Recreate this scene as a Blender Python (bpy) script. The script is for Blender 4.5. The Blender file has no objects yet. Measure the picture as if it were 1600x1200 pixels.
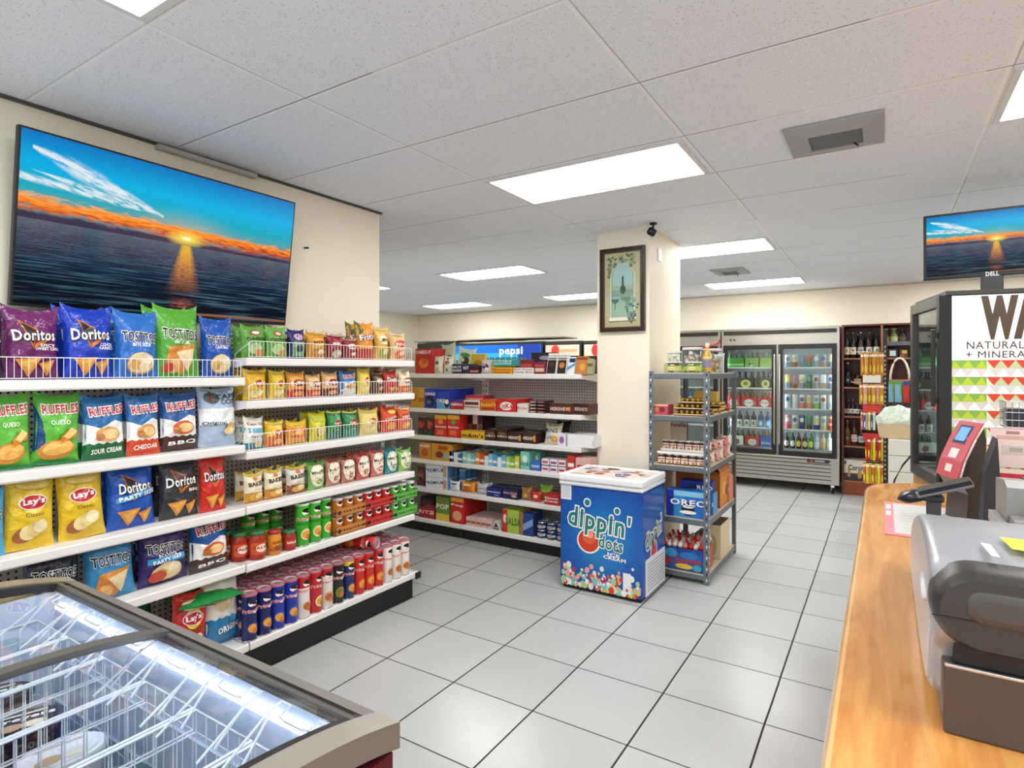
import bpy, bmesh, math, random
from mathutils import Vector, Matrix, noise
random.seed(7)
R = math.radians
SC = bpy.context.scene
COL = SC.collection

# ---------------------------------------------------------------- camera, world, exposure
EYE = 1.5537; YAW = 0.5589; FPX = 906.23
cam = bpy.data.cameras.new('camera'); cam.sensor_width = 36; cam.lens = FPX * 36 / 1600
cam.shift_x = -15 / 1600; cam.shift_y = -21.75 / 1600; cam.clip_start = 0.02
co = bpy.data.objects.new('camera', cam); COL.objects.link(co)
co.location = (0, 0, EYE); co.rotation_euler = (R(90), 0, YAW); SC.camera = co
SC.view_settings.view_transform = 'Standard'; SC.view_settings.look = 'None'
SC.view_settings.gamma = 1; SC.view_settings.use_curve_mapping = False
SC.view_settings.exposure = 0.35
W = bpy.data.worlds.new('daylight'); SC.world = W; W.use_nodes = True
W.node_tree.nodes['Background'].inputs[0].default_value = (0.86, 0.93, 1.0, 1)
W.node_tree.nodes['Background'].inputs[1].default_value = 1.25   # daylight through the shop front behind the camera
LAMP = 13.0                                                       # strength of the ceiling panels
SC.cycles.max_bounces = 8; SC.cycles.diffuse_bounces = 4; SC.cycles.transparent_max_bounces = 16
SC.cycles.sample_clamp_indirect = 6

CEIL = 2.68
# the photograph's perspective, measured once: turns a pixel and a known plane into a place in the shop
_c, _s = math.cos(-YAW), math.sin(-YAW)
def ray(x, y):
    u = (x - 815.) / FPX; w = -(y - 578.25) / FPX
    return u * _c + _s, -u * _s + _c, w
def onx(x, y, X):
    a, b, c = ray(x, y); t = X / a; return b * t, EYE + c * t          # -> Y, Z
def ony(x, y, Y):
    a, b, c = ray(x, y); t = Y / b; return a * t, EYE + c * t          # -> X, Z
def onz(x, y, Z):
    a, b, c = ray(x, y); t = (Z - EYE) / c; return a * t, b * t        # -> X, Y

# ---------------------------------------------------------------- materials
_M = {}
def lin(h):
    h = h.lstrip('#'); o = []
    for i in (0, 2, 4):
        v = int(h[i:i + 2], 16) / 255
        o.append(v / 12.92 if v <= .04045 else ((v + .055) / 1.055) ** 2.4)
    return (*o, 1)
def M(h, r=.45, m=0., bump=0., bs=40., emit=0., noise_mix=0., coat=0.):
    k = (h, r, m, bump, bs, emit, noise_mix, coat)
    if k in _M: return _M[k]
    a = bpy.data.materials.new('surface_' + h.lstrip('#')); a.use_nodes = True
    nt = a.node_tree; b = nt.nodes['Principled BSDF']
    b.inputs['Base Color'].default_value = lin(h); b.inputs['Roughness'].default_value = r; b.inputs['Metallic'].default_value = m
    if coat: b.inputs['Coat Weight'].default_value = coat; b.inputs['Coat Roughness'].default_value = .08
    if emit:
        b.inputs['Emission Color'].default_value = lin(h); b.inputs['Emission Strength'].default_value = emit
    if bump or noise_mix:
        tc = nt.nodes.new('ShaderNodeTexCoord'); n = nt.nodes.new('ShaderNodeTexNoise')
        n.inputs['Scale'].default_value = bs; n.inputs['Detail'].default_value = 3
        nt.links.new(tc.outputs['Object'], n.inputs['Vector'])
        if bump:
            bp = nt.nodes.new('ShaderNodeBump'); bp.inputs['Strength'].default_value = bump; bp.inputs['Distance'].default_value = .015
            nt.links.new(n.outputs['Fac'], bp.inputs['Height']); nt.links.new(bp.outputs['Normal'], b.inputs['Normal'])
        if noise_mix:
            mx = nt.nodes.new('ShaderNodeMix'); mx.data_type = 'RGBA'
            c = lin(h); mx.inputs[6].default_value = tuple(v * (1 - noise_mix) for v in c[:3]) + (1,)
            mx.inputs[7].default_value = tuple(min(1, v * (1 + noise_mix)) for v in c[:3]) + (1,)
            nt.links.new(n.outputs['Fac'], mx.inputs[0]); nt.links.new(mx.outputs[2], b.inputs['Base Color'])
    _M[k] = a
    return a
def film(h): return M(h, .24, 0, .8, 30)
def card(h): return M(h, .5)
def glossy(h): return M(h, .22)
STEEL = M('#b9b4ab', .32, .85, .03, 60)
SHELF = M('#efece7', .4)
CHROME = M('#d8dadd', .18, .9)
WIRE = M('#f2f2f2', .35)
BLACK = M('#080808', .45)
def glass(name, tint='#ffffff', rough=.02, refl=.9):
    if name in _M: return _M[name]
    a = bpy.data.materials.new(name); a.use_nodes = True; nt = a.node_tree; nt.nodes.clear()
    o = nt.nodes.new('ShaderNodeOutputMaterial'); mx = nt.nodes.new('ShaderNodeMixShader')
    t = nt.nodes.new('ShaderNodeBsdfTransparent'); g = nt.nodes.new('ShaderNodeBsdfGlossy'); f = nt.nodes.new('ShaderNodeLayerWeight'); pw = nt.nodes.new('ShaderNodeMath'); pw.operation = 'POWER'; pw.inputs[1].default_value = 4.5; ma = nt.nodes.new('ShaderNodeMath'); ma.operation = 'MULTIPLY_ADD'; ma.inputs[1].default_value = .9; ma.inputs[2].default_value = .045
    t.inputs[0].default_value = lin(tint); g.inputs['Roughness'].default_value = rough; f.inputs[0].default_value = .5; nt.links.new(f.outputs['Facing'], pw.inputs[0]); nt.links.new(pw.outputs[0], ma.inputs[0])
    g.inputs[0].default_value = (refl, refl, refl, 1)
    nt.links.new(ma.outputs[0], mx.inputs[0]); nt.links.new(t.outputs[0], mx.inputs[1]); nt.links.new(g.outputs[0], mx.inputs[2])
    nt.links.new(mx.outputs[0], o.inputs[0]); _M[name] = a
    return a
def nodes(name):
    a = bpy.data.materials.new(name); a.use_nodes = True
    return a, a.node_tree, a.node_tree.nodes['Principled BSDF']
class NT:
    """small helper that writes node maths as calls"""
    def __init__(s, nt): s.nt = nt
    def put(s, sock, v):
        if hasattr(v, 'is_output'): s.nt.links.new(v, sock)
        else: sock.default_value = v
    def m(s, op, *a, clamp=False):
        n = s.nt.nodes.new('ShaderNodeMath'); n.operation = op; n.use_clamp = clamp
        for i, v in enumerate(a): s.put(n.inputs[i], v)
        return n.outputs[0]
    def mix(s, f, a, b, blend='MIX'):
        n = s.nt.nodes.new('ShaderNodeMix'); n.data_type = 'RGBA'; n.blend_type = blend
        s.put(n.inputs[0], f); s.put(n.inputs[6], a); s.put(n.inputs[7], b); return n.outputs[2]
    def xyz(s, kind='Object'):
        t = s.nt.nodes.new('ShaderNodeTexCoord'); p = s.nt.nodes.new('ShaderNodeSeparateXYZ')
        s.nt.links.new(t.outputs[kind], p.inputs[0]); return t.outputs[kind], p.outputs[0], p.outputs[1], p.outputs[2]
    def noise(s, vec, scale, detail=3, rough=.5, dist=0):
        n = s.nt.nodes.new('ShaderNodeTexNoise'); s.nt.links.new(vec, n.inputs['Vector'])
        n.inputs['Scale'].default_value = scale; n.inputs['Detail'].default_value = detail
        n.inputs['Roughness'].default_value = rough; n.inputs['Distortion'].default_value = dist
        return n.outputs['Fac']
    def vec(s, x, y, z):
        n = s.nt.nodes.new('ShaderNodeCombineXYZ')
        for i, v in enumerate((x, y, z)): s.put(n.inputs[i], v)
        return n.outputs[0]
    def ramp(s, f, stops, interp='LINEAR'):
        n = s.nt.nodes.new('ShaderNodeValToRGB'); s.nt.links.new(f, n.inputs[0]); r = n.color_ramp; r.interpolation = interp
        while len(r.elements) > 1: r.elements.remove(r.elements[-1])
        r.elements[0].position = stops[0][0]; r.elements[0].color = stops[0][1]
        for p, c in stops[1:]: r.elements.new(p).color = c
        return n.outputs[0]
    def bump(s, h, st, dist, bsdf):
        n = s.nt.nodes.new('ShaderNodeBump'); n.inputs['Strength'].default_value = st; n.inputs['Distance'].default_value = dist
        s.nt.links.new(h, n.inputs['Height']); s.nt.links.new(n.outputs[0], bsdf.inputs['Normal'])
    def line(s, c, org, step, half):
        """1 on grid lines, 0 between"""
        a = s.m('DIVIDE', s.m('SUBTRACT', c, org), step); f = s.m('ABSOLUTE', s.m('SUBTRACT', s.m('FRACT', s.m('ADD', a, .5)), .5))
        return s.m('LESS_THAN', f, half / step)

# ---------------------------------------------------------------- mesh builder
class MB:
    def __init__(s): s.v = []; s.f = []; s.fm = []; s.mats = []; s.sm = []
    def mi(s, m):
        if m not in s.mats: s.mats.append(m)
        return s.mats.index(m)
    def add(s, vs, fs, m, smooth=False):
        o = len(s.v); s.v += [tuple(v) for v in vs]; i = s.mi(m)
        for f in fs: s.f.append([o + k for k in f]); s.fm.append(i); s.sm.append(smooth)
        return s
    def box(s, x0, y0, z0, x1, y1, z1, m, bev=0.):
        if bev:
            b = bmesh.new(); bmesh.ops.create_cube(b, size=1)
            for v in b.verts: v.co = ((x0 + x1) / 2 + v.co.x * (x1 - x0), (y0 + y1) / 2 + v.co.y * (y1 - y0), (z0 + z1) / 2 + v.co.z * (z1 - z0))
            bmesh.ops.bevel(b, geom=b.edges[:] , offset=bev, segments=2, affect='EDGES', profile=.5)
            s.bm(b, m, False); return s
        vs = [(x, y, z) for z in (z0, z1) for y in (y0, y1) for x in (x0, x1)]
        return s.add(vs, [(0, 2, 3, 1), (4, 5, 7, 6), (0, 1, 5, 4), (2, 6, 7, 3), (0, 4, 6, 2), (1, 3, 7, 5)], m)
    def bm(s, b, m, smooth=False):
        b.verts.index_update(); s.add([v.co[:] for v in b.verts], [[v.index for v in f.verts] for f in b.faces], m, smooth); b.free(); return s
    def lathe(s, prof, m, n=16, c=(0, 0, 0), cap=True, smooth=True, sx=1., sy=1.):
        vs = []
        for r, z in prof:
            for i in range(n):
                a = 2 * math.pi * i / n; vs.append((c[0] + sx * r * math.cos(a), c[1] + sy * r * math.sin(a), c[2] + z))
        fs = [(j * n + i, j * n + (i + 1) % n, (j + 1) * n + (i + 1) % n, (j + 1) * n + i) for j in range(len(prof) - 1) for i in range(n)]
        s.add(vs, fs, m, smooth)
        if cap:
            k = (len(prof) - 1) * n
            s.add(vs[:n], [tuple(range(n - 1, -1, -1))], m); s.add(vs[k:k + n], [tuple(range(n))], m)
        return s
    def wire(s, pts, r, m, n=4, closed=False):
        P = [Vector(p) for p in pts]; N = len(P); vs = []; idx = range(N)
        for i in idx:
            a = P[(i - 1) % N] if (i or closed) else P[i]; b = P[(i + 1) % N] if (i < N - 1 or closed) else P[i]
            d = (b - a).normalized() if (b - a).length > 1e-9 else Vector((0, 0, 1))
            u = d.orthogonal().normalized() if abs(d.z) > .9 else d.cross(Vector((0, 0, 1))).normalized(); w = d.cross(u)
            for k in range(n):
                t = 2 * math.pi * (k + .5) / n; vs.append(P[i] + u * (r * math.cos(t)) + w * (r * math.sin(t)))
        L = N if closed else N - 1
        fs = [(i * n + k, i * n + (k + 1) % n, ((i + 1) % N) * n + (k + 1) % n, ((i + 1) % N) * n + k) for i in range(L) for k in range(n)]
        if not closed: fs += [tuple(range(n - 1, -1, -1)), tuple((N - 1) * n + k for k in range(n))]
        return s.add(vs, fs, m, n > 5)
    def prism(s, poly, a0, a1, m, axis='x', smooth=False):
        """poly of (p,q) extruded along an axis; x: (y,z)  y: (x,z)  z: (x,y)"""
        f = {'x': lambda a, p: (a, p[0], p[1]), 'y': lambda a, p: (p[0], a, p[1]), 'z': lambda a, p: (p[0], p[1], a)}[axis]
        n = len(poly); vs = [f(a0, p) for p in poly] + [f(a1, p) for p in poly]
        s.add(vs, [(i, (i + 1) % n, n + (i + 1) % n, n + i) for i in range(n)], m, smooth)
        return s.add(vs, [tuple(range(n - 1, -1, -1)), tuple(range(n, 2 * n))], m)
    def xf(s, mat, start=0):
        s.v[start:] = [tuple(mat @ Vector(v)) for v in s.v[start:]]; return s
    def build(s, name, parent=None, **tags):
        me = bpy.data.meshes.new(name); me.from_pydata(s.v, [], s.f)
        for m in s.mats: me.materials.append(m)
        me.polygons.foreach_set('material_index', s.fm); me.polygons.foreach_set('use_smooth', s.sm)
        me.validate(); me.update()
        b = bmesh.new(); b.from_mesh(me); bmesh.ops.recalc_face_normals(b, faces=b.faces[:]); b.to_mesh(me); b.free()
        o = bpy.data.objects.new(name, me); COL.objects.link(o)
        if parent: o.parent = parent
        for k, v in tags.items():
            if v: o[k] = v
        return o
def thing(name, label, category, loc=(0, 0, 0), rz=0., group=None):
    o = bpy.data.objects.new(name, None); COL.objects.link(o); o.location = loc; o.rotation_euler.z = rz; o.empty_display_size = .1
    o['label'] = label; o['category'] = category
    if group: o['group'] = group
    return o
def settag(o, label, category, group=None, kind=None):
    o['label'] = label; o['category'] = category
    if group: o['group'] = group
    if kind: o['kind'] = kind
    return o
def copy_tree(o, parent=None):
    c = o.copy(); COL.objects.link(c)
    if parent: c.parent = parent
    for ch in o.children: copy_tree(ch, c)
    return c
def dup(o, loc, rz=None, label=None, group=None, rot=None):
    c = copy_tree(o); c.location = loc
    if rz is not None: c.rotation_euler = (0, 0, rz)
    if rot is not None: c.rotation_euler = rot
    if label: c['label'] = label
    if group: c['group'] = group
    elif 'group' in c: del c['group']
    return c

# ---------------------------------------------------------------- printing on surfaces
_T = {}
def text2d(t, bold, shear=0):
    k = (t, bold, shear)
    if k not in _T:
        cu = bpy.data.curves.new('lettering', 'FONT'); cu.body = t; cu.offset = bold; cu.resolution_u = 2; cu.shear = shear; cu.space_character = 1.1
        o = bpy.data.objects.new('lettering', cu); COL.objects.link(o)
        bpy.context.view_layer.update()
        me = bpy.data.meshes.new_from_object(o.evaluated_get(bpy.context.evaluated_depsgraph_get()))
        vs = [(v.co.x, v.co.y) for v in me.vertices]; fs = [tuple(p.vertices) for p in me.polygons]
        bpy.data.objects.remove(o); bpy.data.curves.remove(cu); bpy.data.meshes.remove(me)
        if not vs: vs = [(0, 0), (1, 0), (1, 1)]; fs = [(0, 1, 2)]
        base = text2d(t, 0, shear)[2] if bold else None
        xs = [v[0] for v in vs]; ys = [v[1] for v in vs]
        bb = base or (min(xs), max(xs), min(ys), max(ys))
        _T[k] = (vs, fs, bb)
    return _T[k]
def draw(mb, art, S, W2, H, g=None, step=.0007, mk=card):
    """art in units x in -1..1 of half width, z in 0..1 of height; S(x,z,off) gives the surface point"""
    for li, a in enumerate(art):
        off = step * (li + 1.5); k = a[0]
        if k == 't':                                        # 't', text, cx, cz, w, h, colour, angle, bold, shear
            _, t, cx, cz, w, h, col = a[:7]; w = w if t == 'Pringles' else min(w, .8 if mk is film else .9); an = R(a[7]) if len(a) > 7 else 0
            vs, fs, bb = text2d(t, a[8] if len(a) > 8 else .02, a[9] if len(a) > 9 else 0)
            sx = w * W2 * 2 / max(1e-6, bb[1] - bb[0]); sz = h * H / max(1e-6, bb[3] - bb[2])
            mx, mz = (bb[0] + bb[1]) / 2, (bb[2] + bb[3]) / 2; ca, sa = math.cos(an), math.sin(an)
            pts = []
            for x, z in vs:
                x = (x - mx) * sx; z = (z - mz) * sz; pts.append((cx * W2 + x * ca - z * sa, cz * H + x * sa + z * ca))
        else:
            if k == 'r': _, x0, z0, x1, z1, col = a; pts = [(x0, z0), (x1, z0), (x1, z1), (x0, z1)]
            elif k == 'e':
                _, cx, cz, rx, rz, col = a[:6]; an = R(a[6]) if len(a) > 6 else 0; asp = H / W2
                pts = []
                for i in range(20):
                    th = math.pi * 2 * i / 20; x = rx * math.cos(th); z = rz * asp * math.sin(th)
                    pts.append((cx + x * math.cos(an) - z * math.sin(an), cz + (x * math.sin(an) + z * math.cos(an)) / asp))
            else: _, pts, col = a
            pts = [(x * W2, z * H) for x, z in pts]; fs = [tuple(range(len(pts)))]
        m = col if not isinstance(col, str) else mk(col)
        if g:
            b = bmesh.new(); bv = [b.verts.new((x, 0, z)) for x, z in pts]
            for f in fs:
                try: b.faces.new([bv[i] for i in f])
                except Exception: pass
            xs = [p[0] for p in pts]; zs = [p[1] for p in pts]
            for lo, hi, ax in ((min(xs), max(xs), 0), (min(zs), max(zs), 2)):
                q = math.floor(lo / g + 1) * g
                while q < hi:
                    bmesh.ops.bisect_plane(b, geom=b.verts[:] + b.edges[:] + b.faces[:], dist=1e-6,
                                           plane_co=(q, 0, 0) if ax == 0 else (0, 0, q), plane_no=(1, 0, 0) if ax == 0 else (0, 0, 1))
                    q += g
            for v in b.verts: v.co = S(v.co.x, v.co.z, off)
            mb.bm(b, m)
        else: mb.add([S(x, z, off) for x, z in pts], fs, m)
def flatS(y): return lambda x, z, o: (x, y - o, z)
def cylS(r, z0=0): return lambda x, z, o: ((r + o) * math.sin(x / r), -(r + o) * math.cos(x / r), z0 + z)

# ---------------------------------------------------------------- crisp bag: a pillow of film with flat crimped seals
def bag_mesh(w, h, d, base, art, seed=0, nx=12, nz=14, back=None, crimp=None, fine=True):
    sd = Vector((seed * 3.7, seed * 1.3, 0)); amp = min(.011, w * .052)
    def S(x, z, o=0., side=-1):
        u = max(-1, min(1, x / (w / 2))); v = max(0, min(1, z / h))
        vv = max(0, min(1, (v - .035) / .93))
        t = d / 2 * max(0, 1 - abs(u) ** 2.6) ** .62 * math.sin(math.pi * vv) ** .5
        n = noise.noise(Vector((x / w * 5, z / h * 6, 0)) + sd) + .35 * noise.noise(Vector((x / w * 9, z / h * 9, 3)) + sd)
        edge = (1 - abs(u) ** 4)
        xx = x * (1 - .10 * math.sin(math.pi * v) ** .8)
        t += amp * n * edge * (.4 + math.sin(math.pi * v))
        top = .012 * w / .2 * (abs(u) ** 3) * v ** 6 * 2.2
        return (xx, side * (t + o) + .01 * noise.noise(Vector((u * 1.5, v * 2, 7)) + sd) * v, z + top)
    mb = MB(); mf = film(base); mbk = film(back or base)
    for side in (-1, 1):
        vs = []; 
        for j in range(nz + 1):
            for i in range(nx + 1): vs.append(S((i / nx * 2 - 1) * w / 2, j / nz * h, 0, side))
        fs = [(j * (nx + 1) + i, j * (nx + 1) + i + 1, (j + 1) * (nx + 1) + i + 1, (j + 1) * (nx + 1) + i) for j in range(nz) for i in range(nx)]
        mb.add(vs, fs, mf if side < 0 else mbk, True)
    draw(mb, art, S, w / 2, h, g=(w / 16 if fine else w / 6), step=.0013, mk=film)
    return mb
WH = '#f6f4ef'; BK = '#141414'; CHIP = '#e0953a'; CHIPD = '#c06a1c'; CREAM = '#e9d5a5'
def a_dor(c2='#1f2430', chip=CHIP, txt=('Doritos', .86), extra=()):
    return [('p', [(-.55, .84), (-.1, .42), (.15, .72)], '#c8702a'), ('p', [(-.47, .81), (-.1, .48), (.1, .70)], c2),
            ('p', [(-.1, .42), (.8, .62), (.72, .66), (-.02, .5)], '#d67b2e'),
            ('t', txt[0], .03, .62, txt[1], .15, BK, 2, .06), ('t', txt[0], 0, .625, txt[1], .15, WH, 2, .025),
            ('p', [(-.75, .28), (.2, .3), (-.2, .03)], chip), ('p', [(-.55, .25), (.05, .27), (-.2, .09)], '#f0b250'),
            ('p', [(.1, .22), (.75, .28), (.45, .04)], chip), ('p', [(.25, .2), (.62, .24), (.45, .1)], '#f0b250')] + list(extra)
def a_tos(sub=None, chip=CREAM, band=None, tri=False):
    a = [('t', 'TOSTITOS', 0, .62, .9, .14, WH, -3, .075), ('t', 'TOSTITOS', 0, .62, .88, .14, BK, -3, .02)]
    if sub: a.append(('t', sub, 0, .505, .4, .05, '#ffffff', 0, .02))
    if band: a += [('r', -.8, .38, .8, .48, band), ('t', 'PARTY SIZE', 0, .43, .6, .06, WH, 6, .03)]
    if tri: a += [('p', [(-.6, .44), (.72, .48), (.1, .03), (-.7, .2)], '#d98a3a'), ('p', [(-.3, .36), (.6, .42), (.3, .08)], CREAM), ('e', -.35, .16, .3, .1, '#e7b269')]
    else: a += [('e', 0, .22, .66, .17, '#b98a4a'), ('e', 0, .23, .62, .155, chip), ('e', -.28, .2, .25, .08, '#d9a757'), ('e', .25, .28, .28, .08, '#f4e6c4'), ('e', .1, .17, .22, .07, '#efd9a6')]
    return a
def a_ruf(mid=WH, bot='#1c6a3a', sub='SOUR CREAM', chip='#d9a45a', top=.66, tx=.78):
    wav = [(-1, .24)] + [(-1 + i * .2, .27 if i % 2 else .24) for i in range(1, 10)] + [(1, .24), (1, 0), (-1, 0)]
    return [('p', [(-1, .24), (1, .24), (1, .56), (.4, .62), (-.3, .5), (-1, .58)], mid), ('p', wav, bot),
            ('e', .05, .4, .6, .12, chip), ('e', .15, .4, .42, .08, '#f0c98a'), ('e', -.35, .36, .22, .06, '#b9743a'),
            ('t', 'RUFFLES', .02, tx, .84, .13, WH, 5, .09), ('t', 'RUFFLES', .02, tx, .82, .12, '#c2272f', 5, .03), ('t', sub, 0, .14, .7, .075, WH, 3, .03)]
def a_que():
    return [('p', [(-1, .2), (-.55, .3), (-.75, .62), (-1, .85)], '#17427a'), ('t', 'RUFFLES', .05, .8, .9, .13, WH, 3, .09), ('t', 'RUFFLES', .05, .8, .88, .12, '#c2272f', 3, .03),
            ('t', 'QUESO', 0, .6, .42, .07, '#eef6d8', 0, .03), ('e', -.1, .22, .78, .14, '#c9852c', 12), ('e', -.05, .24, .66, .1, '#eeb45a', 12),
            ('p', [(.05, .3), (.75, .4), (.8, .48), (.5, .53), (0, .4)], '#e58a28'), ('p', [(.1, .4), (.5, .53), (.8, .48), (.4, .36)], '#f6d184'), ('r', -1, 0, 1, .05, '#1e7a45')]
def a_lay(sub='Classic', sunny=True, base=None, txt="Lay's"):
    return [('e', 0, .62, .5, .16, '#f4d24a'), ('e', -.02, .62, .62, .1, WH), ('e', -.02, .62, .57, .088, '#c21f2c'), ('t', txt, 0, .625, .46, .1, WH, 3, .045),
            ('t', sub, .05, .46, .4, .05, '#6a4a10', 0, .01), ('e', -.38, .2, .42, .1, '#a5623a', 15), ('e', -.2, .23, .34, .1, '#f0dca0', 20), ('e', .05, .27, .34, .1, '#e8cd84', 20),
            ('e', .3, .3, .3, .09, '#f6e7b8', 20), ('e', 0, .85, .7, .06, '#e6c96a')]
def a_small(lab, tx, c1, c2, tcol=WH, y=.62):
    return [('e', 0, y, .68, .14, c1), ('t', tx, 0, y, .56, .1, tcol, 4, .04), ('e', 0, .22, .66, .16, c2), ('e', .15, .26, .4, .09, lab), ('r', -1, .93, 1, .97, lab)]

# ================================================================ the room
def mat_ceiling():
    a, nt, b = nodes('ceiling_tiles'); N = NT(nt); v, x, y, z = N.xyz()
    lx = N.line(x, -2.0426, 1.2192, .009); ly = N.line(y, 1.5704, .6096, .007)
    bar = N.m('MAXIMUM', lx, ly)
    gx = N.line(x, -2.0426 + .0105, 1.2192, .0026); gy = N.line(y, 1.5704 - .009, .6096, .003)
    br = N.m('GREATER_THAN', N.noise(v, .9, 2), .47)
    gap = N.m('MULTIPLY', N.m('MAXIMUM', N.m('MULTIPLY', gx, .45), N.m('MULTIPLY', gy, .8)), N.m('ADD', N.m('MULTIPLY', br, .7), .3))
    vo = nt.nodes.new('ShaderNodeTexVoronoi'); vo.inputs['Scale'].default_value = 95; nt.links.new(v, vo.inputs['Vector'])
    sel = N.m('GREATER_THAN', N.noise(v, 60, 2), .5)
    dots = N.m('MULTIPLY', N.m('LESS_THAN', vo.outputs['Distance'], .26), sel)
    big = N.noise(v, .8, 2)
    base = N.mix(big, lin('#e8ecf6'), lin('#eff3fb'))
    fine = N.noise(v, 220, 2); base = N.mix(N.m('MULTIPLY', fine, .35), base, lin('#d8dce4'))
    c = N.mix(N.m('MULTIPLY', dots, .5), base, lin('#8f9096'))
    c = N.mix(bar, c, lin('#f0f2f6')); c = N.mix(gap, c, lin('#2c2c2e'))
    nt.links.new(c, b.inputs['Base Color']); b.inputs['Roughness'].default_value = .9
    N.bump(N.m('SUBTRACT', bar, N.m('MULTIPLY', dots, .4)), .25, .004, b)
    return a
def mat_floor():
    a, nt, b = nodes('floor_tiles'); N = NT(nt); v, x, y, z = N.xyz()
    wob = N.m('MULTIPLY', N.m('SUBTRACT', N.noise(v, 3, 1), .5), .004)
    xw = N.m('ADD', x, wob); yw = N.m('ADD', y, wob)
    g = N.m('MAXIMUM', N.line(xw, -2.7312, .4572, .0042), N.m('MULTIPLY', N.line(yw, 2.2679, .4572, .0036), .9))
    ix = N.m('FLOOR', N.m('DIVIDE', N.m('SUBTRACT', x, -2.7312), .4572)); iy = N.m('FLOOR', N.m('DIVIDE', N.m('SUBTRACT', y, 2.2679), .4572))
    wn = nt.nodes.new('ShaderNodeTexWhiteNoise'); wn.noise_dimensions = '2D'
    nt.links.new(N.vec(ix, iy, 0), wn.inputs['Vector'])
    t = N.mix(wn.outputs['Value'], lin('#bcbebb'), lin('#c6c8c5'))
    n2 = N.noise(v, 3.2, 5, .6); t = N.mix(N.m('MULTIPLY', n2, .45), t, lin('#b2b4b3'))
    t = N.mix(N.m('MULTIPLY', N.noise(v, 60, 3), .25), t, lin('#a6a8a7'))
    c = N.mix(g, t, lin('#121212'))
    nt.links.new(c, b.inputs['Base Color'])
    nt.links.new(N.m('ADD', .24, N.m('MULTIPLY', g, .5)), b.inputs['Roughness'])
    sv = nt.nodes.new('ShaderNodeVectorMath'); sv.operation = 'ADD'; nt.links.new(v, sv.inputs[0]); nt.links.new(N.vec(N.m('MULTIPLY', ix, 7.3), N.m('MULTIPLY', iy, 3.1), 0), sv.inputs[1])
    h = N.m('SUBTRACT', N.noise(sv.outputs[0], 11, 4, .55, 1.2), N.m('MULTIPLY', g, .9))
    N.bump(h, .2, .004, b)
    return a
def mat_wall():
    a, nt, b = nodes('wall_paint'); N = NT(nt); v, x, y, z = N.xyz()
    c = N.mix(N.noise(v, 1.3, 3), lin('#efe6d0'), lin('#f3ebd8')); nt.links.new(c, b.inputs['Base Color']); b.inputs['Roughness'].default_value = .6
    N.bump(N.noise(v, 45, 3), .12, .003, b); return a
def mat_peg(name, ax):
    a, nt, b = nodes(name); N = NT(nt); v, x, y, z = N.xyz(); q = x if ax == 'x' else y
    st = .0254
    fx = N.m('SUBTRACT', N.m('FRACT', N.m('DIVIDE', q, st)), .5); fz = N.m('SUBTRACT', N.m('FRACT', N.m('DIVIDE', z, st)), .5)
    d = N.m('ADD', N.m('MULTIPLY', fx, fx), N.m('MULTIPLY', fz, fz)); h = N.m('LESS_THAN', d, .042)
    nt.links.new(N.mix(h, lin('#b9b2a8'), lin('#141312')), b.inputs['Base Color']); b.inputs['Roughness'].default_value = .55
    return a
WALL = mat_wall()
def struct(name, mb): o = mb.build(name); o['kind'] = 'structure'; return o
struct('floor', MB().box(-8.3, -3, -.1, 3.6, 9.15, 0, mat_floor()))
struct('ceiling', MB().box(-8.3, -3, CEIL, 3.6, 9.15, CEIL + .1, mat_ceiling()))
struct('wall_back', MB().box(-8.3, 9.0, 0, 3.6, 9.15, CEIL, WALL))
struct('wall_left', MB().box(-8.3, 2.98, 0, -8.15, 9.0, CEIL, WALL))
struct('wall_right', MB().box(3.5, -3, 0, 3.6, 9.0, CEIL, WALL))
struct('wall_beside_aisle', MB().box(-8.15, -3, 0, -3.065, 2.98, CEIL, WALL))
struct('wall_column', MB().box(-2.0, 4.37, 0, -1.555, 5.17, CEIL, WALL))
# metal angle trims where the suspended ceiling meets the walls
TR = M('#8a8a8c', .5, .2)
struct('trim_1', MB().box(-3.065, -3, CEIL - .012, -3.045, 2.99, CEIL - .001, M('#4c4a48', .6)))
struct('trim_2', MB().box(-3.062, 1.47, CEIL - .035, -3.02, 2.0, CEIL - .013, M('#b9b7b3', .5, .3)))
struct('trim_3', MB().box(-8.15, 8.98, CEIL - .02, 3.5, 8.999, CEIL - .001, M('#c9c7c2', .6)))

# ceiling light panels, every second tile
LIT = M('#ffffff', .6, emit=LAMP); FRM = M('#dcdcdc', .5)
panels = [(i, j) for i in (-4, -2, 0, 2) for j in (-6, -2, 2, 6, 10)]
first = None
names = {(0, -2): 'ceiling light panel cut by the top left picture edge above the television', (0, 2): 'large ceiling light panel in front of the column camera',
         (0, 6): 'ceiling light panel just behind the column', (0, 10): 'farthest ceiling light panel to the right of the column, nearest the steel refrigerator',
         (-2, 6): 'ceiling light panel above the middle of the candy racks', (-2, 10): 'ceiling light panel half hidden by the left side of the column',
         (-4, 10): 'small distant ceiling light panel over the left back corner', (2, 2): 'ceiling light panel at the right edge above the monitor'}
def light_panel():
    r = thing('ceiling_light', '', 'ceiling light')
    MB().box(.02, .02, -.008, 1.199, .045, -.001, FRM).box(.02, .565, -.008, 1.199, .59, -.001, FRM).box(.02, .045, -.008, .045, .565, -.001, FRM).box(1.174, .045, -.008, 1.199, .565, -.001, FRM).build('frame', r)
    MB().box(.045, .045, -.006, 1.174, .565, -.002, LIT).build('diffuser', r)
    return r
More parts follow.
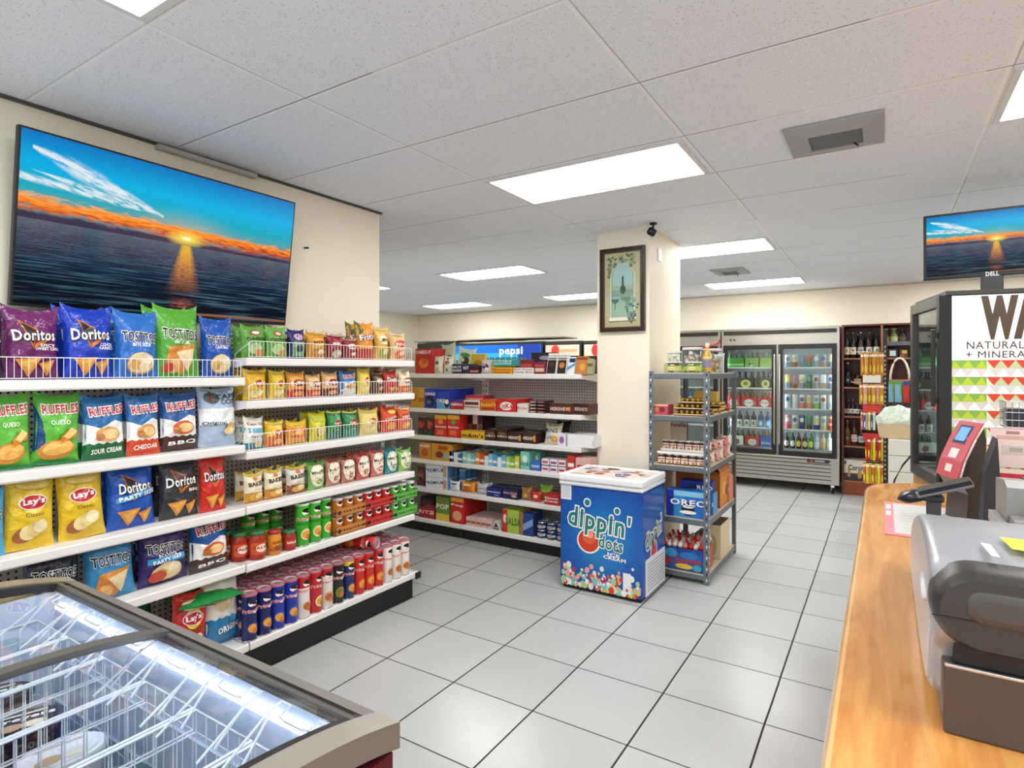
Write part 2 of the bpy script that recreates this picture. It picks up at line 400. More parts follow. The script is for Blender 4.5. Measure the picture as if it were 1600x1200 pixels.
for (i, j) in panels:
    X = -2.0426 + 1.2192 * i; Y = 1.5704 + .6096 * j
    if X < -3.1 and Y < 2.9 or X > 3: continue
    if j == -6 and i != 0 and i != 2: continue
    lab = names.get((i, j), 'ceiling light panel behind the shopper, %s' % {(0, -6): 'over the freezer end', (2, -6): 'over the counter end'}.get((i, j), 'right of the counter toward %s' % {-2: 'the register', 6: 'the wine cabinet', 10: 'the back wall'}.get(j, 'the door')))
    if first is None: first = light_panel(); o = first; o.location = (X, Y, CEIL); o['label'] = lab; o['group'] = 'ceiling light panels'
    else: o = dup(first, (X, Y, CEIL), None, lab, 'ceiling light panels')

# air vents
def vent(x0, y0, x1, y1, label, dirty):
    cx, cy = (x0 + x1) / 2, (y0 + y1) / 2; w, h = x1 - x0, y1 - y0
    r = thing('ceiling_vent', label, 'air vent', (cx, cy, CEIL), 0, 'ceiling air vents')
    m = M('#a9a9ab', .5, .3); f = MB(); o = .045; iw, ih = w / 2 - .085, h / 2 - .1
    O = [(-w / 2, -h / 2), (w / 2, -h / 2), (w / 2, h / 2), (-w / 2, h / 2)]; I = [(-iw, -ih), (iw, -ih), (iw, ih), (-iw, ih)]
    vs = [(x, y, -.002) for x, y in O] + [(x, y, -.014) for x, y in O] + [(x, y, -.03) for x, y in I] + [(x, y, -.002) for x, y in I]
    fs = [(a + i, a + (i + 1) % 4, a + 4 + (i + 1) % 4, a + 4 + i) for a in (0, 4, 8) for i in range(4)]
    f.add(vs, fs, m); f.build('frame', r)
    MB().box(-iw, -ih, -.004, iw, ih, -.002, BLACK).build('duct_opening', r)
    s = MB(); n = 7
    for k in range(n):
        y = -ih + (k + .5) * 2 * ih / n
        s.add([(-iw, y - .004, -.008), (iw, y - .004, -.008), (iw, y + .008, -.026), (-iw, y + .008, -.026)], [(0, 1, 2, 3)], M('#77777a', .5, .4))
    s.box(-iw, -ih, -.028, -iw + .012, ih, -.005, m); s.build('louvres', r)
    MB().wire([(iw - .04, ih - .03, -.03), (iw - .02, ih - .03, -.05)], .004, BLACK, 6).build('damper_lever', r)
    return r
vent(-.405, 2.945, .0, 3.345, 'large grey metal ceiling air vent in front of the light panels', True)
vent(-1.66, 6.62, -1.31, 7.07, 'small dark ceiling air vent between the two light panels behind the column', True)

# ================================================================ sunset picture on both screens
def mat_sunset(name, em):
    a, nt, b = nodes(name); N = NT(nt); v, x, y, z = N.xyz('Generated')   # generated: x across, z up
    t = N.nt.nodes.new('ShaderNodeTexCoord').outputs['UV']
    p = nt.nodes.new('ShaderNodeSeparateXYZ'); nt.links.new(t, p.inputs[0]); u, w = p.outputs[0], p.outputs[1]
    hz = .5
    def band(f, wid):          # 1 on f = 0, fading over wid
        return N.m('SUBTRACT', 1, N.m('DIVIDE', N.m('ABSOLUTE', f), wid), clamp=True)
    sky = N.ramp(w, [(.5, lin('#54707e')), (.6, lin('#5f9a9e')), (.69, lin('#16a8bc')), (.82, lin('#00aee2')), (1, lin('#0a72bc'))])
    dx = N.m('SUBTRACT', u, .53); dy = N.m('SUBTRACT', w, .548)
    sun = N.m('SQRT', N.m('ADD', N.m('MULTIPLY', dx, dx), N.m('MULTIPLY', N.m('MULTIPLY', dy, dy), 1.6)))
    glow = N.m('SUBTRACT', 1, N.m('MULTIPLY', sun, 3.4), clamp=True)
    sky = N.mix(N.m('MULTIPLY', N.m('MULTIPLY', glow, glow), .75), sky, lin('#f4c27a'))
    cv = N.vec(N.m('MULTIPLY', u, 7), N.m('ADD', N.m('MULTIPLY', w, 20), N.m('MULTIPLY', u, 2)), 0)
    cn = N.noise(cv, 1.4, 8, .66, 1.0)
    wv = N.vec(N.m('MULTIPLY', u, 16), N.m('ADD', N.m('MULTIPLY', w, 40), N.m('MULTIPLY', u, 22)), 3)
    wn = N.noise(wv, 1.0, 6, .62, .5)
    en = N.m('MULTIPLY', N.m('MULTIPLY', N.m('SUBTRACT', u, .03), 9, clamp=True), N.m('MULTIPLY', N.m('SUBTRACT', .44, u), 5, clamp=True), clamp=True)
    e2 = N.m('MULTIPLY', N.m('SUBTRACT', .44, u), 6, clamp=True)
    cut = N.m('MULTIPLY', N.m('SUBTRACT', wn, .38), 5, clamp=True)
    c1 = N.m('MULTIPLY', band(N.m('SUBTRACT', w, N.m('SUBTRACT', .93, N.m('MULTIPLY', u, .60))), N.m('ADD', .012, N.m('MULTIPLY', en, .05))), N.m('GREATER_THAN', en, .01))
    c2 = band(N.m('SUBTRACT', w, N.m('SUBTRACT', .735, N.m('MULTIPLY', u, .14))), N.m('ADD', .0004, N.m('MULTIPLY', e2, .026)))
    c2 = N.m('MULTIPLY', c2, N.m('LESS_THAN', u, .435))
    c3 = N.m('MULTIPLY', band(N.m('SUBTRACT', w, N.m('SUBTRACT', .79, N.m('MULTIPLY', u, .28))), N.m('MULTIPLY', en, .022)), N.m('GREATER_THAN', en, .01))
    wm = N.m('MULTIPLY', N.m('MULTIPLY', N.m('MAXIMUM', N.m('MAXIMUM', c1, c2), c3), 1.7), cut, clamp=True)
    sky = N.mix(N.m('MULTIPLY', wm, .9), sky, lin('#e6eef0'))
    cen = N.m('SUBTRACT', .60, N.m('MULTIPLY', u, .03)); bd = band(N.m('SUBTRACT', w, cen), .10)
    cl = N.m('MULTIPLY', N.m('SUBTRACT', N.m('ADD', N.m('MULTIPLY', cn, 1.1), N.m('MULTIPLY', bd, .62)), .86), 7, clamp=True)
    cc = N.ramp(N.m('ADD', N.m('MULTIPLY', N.m('SUBTRACT', w, .54), 5), N.m('MULTIPLY', N.m('SUBTRACT', N.noise(cv, 3.4, 5), .5), 1.0)), [(0, lin('#a8402c')), (.2, lin('#f07a1c')), (.45, lin('#ffa646')), (.8, lin('#f2b88a'))])
    sky = N.mix(cl, sky, cc)
    lo = N.m('MULTIPLY', N.m('SUBTRACT', N.m('SUBTRACT', .59, N.m('MULTIPLY', u, .02)), N.m('ADD', w, N.m('MULTIPLY', cn, .075))), 60, clamp=True)
    sky = N.mix(N.m('MULTIPLY', lo, .93), sky, N.mix(cn, lin('#1d1c3a'), lin('#54324e')))
    sky = N.mix(N.m('MULTIPLY', N.m('SUBTRACT', 1, N.m('MULTIPLY', sun, 12), clamp=True), 1.2, clamp=True), sky, lin('#ffe25a'))
    sky = N.mix(N.m('LESS_THAN', sun, .016), sky, lin('#fffbd0'))
    depth = N.m('SUBTRACT', .5, w); per = N.m('DIVIDE', 3.2, N.m('ADD', depth, .075))
    sv = N.vec(N.m('MULTIPLY', N.m('MULTIPLY', dx, per), .55), N.m('MULTIPLY', per, 3.4), 5)
    sn = N.noise(sv, 1, 5, .6, .4)
    fv = N.vec(N.m('MULTIPLY', dx, 60), N.m('MULTIPLY', per, 9), 8); fn = N.noise(fv, 1, 3, .6)
    sea = N.ramp(w, [(0, lin('#01060e')), (.2, lin('#041a30')), (.42, lin('#0e3a58')), (.5, lin('#2b5a70'))])
    st = N.m('MULTIPLY', N.m('SUBTRACT', sn, .5), 6, clamp=True)
    sea = N.mix(N.m('MULTIPLY', st, .55), sea, lin('#5b8496'))
    sea = N.mix(N.m('MULTIPLY', N.m('SUBTRACT', .5, sn), 5, clamp=True), sea, lin('#020b18'))
    wide = N.m('MULTIPLY', N.m('MULTIPLY', N.m('SUBTRACT', 1, N.m('MULTIPLY', depth, 4.2), clamp=True), N.m('MULTIPLY', N.m('SUBTRACT', fn, .46), 6, clamp=True)), N.m('SUBTRACT', N.noise(N.vec(N.m('MULTIPLY', u, 7), 1, 1), 1, 2), .12), clamp=True)
    sea = N.mix(N.m('MULTIPLY', wide, .85, clamp=True), sea, lin('#e09a78'))
    col = band(dx, N.m('ADD', .022, N.m('MULTIPLY', depth, .16)))
    rs = N.m('MULTIPLY', N.m('MULTIPLY', N.m('MULTIPLY', col, 1.8, clamp=True), N.m('MULTIPLY', N.m('SUBTRACT', fn, .36), 7, clamp=True)), N.m('SUBTRACT', 1.2, N.m('MULTIPLY', depth, 3.4), clamp=True), clamp=True)
    sea = N.mix(rs, sea, N.mix(N.m('MULTIPLY', depth, 4, clamp=True), lin('#ffc21e'), lin('#f08a2a')))
    spot = N.m('MULTIPLY', N.m('MULTIPLY', band(N.m('ADD', dx, .0), .06), band(N.m('SUBTRACT', w, .085), .05)), N.m('MULTIPLY', N.m('SUBTRACT', fn, .42), 7, clamp=True))
    sea = N.mix(spot, sea, lin('#b85a34'))
    sand = band(N.m('SUBTRACT', w, N.m('ADD', .012, N.m('MULTIPLY', sn, .01))), .012)
    sea = N.mix(N.m('MULTIPLY', sand, N.m('GREATER_THAN', u, .5)), sea, lin('#a0603c'))
    pic = N.mix(N.m('GREATER_THAN', w, hz), sea, sky)
    b.inputs['Base Color'].default_value = (0, 0, 0, 1); b.inputs['Roughness'].default_value = .3; b.inputs['Specular IOR Level'].default_value = .12
    nt.links.new(pic, b.inputs['Emission Color']); b.inputs['Emission Strength'].default_value = em
    return a
SUN = mat_sunset('sunset_screen', .8)
def screen(w, h, name, parent, bez, thick):
    """bezel + picture in local x across, z up, facing -y; origin bottom centre"""
    MB().box(-w / 2, -.001, 0, w / 2, thick, h, BLACK, .003).build('casing', parent)
    me = bpy.data.meshes.new('picture'); x, z0, z1 = w / 2 - bez, bez * 1.3, h - bez
    me.from_pydata([(-x, -.0025, z0), (x, -.0025, z0), (x, -.0025, z1), (-x, -.0025, z1)], [], [(0, 1, 2, 3)])
    uv = me.uv_layers.new(name='UVMap')
    for i, c in enumerate([(0, 0), (1, 0), (1, 1), (0, 1)]): uv.data[i].uv = c
    me.materials.append(SUN); o = bpy.data.objects.new('picture', me); COL.objects.link(o); o.parent = parent
tv = thing('television', 'large flat television tilted forward on the cream wall, showing an ocean sunset', 'television', (-2.985, 1.52, 1.815), R(90))
tv.rotation_euler = (0, 0, 0)
tv.matrix_basis = Matrix.Translation((-2.985, 1.520, 1.815)) @ Matrix.Rotation(R(90), 4, 'Z') @ Matrix.Rotation(R(7.6), 4, 'X')
screen(1.268, .715, 'television', tv, .009, .03)
MB().box(-.2, .032, .2, .2, .052, .5, BLACK).box(-.2, .03, .25, -.17, .062, .45, BLACK).box(.17, .03, .25, .2, .062, .45, BLACK).build('wall_bracket', tv)
o = MB().wire([(-3.066, 2.349, 2.316), (-3.03, 2.349, 2.312)], .006, BLACK, 6).build('wall_screw'); settag(o, 'dark screw sticking out of the cream wall right of the television', 'screw')

# framed picture on the column
fp = thing('framed_picture', 'dark framed green vineyard print hanging on the front of the column', 'framed picture', (-1.773, 4.362, 1.862))
f = MB(); w, h = .188, .668
dk = M('#2a1813', .3, 0, .1, 60)
for k, (a, c, d) in enumerate([(0, .022, .03), (.020, .036, .022)]):
    mm = dk if k == 0 else M('#4a2a1c', .35)
    f.box(-w + a, -d, a, w - a, .006, c, mm).box(-w + a, -d, h - c, w - a, .006, h - a, mm).box(-w + a, -d, c, -w + c, .006, h - c, mm).box(w - c, -d, c, w - a, .006, h - c, mm)
f.build('frame', fp)
a = [('r', -.82, .05, .82, .95, '#b9b48a')]
rr = random.Random(3)
for k in range(46):
    t = rr.random(); x = rr.uniform(-.65, .6); z = .80 + rr.uniform(-.02, .13) - abs(x) * .04
    a.append(('e', x, z, .07, .016, rr.choice(['#5d7a52', '#7d9468', '#476648', '#94a67c']), rr.uniform(0, 90)))
for k in range(18): a.append(('e', -.6 + rr.uniform(-.05, .1), .66 + rr.uniform(0, .16), .06, .015, rr.choice(['#6c8660', '#557350']), rr.uniform(0, 90)))
arch = lambda s, c: ('p', [(-.5 * s, .17), (.5 * s, .17), (.5 * s, .70), (.32 * s, .76), (.2 * s, .82), (-.2 * s, .82), (-.32 * s, .76), (-.5 * s, .70)], c)
a += [arch(1.08, '#dfe5d2'), arch(1.0, '#6f8d86'), arch(.92, '#9fc3c0'), ('r', -.46, .17, .46, .55, '#9db79a'), ('r', -.46, .42, .46, .5, '#7c9f88'),
      ('r', -.6, .13, .6, .17, '#e6e8d8'), ('r', -.62, .115, .62, .13, '#7c7a5a'), ('e', .02, .5, .13, .055, '#39503f'), ('r', -.03, .54, .06, .66, '#33463a'),
      ('p', [(-.52, .39), (-.14, .39), (-.2, .35), (-.33, .33), (-.46, .35)], '#4d6359'), ('r', -.35, .26, -.31, .33, '#4d6359')]
for k in range(46): q = rr.random(); a.append(('e', .42 + rr.uniform(-.32, .32) * (1 - q * .7), .33 - q * .23, .055, .013, rr.choice(['#5f7565', '#7d917d', '#41574b'])))
for k in range(8): a.append(('e', .25 + rr.uniform(-.3, .3), .37 + rr.uniform(-.02, .03), .11, .022, rr.choice(['#87a27a', '#6c8c66']), rr.uniform(0, 90)))
g = MB(); g.box(-w + .03, -.008, .03, w - .03, .0, h - .03, card('#a9a47c')); draw(g, a, flatS(-.008), w, h, step=.00002)
g.build('print', fp)
MB().box(-w + .03, -.0155, .03, w - .03, -.0145, h - .03, glass('picture_glass', '#ffffff', .03)).build('glass', fp)
MB().wire([(0, .004, h), (0, .0, h + .012)], .004, dk, 6).build('hanging_hook', fp)

# security camera and plate on the column
sc = thing('security_camera', 'small black security camera hanging at the top corner of the column', 'camera', (-1.50, 4.30, CEIL))
MB().lathe([(.028, -.012), (.028, -.001)], BLACK, 14).build('mount', sc)
MB().wire([(0, 0, -.01), (0, 0, -.045)], .007, BLACK, 8).build('arm', sc)
b_ = MB().lathe([(.0, -.035), (.02, -.034), (.03, -.026), (.031, .018), (.02, .032), (0, .034)], glossy('#111113'), 18, cap=False)
b_.xf(Matrix.Translation((-.01, -.01, -.068)) @ Matrix.Rotation(R(-55), 4, 'Y') @ Matrix.Rotation(R(20), 4, 'X')); b_.build('housing', sc)
sp = thing('wall_plate', 'small white cover plate high on the right side of the column', 'wall plate', (-1.555, 4.60, 2.49))
MB().box(0, -.035, -.05, .008, .035, .05, M('#e9e2d2', .4), .002).build('plate', sp)
MB().box(.0075, -.012, -.025, .0095, .012, .02, M('#c9bfae', .4)).build('emblem', sp)

# ================================================================ shop racks ("gondolas") with pegboard backs
PEG = mat_peg('pegboard', 'x')
LIP = M('#ece8e2', .38)
def fence(w, depth, h=.085, x0=0.):
    f = MB(); y = -depth + .006; n = int(w / .0215)
    f.wire([(x0 + .004, y + .12, .004), (x0 + .004, y + .12, .02), (x0 + .004, y, h - .012), (x0 + .016, y, h), (x0 + w - .016, y, h), (x0 + w - .004, y, h - .012), (x0 + w - .004, y, .003)], .0022, WIRE)
    f.wire([(x0 + .004, y, .004), (x0 + .004, y, h - .012)], .0022, WIRE); f.wire([(x0 + .004, y, .006), (x0 + w - .004, y, .006)], .0018, WIRE)
    for i in range(1, n): xx = x0 + w * i / n; f.wire([(xx, y, .004), (xx, y, h)], .0013, WIRE, 3)
    return f
def gondola(label, L, depth, base_depth, H, shelves, loc, rz, fences=(), kick=.15, end=False, group=None):
    r = thing('shelf_rack', label, 'store shelf', loc, rz, group)
    MB().box(0, -.012, .03, L, 0, H, PEG).build('back_panel', r)
    for x in (.0155, L - .0155):
        u = MB().box(x - .014, -.04, 0, x + .014, -.0125, H - .01, LIP)
        for k in range(int(H / .05)): u.box(x - .004, -.0408, .04 + k * .05, x + .004, -.0404, .065 + k * .05, BLACK)
        u.build('upright', r)
    MB().box(.002, -base_depth + .045, .002, L - .002, -base_depth + .06, kick, BLACK).box(.002, -base_depth + .06, .002, .02, -.05, kick, BLACK).box(L - .02, -base_depth + .06, .002, L - .002, -.05, kick, BLACK).build('kick_plate', r)
    for k, z in enumerate(shelves):
        d = base_depth if k == 0 else depth
        s = MB(); s.box(.018, -d + .004, z - .006, L - .018, -.042, z, SHELF)
        s.box(.001, -d, z - .04, L - .001, -d + .004, z + .001, LIP)
        s.prism([(-d + .004, z - .0385), (-d + .001, z - .04), (-d - .004, z - .034), (-d - .004, z - .006), (-d + .001, z)], .002, L - .002, LIP)
        for x in (.003, L - .007):
            s.prism([(-d + .004, z - .036), (-d + .004, z), (-.03, z), (-.03, z - .075), (-.08, z - .07)], x, x + .004, SHELF)
        s.build('shelf', r)
    if end:
        MB().box(L, -base_depth - .006, kick + .002, L + .012, -.0, kick + .012, BLACK).box(L - .03, -base_depth - .018, kick - .006, L + .014, -base_depth - .0055, kick + .035, BLACK).build('end_bumper', r)
    for k in fences:
        f = fence(L - .03, depth, x0=.015); f.xf(Matrix.Translation((0, 0, shelves[k] + .001))); f.build('wire_fence', r)
    return r
XB = -3.042                     # back plane of the chip racks
NS = [.19, .577, .863, 1.177, 1.516]; FS = [.19, .573, .864, 1.141, 1.396, 1.616]
FX = -2.72
gondola('near section of the chip racks, beside the glass-top freezer', 1.23, .322, .352, 1.80, NS, (XB, .502, 0), R(90), (4,))
gondola('far section of the chip racks, with canisters on its two lowest shelves', 1.23, .322, .352, 1.78, FS, (XB, 1.738, 0), R(90), (5, 4, 3), end=True)
YB = 4.62; BF = 4.2
BS = [.14, .432, .703, .928, 1.19, 1.52]
for k, (x0, lab) in enumerate([(-5.73, 'left third of the candy racks, mostly hidden behind the chip racks'), (-4.508, 'middle candy rack section, left of the black slotted post'), (-3.284, 'right candy rack section, ending at the column')]):
    gondola(lab, 1.22, .42, .42, 1.50, BS, (x0, YB, 0), 0)

# ================================================================ crisps on the chip racks
_bag = {}
def bag(label, art, base, xl, xr, yt, zs, X=FX - .045, d=None, lean=4, yaw=0., name='chip_bag', cat='bag of chips', group=None, back=None, behind=0, fine=True, dz=0., extra_w=1., roll=0.):
    """a bag standing on the shelf whose front plane is X, between pixel columns xl and xr of the photograph, its top at pixel row yt"""
    Y0, _ = onx(xl, 600, X); Y1, _ = onx(xr, 600, X); _, Zt = onx((xl + xr) / 2, yt, X)
    w = (Y1 - Y0) * extra_w; h = Zt - zs - dz; d = d or min(.15, w * .5)
    o = bag_mesh(w, h / math.cos(R(lean)) * .985, d, base, art, seed=len(_bag) + 1, nx=24 if fine else 12, nz=28 if fine else 14, fine=fine).build(name)
    _bag[len(_bag)] = 1
    settag(o, label, cat, group)
    o.matrix_basis = Matrix.Translation((X - d / 2 - .004, (Y0 + Y1) / 2, zs + dz + .002)) @ Matrix.Rotation(R(90 + yaw), 4, 'Z') @ Matrix.Rotation(R(-lean), 4, 'X') @ Matrix.Rotation(R(roll), 4, 'Y')
    for k in range(behind):
        c = copy_tree(o); c.matrix_basis = Matrix.Translation((-(d + .012) * (k + 1), .006 * (-1) ** k, .003 * k)) @ o.matrix_basis
        c['label'] = 'back-row ' + label.replace(' with a ringed picture', '').replace(', first one',''); 
        if 'group' in c: del c['group']
    return o
T1 = 'near rack top shelf'; T2 = 'near rack second shelf'; T3 = 'near rack third shelf'; T4 = 'near rack fourth shelf'; T5 = 'near rack bottom shelf'
x1 = FX - .03
bag('black and grey crisp bag cut by the picture edge, ' + T1, a_dor('#444444', '#888888'), '#24252b', -58, 12, 489, NS[4], x1)
bag('purple tortilla chip bag, ' + T1, a_dor('#3d3022', extra=[('t', 'SPICY', .45, .48, .3, .04, WH), ('t', 'SWEET CHILI', .45, .43, .5, .04, WH)]), '#6b2460', 10, 102, 483, NS[4], x1, behind=1)
bag('dark blue tortilla chip bag, leftmost blue bag ' + T1, a_dor('#2a2a33', extra=[('t', 'COOL', .6, .48, .3, .045, WH), ('t', 'RANCH', .6, .43, .35, .04, WH)]), '#173bb5', 105, 186, 481, NS[4], x1, behind=1)
bag('blue tortilla chip bag between the dark blue and green bags, ' + T1, a_tos('BITE SIZE'), '#2a6ec2', 187, 258, 488, NS[4], x1, behind=1)
bag('bright green tortilla chip bag, ' + T1, a_tos('HINT OF LIME', tri=True) + [('e', -.6, .14, .25, .07, '#c9402c')], '#58a934', 251, 322, 481, NS[4], x1, behind=1)
bag('royal blue tortilla chip bag right of the green one, ' + T1, a_tos('CANTINA'), '#1f55b4', 322, 374, 498, NS[4], x1 - .03)
bag('green queso ridged chip bag cut by the picture edge, ' + T2, a_que(), '#5fb63c', -16, 55, 618, NS[3], x1)
bag('green queso ridged chip bag with a full front, ' + T2, a_que(), '#5fb63c', 53, 131, 618, NS[3], x1, roll=3)
bag('sour cream ridged chip bag, white and blue with green foot, ' + T2, a_ruf(), '#2a6ca8', 134, 204, 621, NS[3], x1, behind=1)
bag('cheddar ridged chip bag, white and blue with orange foot, ' + T2, a_ruf(bot='#d24a26', sub='CHEDDAR'), '#2a6ca8', 203, 257, 619, NS[3], x1, behind=1)
bag('barbecue ridged chip bag with brown lower half, ' + T2, a_ruf(bot='#4a2a24', sub='BBQ', chip='#d2582a'), '#2a5a96', 257, 318, 615, NS[3], x1)
bag('pale blue and white kettle chip bag with lighthouse, ' + T2, [('e', -.4, .84, .4, .1, '#4b5f54'), ('p', [(-.55, .78), (-.35, .78), (-.4, .96), (-.5, .96)], '#8a2f2f'), ('t', 'CAPE', .42, .86, .62, .08, '#22303a'), ('t', 'COD', .5, .77, .5, .08, '#22303a'), ('r', -1, .38, 1, .66, '#f2f3f2'),
     ('t', 'Original', -.35, .4, .6, .07, '#2a3a4a'), ('e', .55, .3, .32, .1, '#e2b96a'), ('e', .4, .26, .3, .07, '#f0d79a')], '#a9bfd6', 318, 378, 608, NS[3], x1)
bag('light blue chip bag at the picture edge, ' + T3, a_tos(), '#4aa6d6', -50, 14, 770, NS[2], x1)
bag('yellow classic chip bag, left one of the pair, ' + T3, a_lay(), '#e5c02a', 10, 92, 741, NS[2], x1, roll=2)
bag('yellow classic chip bag right next to the blue bag, ' + T3, a_lay(), '#e5c02a', 98, 174, 732, NS[2], x1, roll=-2)
bag('blue party size tortilla chip bag, ' + T3, a_dor('#2a2a33', txt=('Doritos', .66), extra=[('p', [(-.8, .40), (.75, .52), (.75, .6), (-.8, .48)], '#3f9ed6'), ('t', 'PARTY SIZE', .1, .5, .8, .06, WH, 8, .04)]), '#1d56b8', 174, 252, 724, NS[2], x1, behind=1)
bag('black barbecue tortilla chip bag, ' + T3, a_dor('#5a4a42', extra=[('t', 'BBQ', .62, .46, .3, .06, WH)]), '#38373b', 256, 318, 718, NS[2], x1, behind=1)
bag('red tortilla chip bag at right end, ' + T3, a_dor('#2a1212'), '#cf2a1e', 318, 360, 711, NS[2], x1)
bag('black and navy tortilla chip bag half hidden by the freezer, ' + T4, a_tos('SCOOPS'), '#1a2033', 42, 137, 861, NS[1], x1)
bag('light blue original tortilla chip bag, ' + T4, a_tos(tri=True), '#3c8fc0', 140, 222, 838, NS[1], x1, roll=-2)
bag('purple party size tortilla chip bag, ' + T4, a_tos('SCOOPS', band='#3f9ed6') + [('e', -.4, .16, .35, .1, '#c8432c')], '#3a2c66', 224, 303, 823, NS[1], x1, behind=1)
bag('barbecue ridged chip bag with brown zigzag foot, ' + T4, a_ruf(bot='#4a3a30', sub='BBQ', chip='#d2582a'), '#23589c', 304, 366, 809, NS[1], x1)
bag('red party size chip bag, ' + T5, a_lay('', txt="Lay's") + [('r', -.6, .76, .6, .88, WH), ('t', 'PARTY SIZE', 0, .82, 1, .06, '#c21f2c', 0, .03)], '#cc2a22', 270, 328, 932, NS[0], x1 + .0, roll=6)
bag('white and teal-blue ridged chip bag, ' + T5, [('r', -1, 0, 1, .42, '#2a7fb0'), ('p', [(-1, .42)] + [(-1 + i * .2, .46 if i % 2 else .43) for i in range(11)] + [(1, .4), (-1, .4)], '#2a7fb0'), ('e', -.1, .66, .5, .12, '#e7d3a0'), ('e', .25, .74, .4, .1, '#f3e6c4'), ('t', 'ORIGINAL', .35, .27, 1.0, .09, WH, 6, .03)], '#e9e6dc', 326, 384, 910, NS[0], x1 + .0)
g_ = bag_mesh(.30, .26, .07, '#1f8a3f', [('e', -.1, .6, .6, .2, '#d98f35'), ('e', .1, .65, .4, .14, '#f1bd62'), ('r', -1, .2, 1, .3, '#e9efe0')], seed=77).build('chip_bag')
settag(g_, 'green ridged chip bag lying atop the white and teal bag, ' + T5, 'bag of chips')
g_.matrix_basis = Matrix.Translation((-2.98, 1.62, .435)) @ Matrix.Rotation(R(80), 4, 'Z') @ Matrix.Rotation(R(88), 4, 'X') @ Matrix.Rotation(R(180), 4, 'Y') @ Matrix.Translation((0, 0, -.26))
g_ = bag_mesh(.26, .30, .07, '#1c6b3c', [('r', -1, .5, 1, .62, '#3aa05a'), ('e', 0, .3, .5, .12, '#cfa45a')], seed=78).build('chip_bag')
settag(g_, 'dark green chip bag leaning behind the red party bag, ' + T5, 'bag of chips')
g_.matrix_basis = Matrix.Translation((-2.93, 1.31, .195)) @ Matrix.Rotation(R(95), 4, 'Z') @ Matrix.Rotation(R(-16), 4, 'X')
g_ = bag_mesh(.24, .24, .08, '#1d3b34', [('e', 0, .6, .5, .12, '#5a7a6a'), ('r', -1, .2, 1, .3, '#9aa8a0')], seed=79).build('chip_bag')
settag(g_, 'blackish green chip bag nearest the freezer, ' + T5, 'bag of chips')
g_.matrix_basis = Matrix.Translation((-2.90, 1.03, .195)) @ Matrix.Rotation(R(90), 4, 'Z') @ Matrix.Rotation(R(-10), 4, 'X')

U1 = 'far rack top shelf'; U2 = 'far rack second shelf'; U3 = 'far rack third shelf'; U4 = 'far rack fourth shelf'
def row(items, zs, where, behind=1, X=FX - .03, d=.075, lean=3):
    for it in items:
        desc, art, base, xl, xr, yt = it[:6]
        kw = it[6] if len(it) > 6 else {}
        k = dict(X=X, d=d, lean=lean, fine=False, behind=behind); k.update(kw)
        bag(desc + ', ' + where, art, base, xl, xr, yt, zs, **k)
pl = lambda c: [('e', 0, .8, .5, .09, '#b8362a'), ('e', 0, .8, .36, .05, WH), ('t', 'PLANTAIN', 0, .6, .8, .09, '#274a1c', 0, .05), ('e', -.1, .28, .62, .17, '#bfd69a'), ('e', .3, .16, .4, .1, c)]
row([('light green plantain chip bag, first from the near end', pl('#dd8a3a'), '#5f9e3a', 384, 421, 510),
     ('light green plantain chip bag beside the navy bag', pl('#d89a3a'), '#6aa843', 422, 455, 512),
     ('navy blue snack bag', [('e', 0, .76, .6, .12, '#c9a3c4'), ('r', -.7, .08, .7, .58, '#7fae7a'), ('e', 0, .36, .5, .14, '#2c3f52')], '#232a63', 457, 483, 516),
     ('golden yellow snack bag', a_small('#f3dfae', 'MIX', '#f0c24a', '#c98a22', '#7a2d12'), '#d9961f', 486, 515, 519),
     ('maroon snack bag right of the golden bag', a_small('#e4d9c4', 'BBQ', '#a01d2a', '#b9c49a'), '#8e1f2e', 518, 541, 523),
     ('small crimson snack bag', a_small('#dfe7cf', 'HOT', '#d8dcc0', '#b02a2a', '#7a1a1a'), '#9a2234', 543, 563, 530),
     ('tall gold corn chip bag with green corner', [('p', [(-1, .6), (-.3, .8), (-.6, 1), (-1, 1)], '#39672f'), ('r', -1, 0, 1, .3, '#b5301f'), ('p', [(-1, .3), (1, .3), (1, .42), (-1, .34)], '#f0a030'), ('t', 'Frito', 0, .62, .9, .17, '#7a1717', 8, .07), ('t', 'Frito', 0, .62, .86, .16, WH, 8, .03)], '#dc9226', 563, 590, 505, dict(yaw=-6)),
     ('gold lime snack bag', a_small('#ffe9a0', 'LIMON', '#f4e7b8', '#8fae3a', '#6a2a1a'), '#d8a83c', 592, 613, 512),
     ('orange and cream snack bag at far end', a_small('#f4d9ae', 'Fritos', '#c23a1e', '#d8552a'), '#e0b678', 616, 640, 522)],
    FS[5], U1)
lay = lambda s='': [('e', .1, .55, .36, .12, '#c21f2c'), ('t', "Lay's", .1, .55, .5, .09, WH, 0, .04), ('e', -.2, .2, .5, .12, '#f1d98a'), ('e', .1, .24, .3, .09, '#f7ebc0'), ('r', -1, .9, 1, .96, '#f7e27a')]
fri = lambda t='Fritos', lo='#c8371f': [('e', .05, .6, .7, .14, '#8c1d1d'), ('t', t, .05, .6, .95, .14, WH, 6, .05), ('r', -1, 0, 1, .34, lo), ('e', 0, .17, .6, .09, '#e79a4a')]
